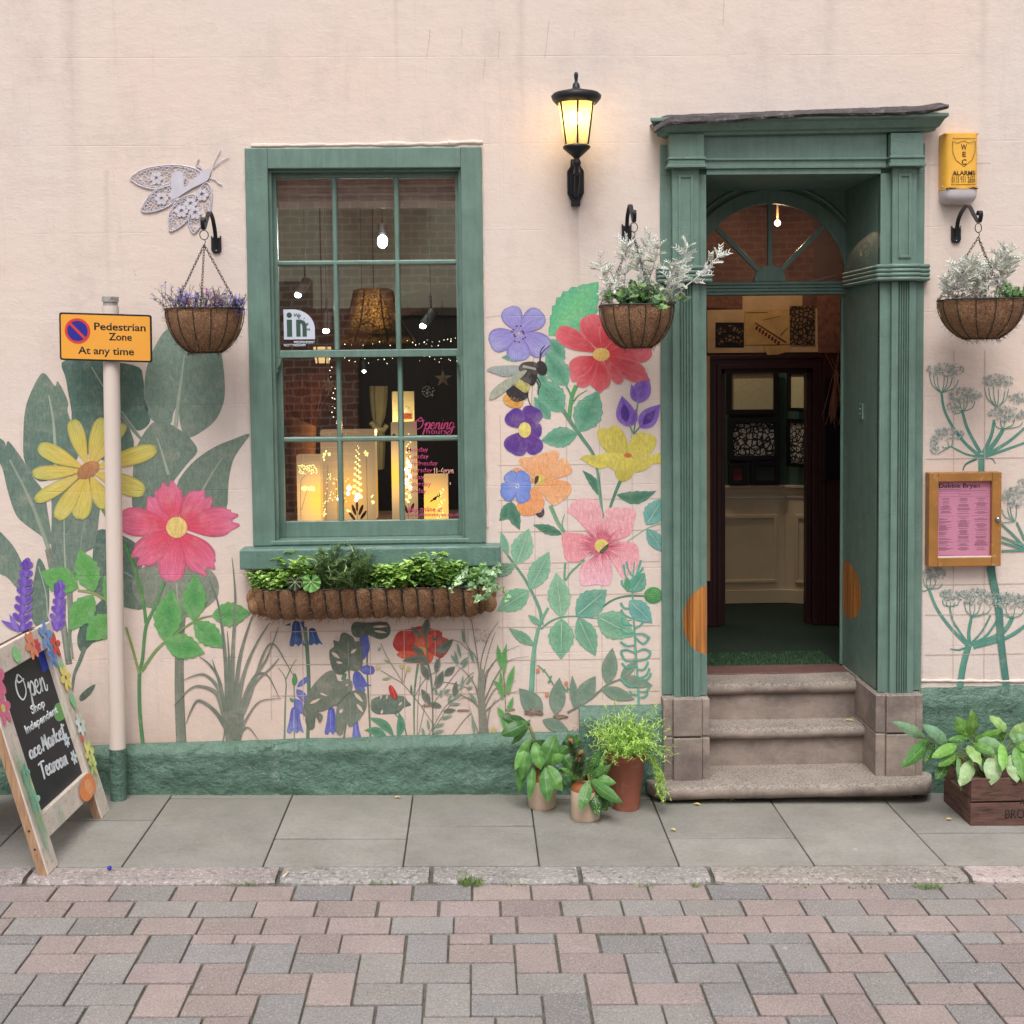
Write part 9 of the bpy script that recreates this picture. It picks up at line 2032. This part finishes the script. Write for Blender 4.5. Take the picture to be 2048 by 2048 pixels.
# --- crate laurel (px specs)
y_ = Cy0+.12; LA = [C(104, 158, 60), C(88, 142, 54), C(150, 184, 110)]; G5 = C(150, 178, 124)
def cz(x, y): return (1740+x/5.52, 1350+y/5.52)
S = []
for (a, b, w, y0, y1, c) in (((600, 690), (240, 510), 130, .0, -.14, C(124, 164, 130)), ((860, 760), (565, 545), 150, .0, -.10, C(116, 158, 128)), ((640, 720), (340, 1020), 170, .0, -.13, LD[2]), ((700, 740), (600, 990), 110, .02, -.05, LD[1]), ((960, 770), (675, 915), 130, -.02, -.12, LA[0]), ((960, 860), (750, 1010), 120, -.02, -.1, LA[1]),
                         ((1080, 690), (950, 460), 170, .03, .02, LA[1]), ((1120, 700), (1125, 375), 150, .03, .02, C(84, 130, 44)), ((1090, 700), (850, 720), 90, .03, .0, LD[2]), ((1160, 720), (1470, 600), 120, .03, 0, LA[0]), ((1180, 740), (1470, 790), 170, 0, -.06, C(128, 170, 120)), ((1130, 760), (1390, 870), 120, .0, -.08, LA[1]), ((1520, 620), (1310, 450), 120, .03, .02, C(150, 190, 110)), ((1560, 730), (1720, 520), 170, .02, .0, LA[2]), ((1560, 740), (1740, 690), 150, 0, -.05, C(130, 176, 126)),
                         ((1080, 780), (1225, 1000), 150, -.04, -.13, C(130, 170, 90)), ((1130, 940), (990, 1230), 170, -.05, -.14, G5), ((970, 900), (1000, 1280), 80, -.04, -.12, LD[2]), ((1370, 880), (1340, 1215), 210, -.05, -.13, G5), ((1460, 760), (1460, 1065), 130, -.05, -.15, C(110, 166, 62)), ((1560, 880), (1620, 1190), 190, -.05, -.14, C(136, 164, 116)), ((1600, 800), (1690, 1180), 150, -.04, -.14, LA[1]), ((860, 960), (720, 1160), 130, 0, -.09, LD[0]), ((1010, 930), (860, 1000), 100, 0, -.04, LD[1]), ((1240, 900), (1260, 1080), 120, .02, -.05, LD[0]),
                         ((1700, 820), (1780, 1100), 150, -.03, -.12, LA[0]), ((1600, 730), (1800, 820), 150, 0, -.08, LA[0]), ((1680, 700), (1850, 560), 160, .02, 0, LA[2]), ((1720, 800), (1900, 950), 160, 0, -.1, LA[1]), ((1500, 800), (1360, 960), 110, .01, -.05, LA[1]), ((1040, 820), (1250, 850), 120, .02, -.02, LD[2]), ((1200, 840), (1060, 960), 120, .03, .0, LD[0]), ((1440, 860), (1560, 980), 130, .03, .0, LD[0]), ((900, 800), (800, 690), 90, .04, .03, LD[1]), ((1300, 780), (1220, 640), 100, .06, .06, LD[1]), ((1420, 720), (1500, 640), 100, .05, .05, LA[1])):
    p, q = cz(*a), cz(*b); S.append((p[0], p[1], q[0], q[1], w/5.52, y_+y0, y_+y1, c))
t = plant('spotted_laurel', 'spotted laurel with big broad leaves filling the wooden crate', (Cx0+cw/2, y_, Cz+ch_h)); laurel(t, S, y_, 75, True, Vector((Cx0+.14, y_+.02, Cz+ch_h*.7)))
# --- weeds in the kerb joint
wd_ = MB(); rr = random.Random(81)
for (px, py, n, s, hh) in ((940, 1763, 90, .05, .03), (945, 1768, 60, .04, .02), (487, 1766, 40, .05, .008), (765, 1764, 40, .06, .008), (1860, 1773, 60, .05, .014), (1845, 1770, 30, .04, .01), (1390, 1769, 26, .02, .012), (1290, 1768, 20, .04, .006), (1600, 1770, 20, .05, .006), (1040, 1768, 20, .06, .006), (925, 1745, 26, .02, .012), (1720, 1772, 20, .05, .006)):
    g0 = G(px, py)
    for _ in range(n): b = g0+Vector((rr.uniform(-s, s), rr.uniform(-.012, .012), -.012)); leaf3(wd_, b, Vector((rr.uniform(-.7, .7), rr.uniform(-.7, .3), 1)), hh*rr.uniform(.5, 1.3)+.012, .0035, jit(rr.choice((C(112, 146, 62), C(90, 126, 52), C(136, 160, 76))), .2, rr), 3, .5, .1)
for _ in range(1800):   # moss in the block joints
    x = rr.uniform(-2.1, 2.3); r_ = rr.randint(0, 3); y = ye-r_*PW+rr.uniform(-.003, .003)
    if noise.noise(Vector((x*2.3, y*5, 1))) < .12: continue
    b = Vector((x, y, gz(x)-.020)); leaf3(wd_, b, Vector((rr.uniform(-1, 1), rr.uniform(-1, 1), .8)), .012, .005, jit(C(104, 130, 56), .25, rr), 2, .3, .1)
struct(wd_.build('weeds', 'leafmatt'), 'stuff', 'weeds and moss growing along the joint between kerb and block paving', 'weeds')

# ================================================================== THE OTHER SIDE OF THE STREET (seen in the glass)
op = MB(); OY = -10.6
acx, acz, ar, arh = -.35, 2.05, 1.15, .78
def opp(x0, x1, z0, z1): op.box(x0, x1, OY-.3, OY, z0, z1)
opp(-7, acx-ar, -.5, 4.9); opp(acx+ar, 7, -.5, 4.9)
n = 20; arc = [(acx+ar*math.cos(PI-PI*k/n), acz+arh*math.sin(PI-PI*k/n)) for k in range(n+1)]
for (x0_, z0_), (x1_, z1_) in zip(arc[:-1], arc[1:]): op.hexa([(x0_, OY-.3, z0_), (x1_, OY-.3, z1_), (x1_, OY, z1_), (x0_, OY, z0_), (x0_, OY-.3, 4.9), (x1_, OY-.3, 4.9), (x1_, OY, 4.9), (x0_, OY, 4.9)])
opb = thing('brick_building', 'red brick building across the street reflected in the window panes', 'building', (acx, OY, 0)); op.build('brick_wall', 'brick', opb)
va = MB()
for k in range(22):
    a0, a1 = PI*k/22+.01, PI*(k+1)/22-.01; P = [(acx+(ar+q)*math.cos(a), acz+(arh+q)*math.sin(a)) for a, q in ((a0, .0), (a1, .0), (a1, .24), (a0, .24))]; va.extr(P, OY, OY+.03)
va.build('brick_arch', simple('arch_brick', C(150, 96, 78), .85, .2, 10, .3), opb, bevel=.004)
dk2 = MB(); dk2.box(acx-ar, acx+ar, OY-.28, OY-.25, -.5, acz+arh); dk2.build('arched_opening', 'nearblack', opb)

# ================================================================== LIGHT
w = bpy.data.worlds.new("World"); scene.world = w; w.use_nodes = True; n_ = w.node_tree.nodes; l_ = w.node_tree.links
sky = n_.new('ShaderNodeTexSky'); sky.sky_type = 'NISHITA'; sky.sun_disc = False; sky.sun_elevation = math.radians(60); sky.sun_rotation = math.radians(184); sky.dust_density = 4.; sky.air_density = .8; sky.ozone_density = .6
hs = n_.new('ShaderNodeHueSaturation'); hs.inputs['Saturation'].default_value = .22; l_.new(sky.outputs[0], hs.inputs['Color']); l_.new(hs.outputs[0], n_['Background'].inputs[0]); n_['Background'].inputs[1].default_value = .14
sl_ = bpy.data.lights.new('sun', 'SUN'); sl_.energy = 1.5; sl_.angle = math.radians(32); sl_.color = (1., .975, .955); so_ = bpy.data.objects.new('sun', sl_); COL.objects.link(so_)
az, el = math.radians(184), math.radians(60); sd_ = Vector((math.sin(az)*math.cos(el), math.cos(az)*math.cos(el), math.sin(el))); so_.rotation_euler = (-sd_).to_track_quat('-Z', 'Y').to_euler()
def pl(name, loc, e, col, r=.05):
    r = .01
    l = bpy.data.lights.new(name, 'POINT'); l.energy = e; l.color = col; l.shadow_soft_size = r; o = bpy.data.objects.new(name, l); COL.objects.link(o); o.location = loc
pl('lantern_light', (lcx, LY, wlz(240)), 5., (1., .66, .28), .03)
pl('ceiling_bulb_light', W(765, 490, 1.75), 15., (.95, 1., .96), .08)
pl('spot_light', s_a+Vector((-.05, -.12, -.08)), 3., (.95, 1., .97), .05); pl('spot_light', s_c+Vector((-.03, -.1, -.1)), 3., (.95, 1., .97), .05)
pl('display_fill', (-.45, .75, 1.75), 6., (1., .62, .25), .12)  # warm fill added to brighten the window display, no lamp of its own
pl('hall_light', W(1555, 452, 1.22), 3.2, (1., .66, .42), .05)
pl('back_room_fill', (1.35, 2.1, 3.0), 20., (1., .85, .62), .08)  # unseen fill light added to brighten the room behind the hall
scene.view_settings.view_transform = 'Standard'; scene.view_settings.look = 'None'; scene.view_settings.gamma = 1.; scene.view_settings.exposure = EXPO
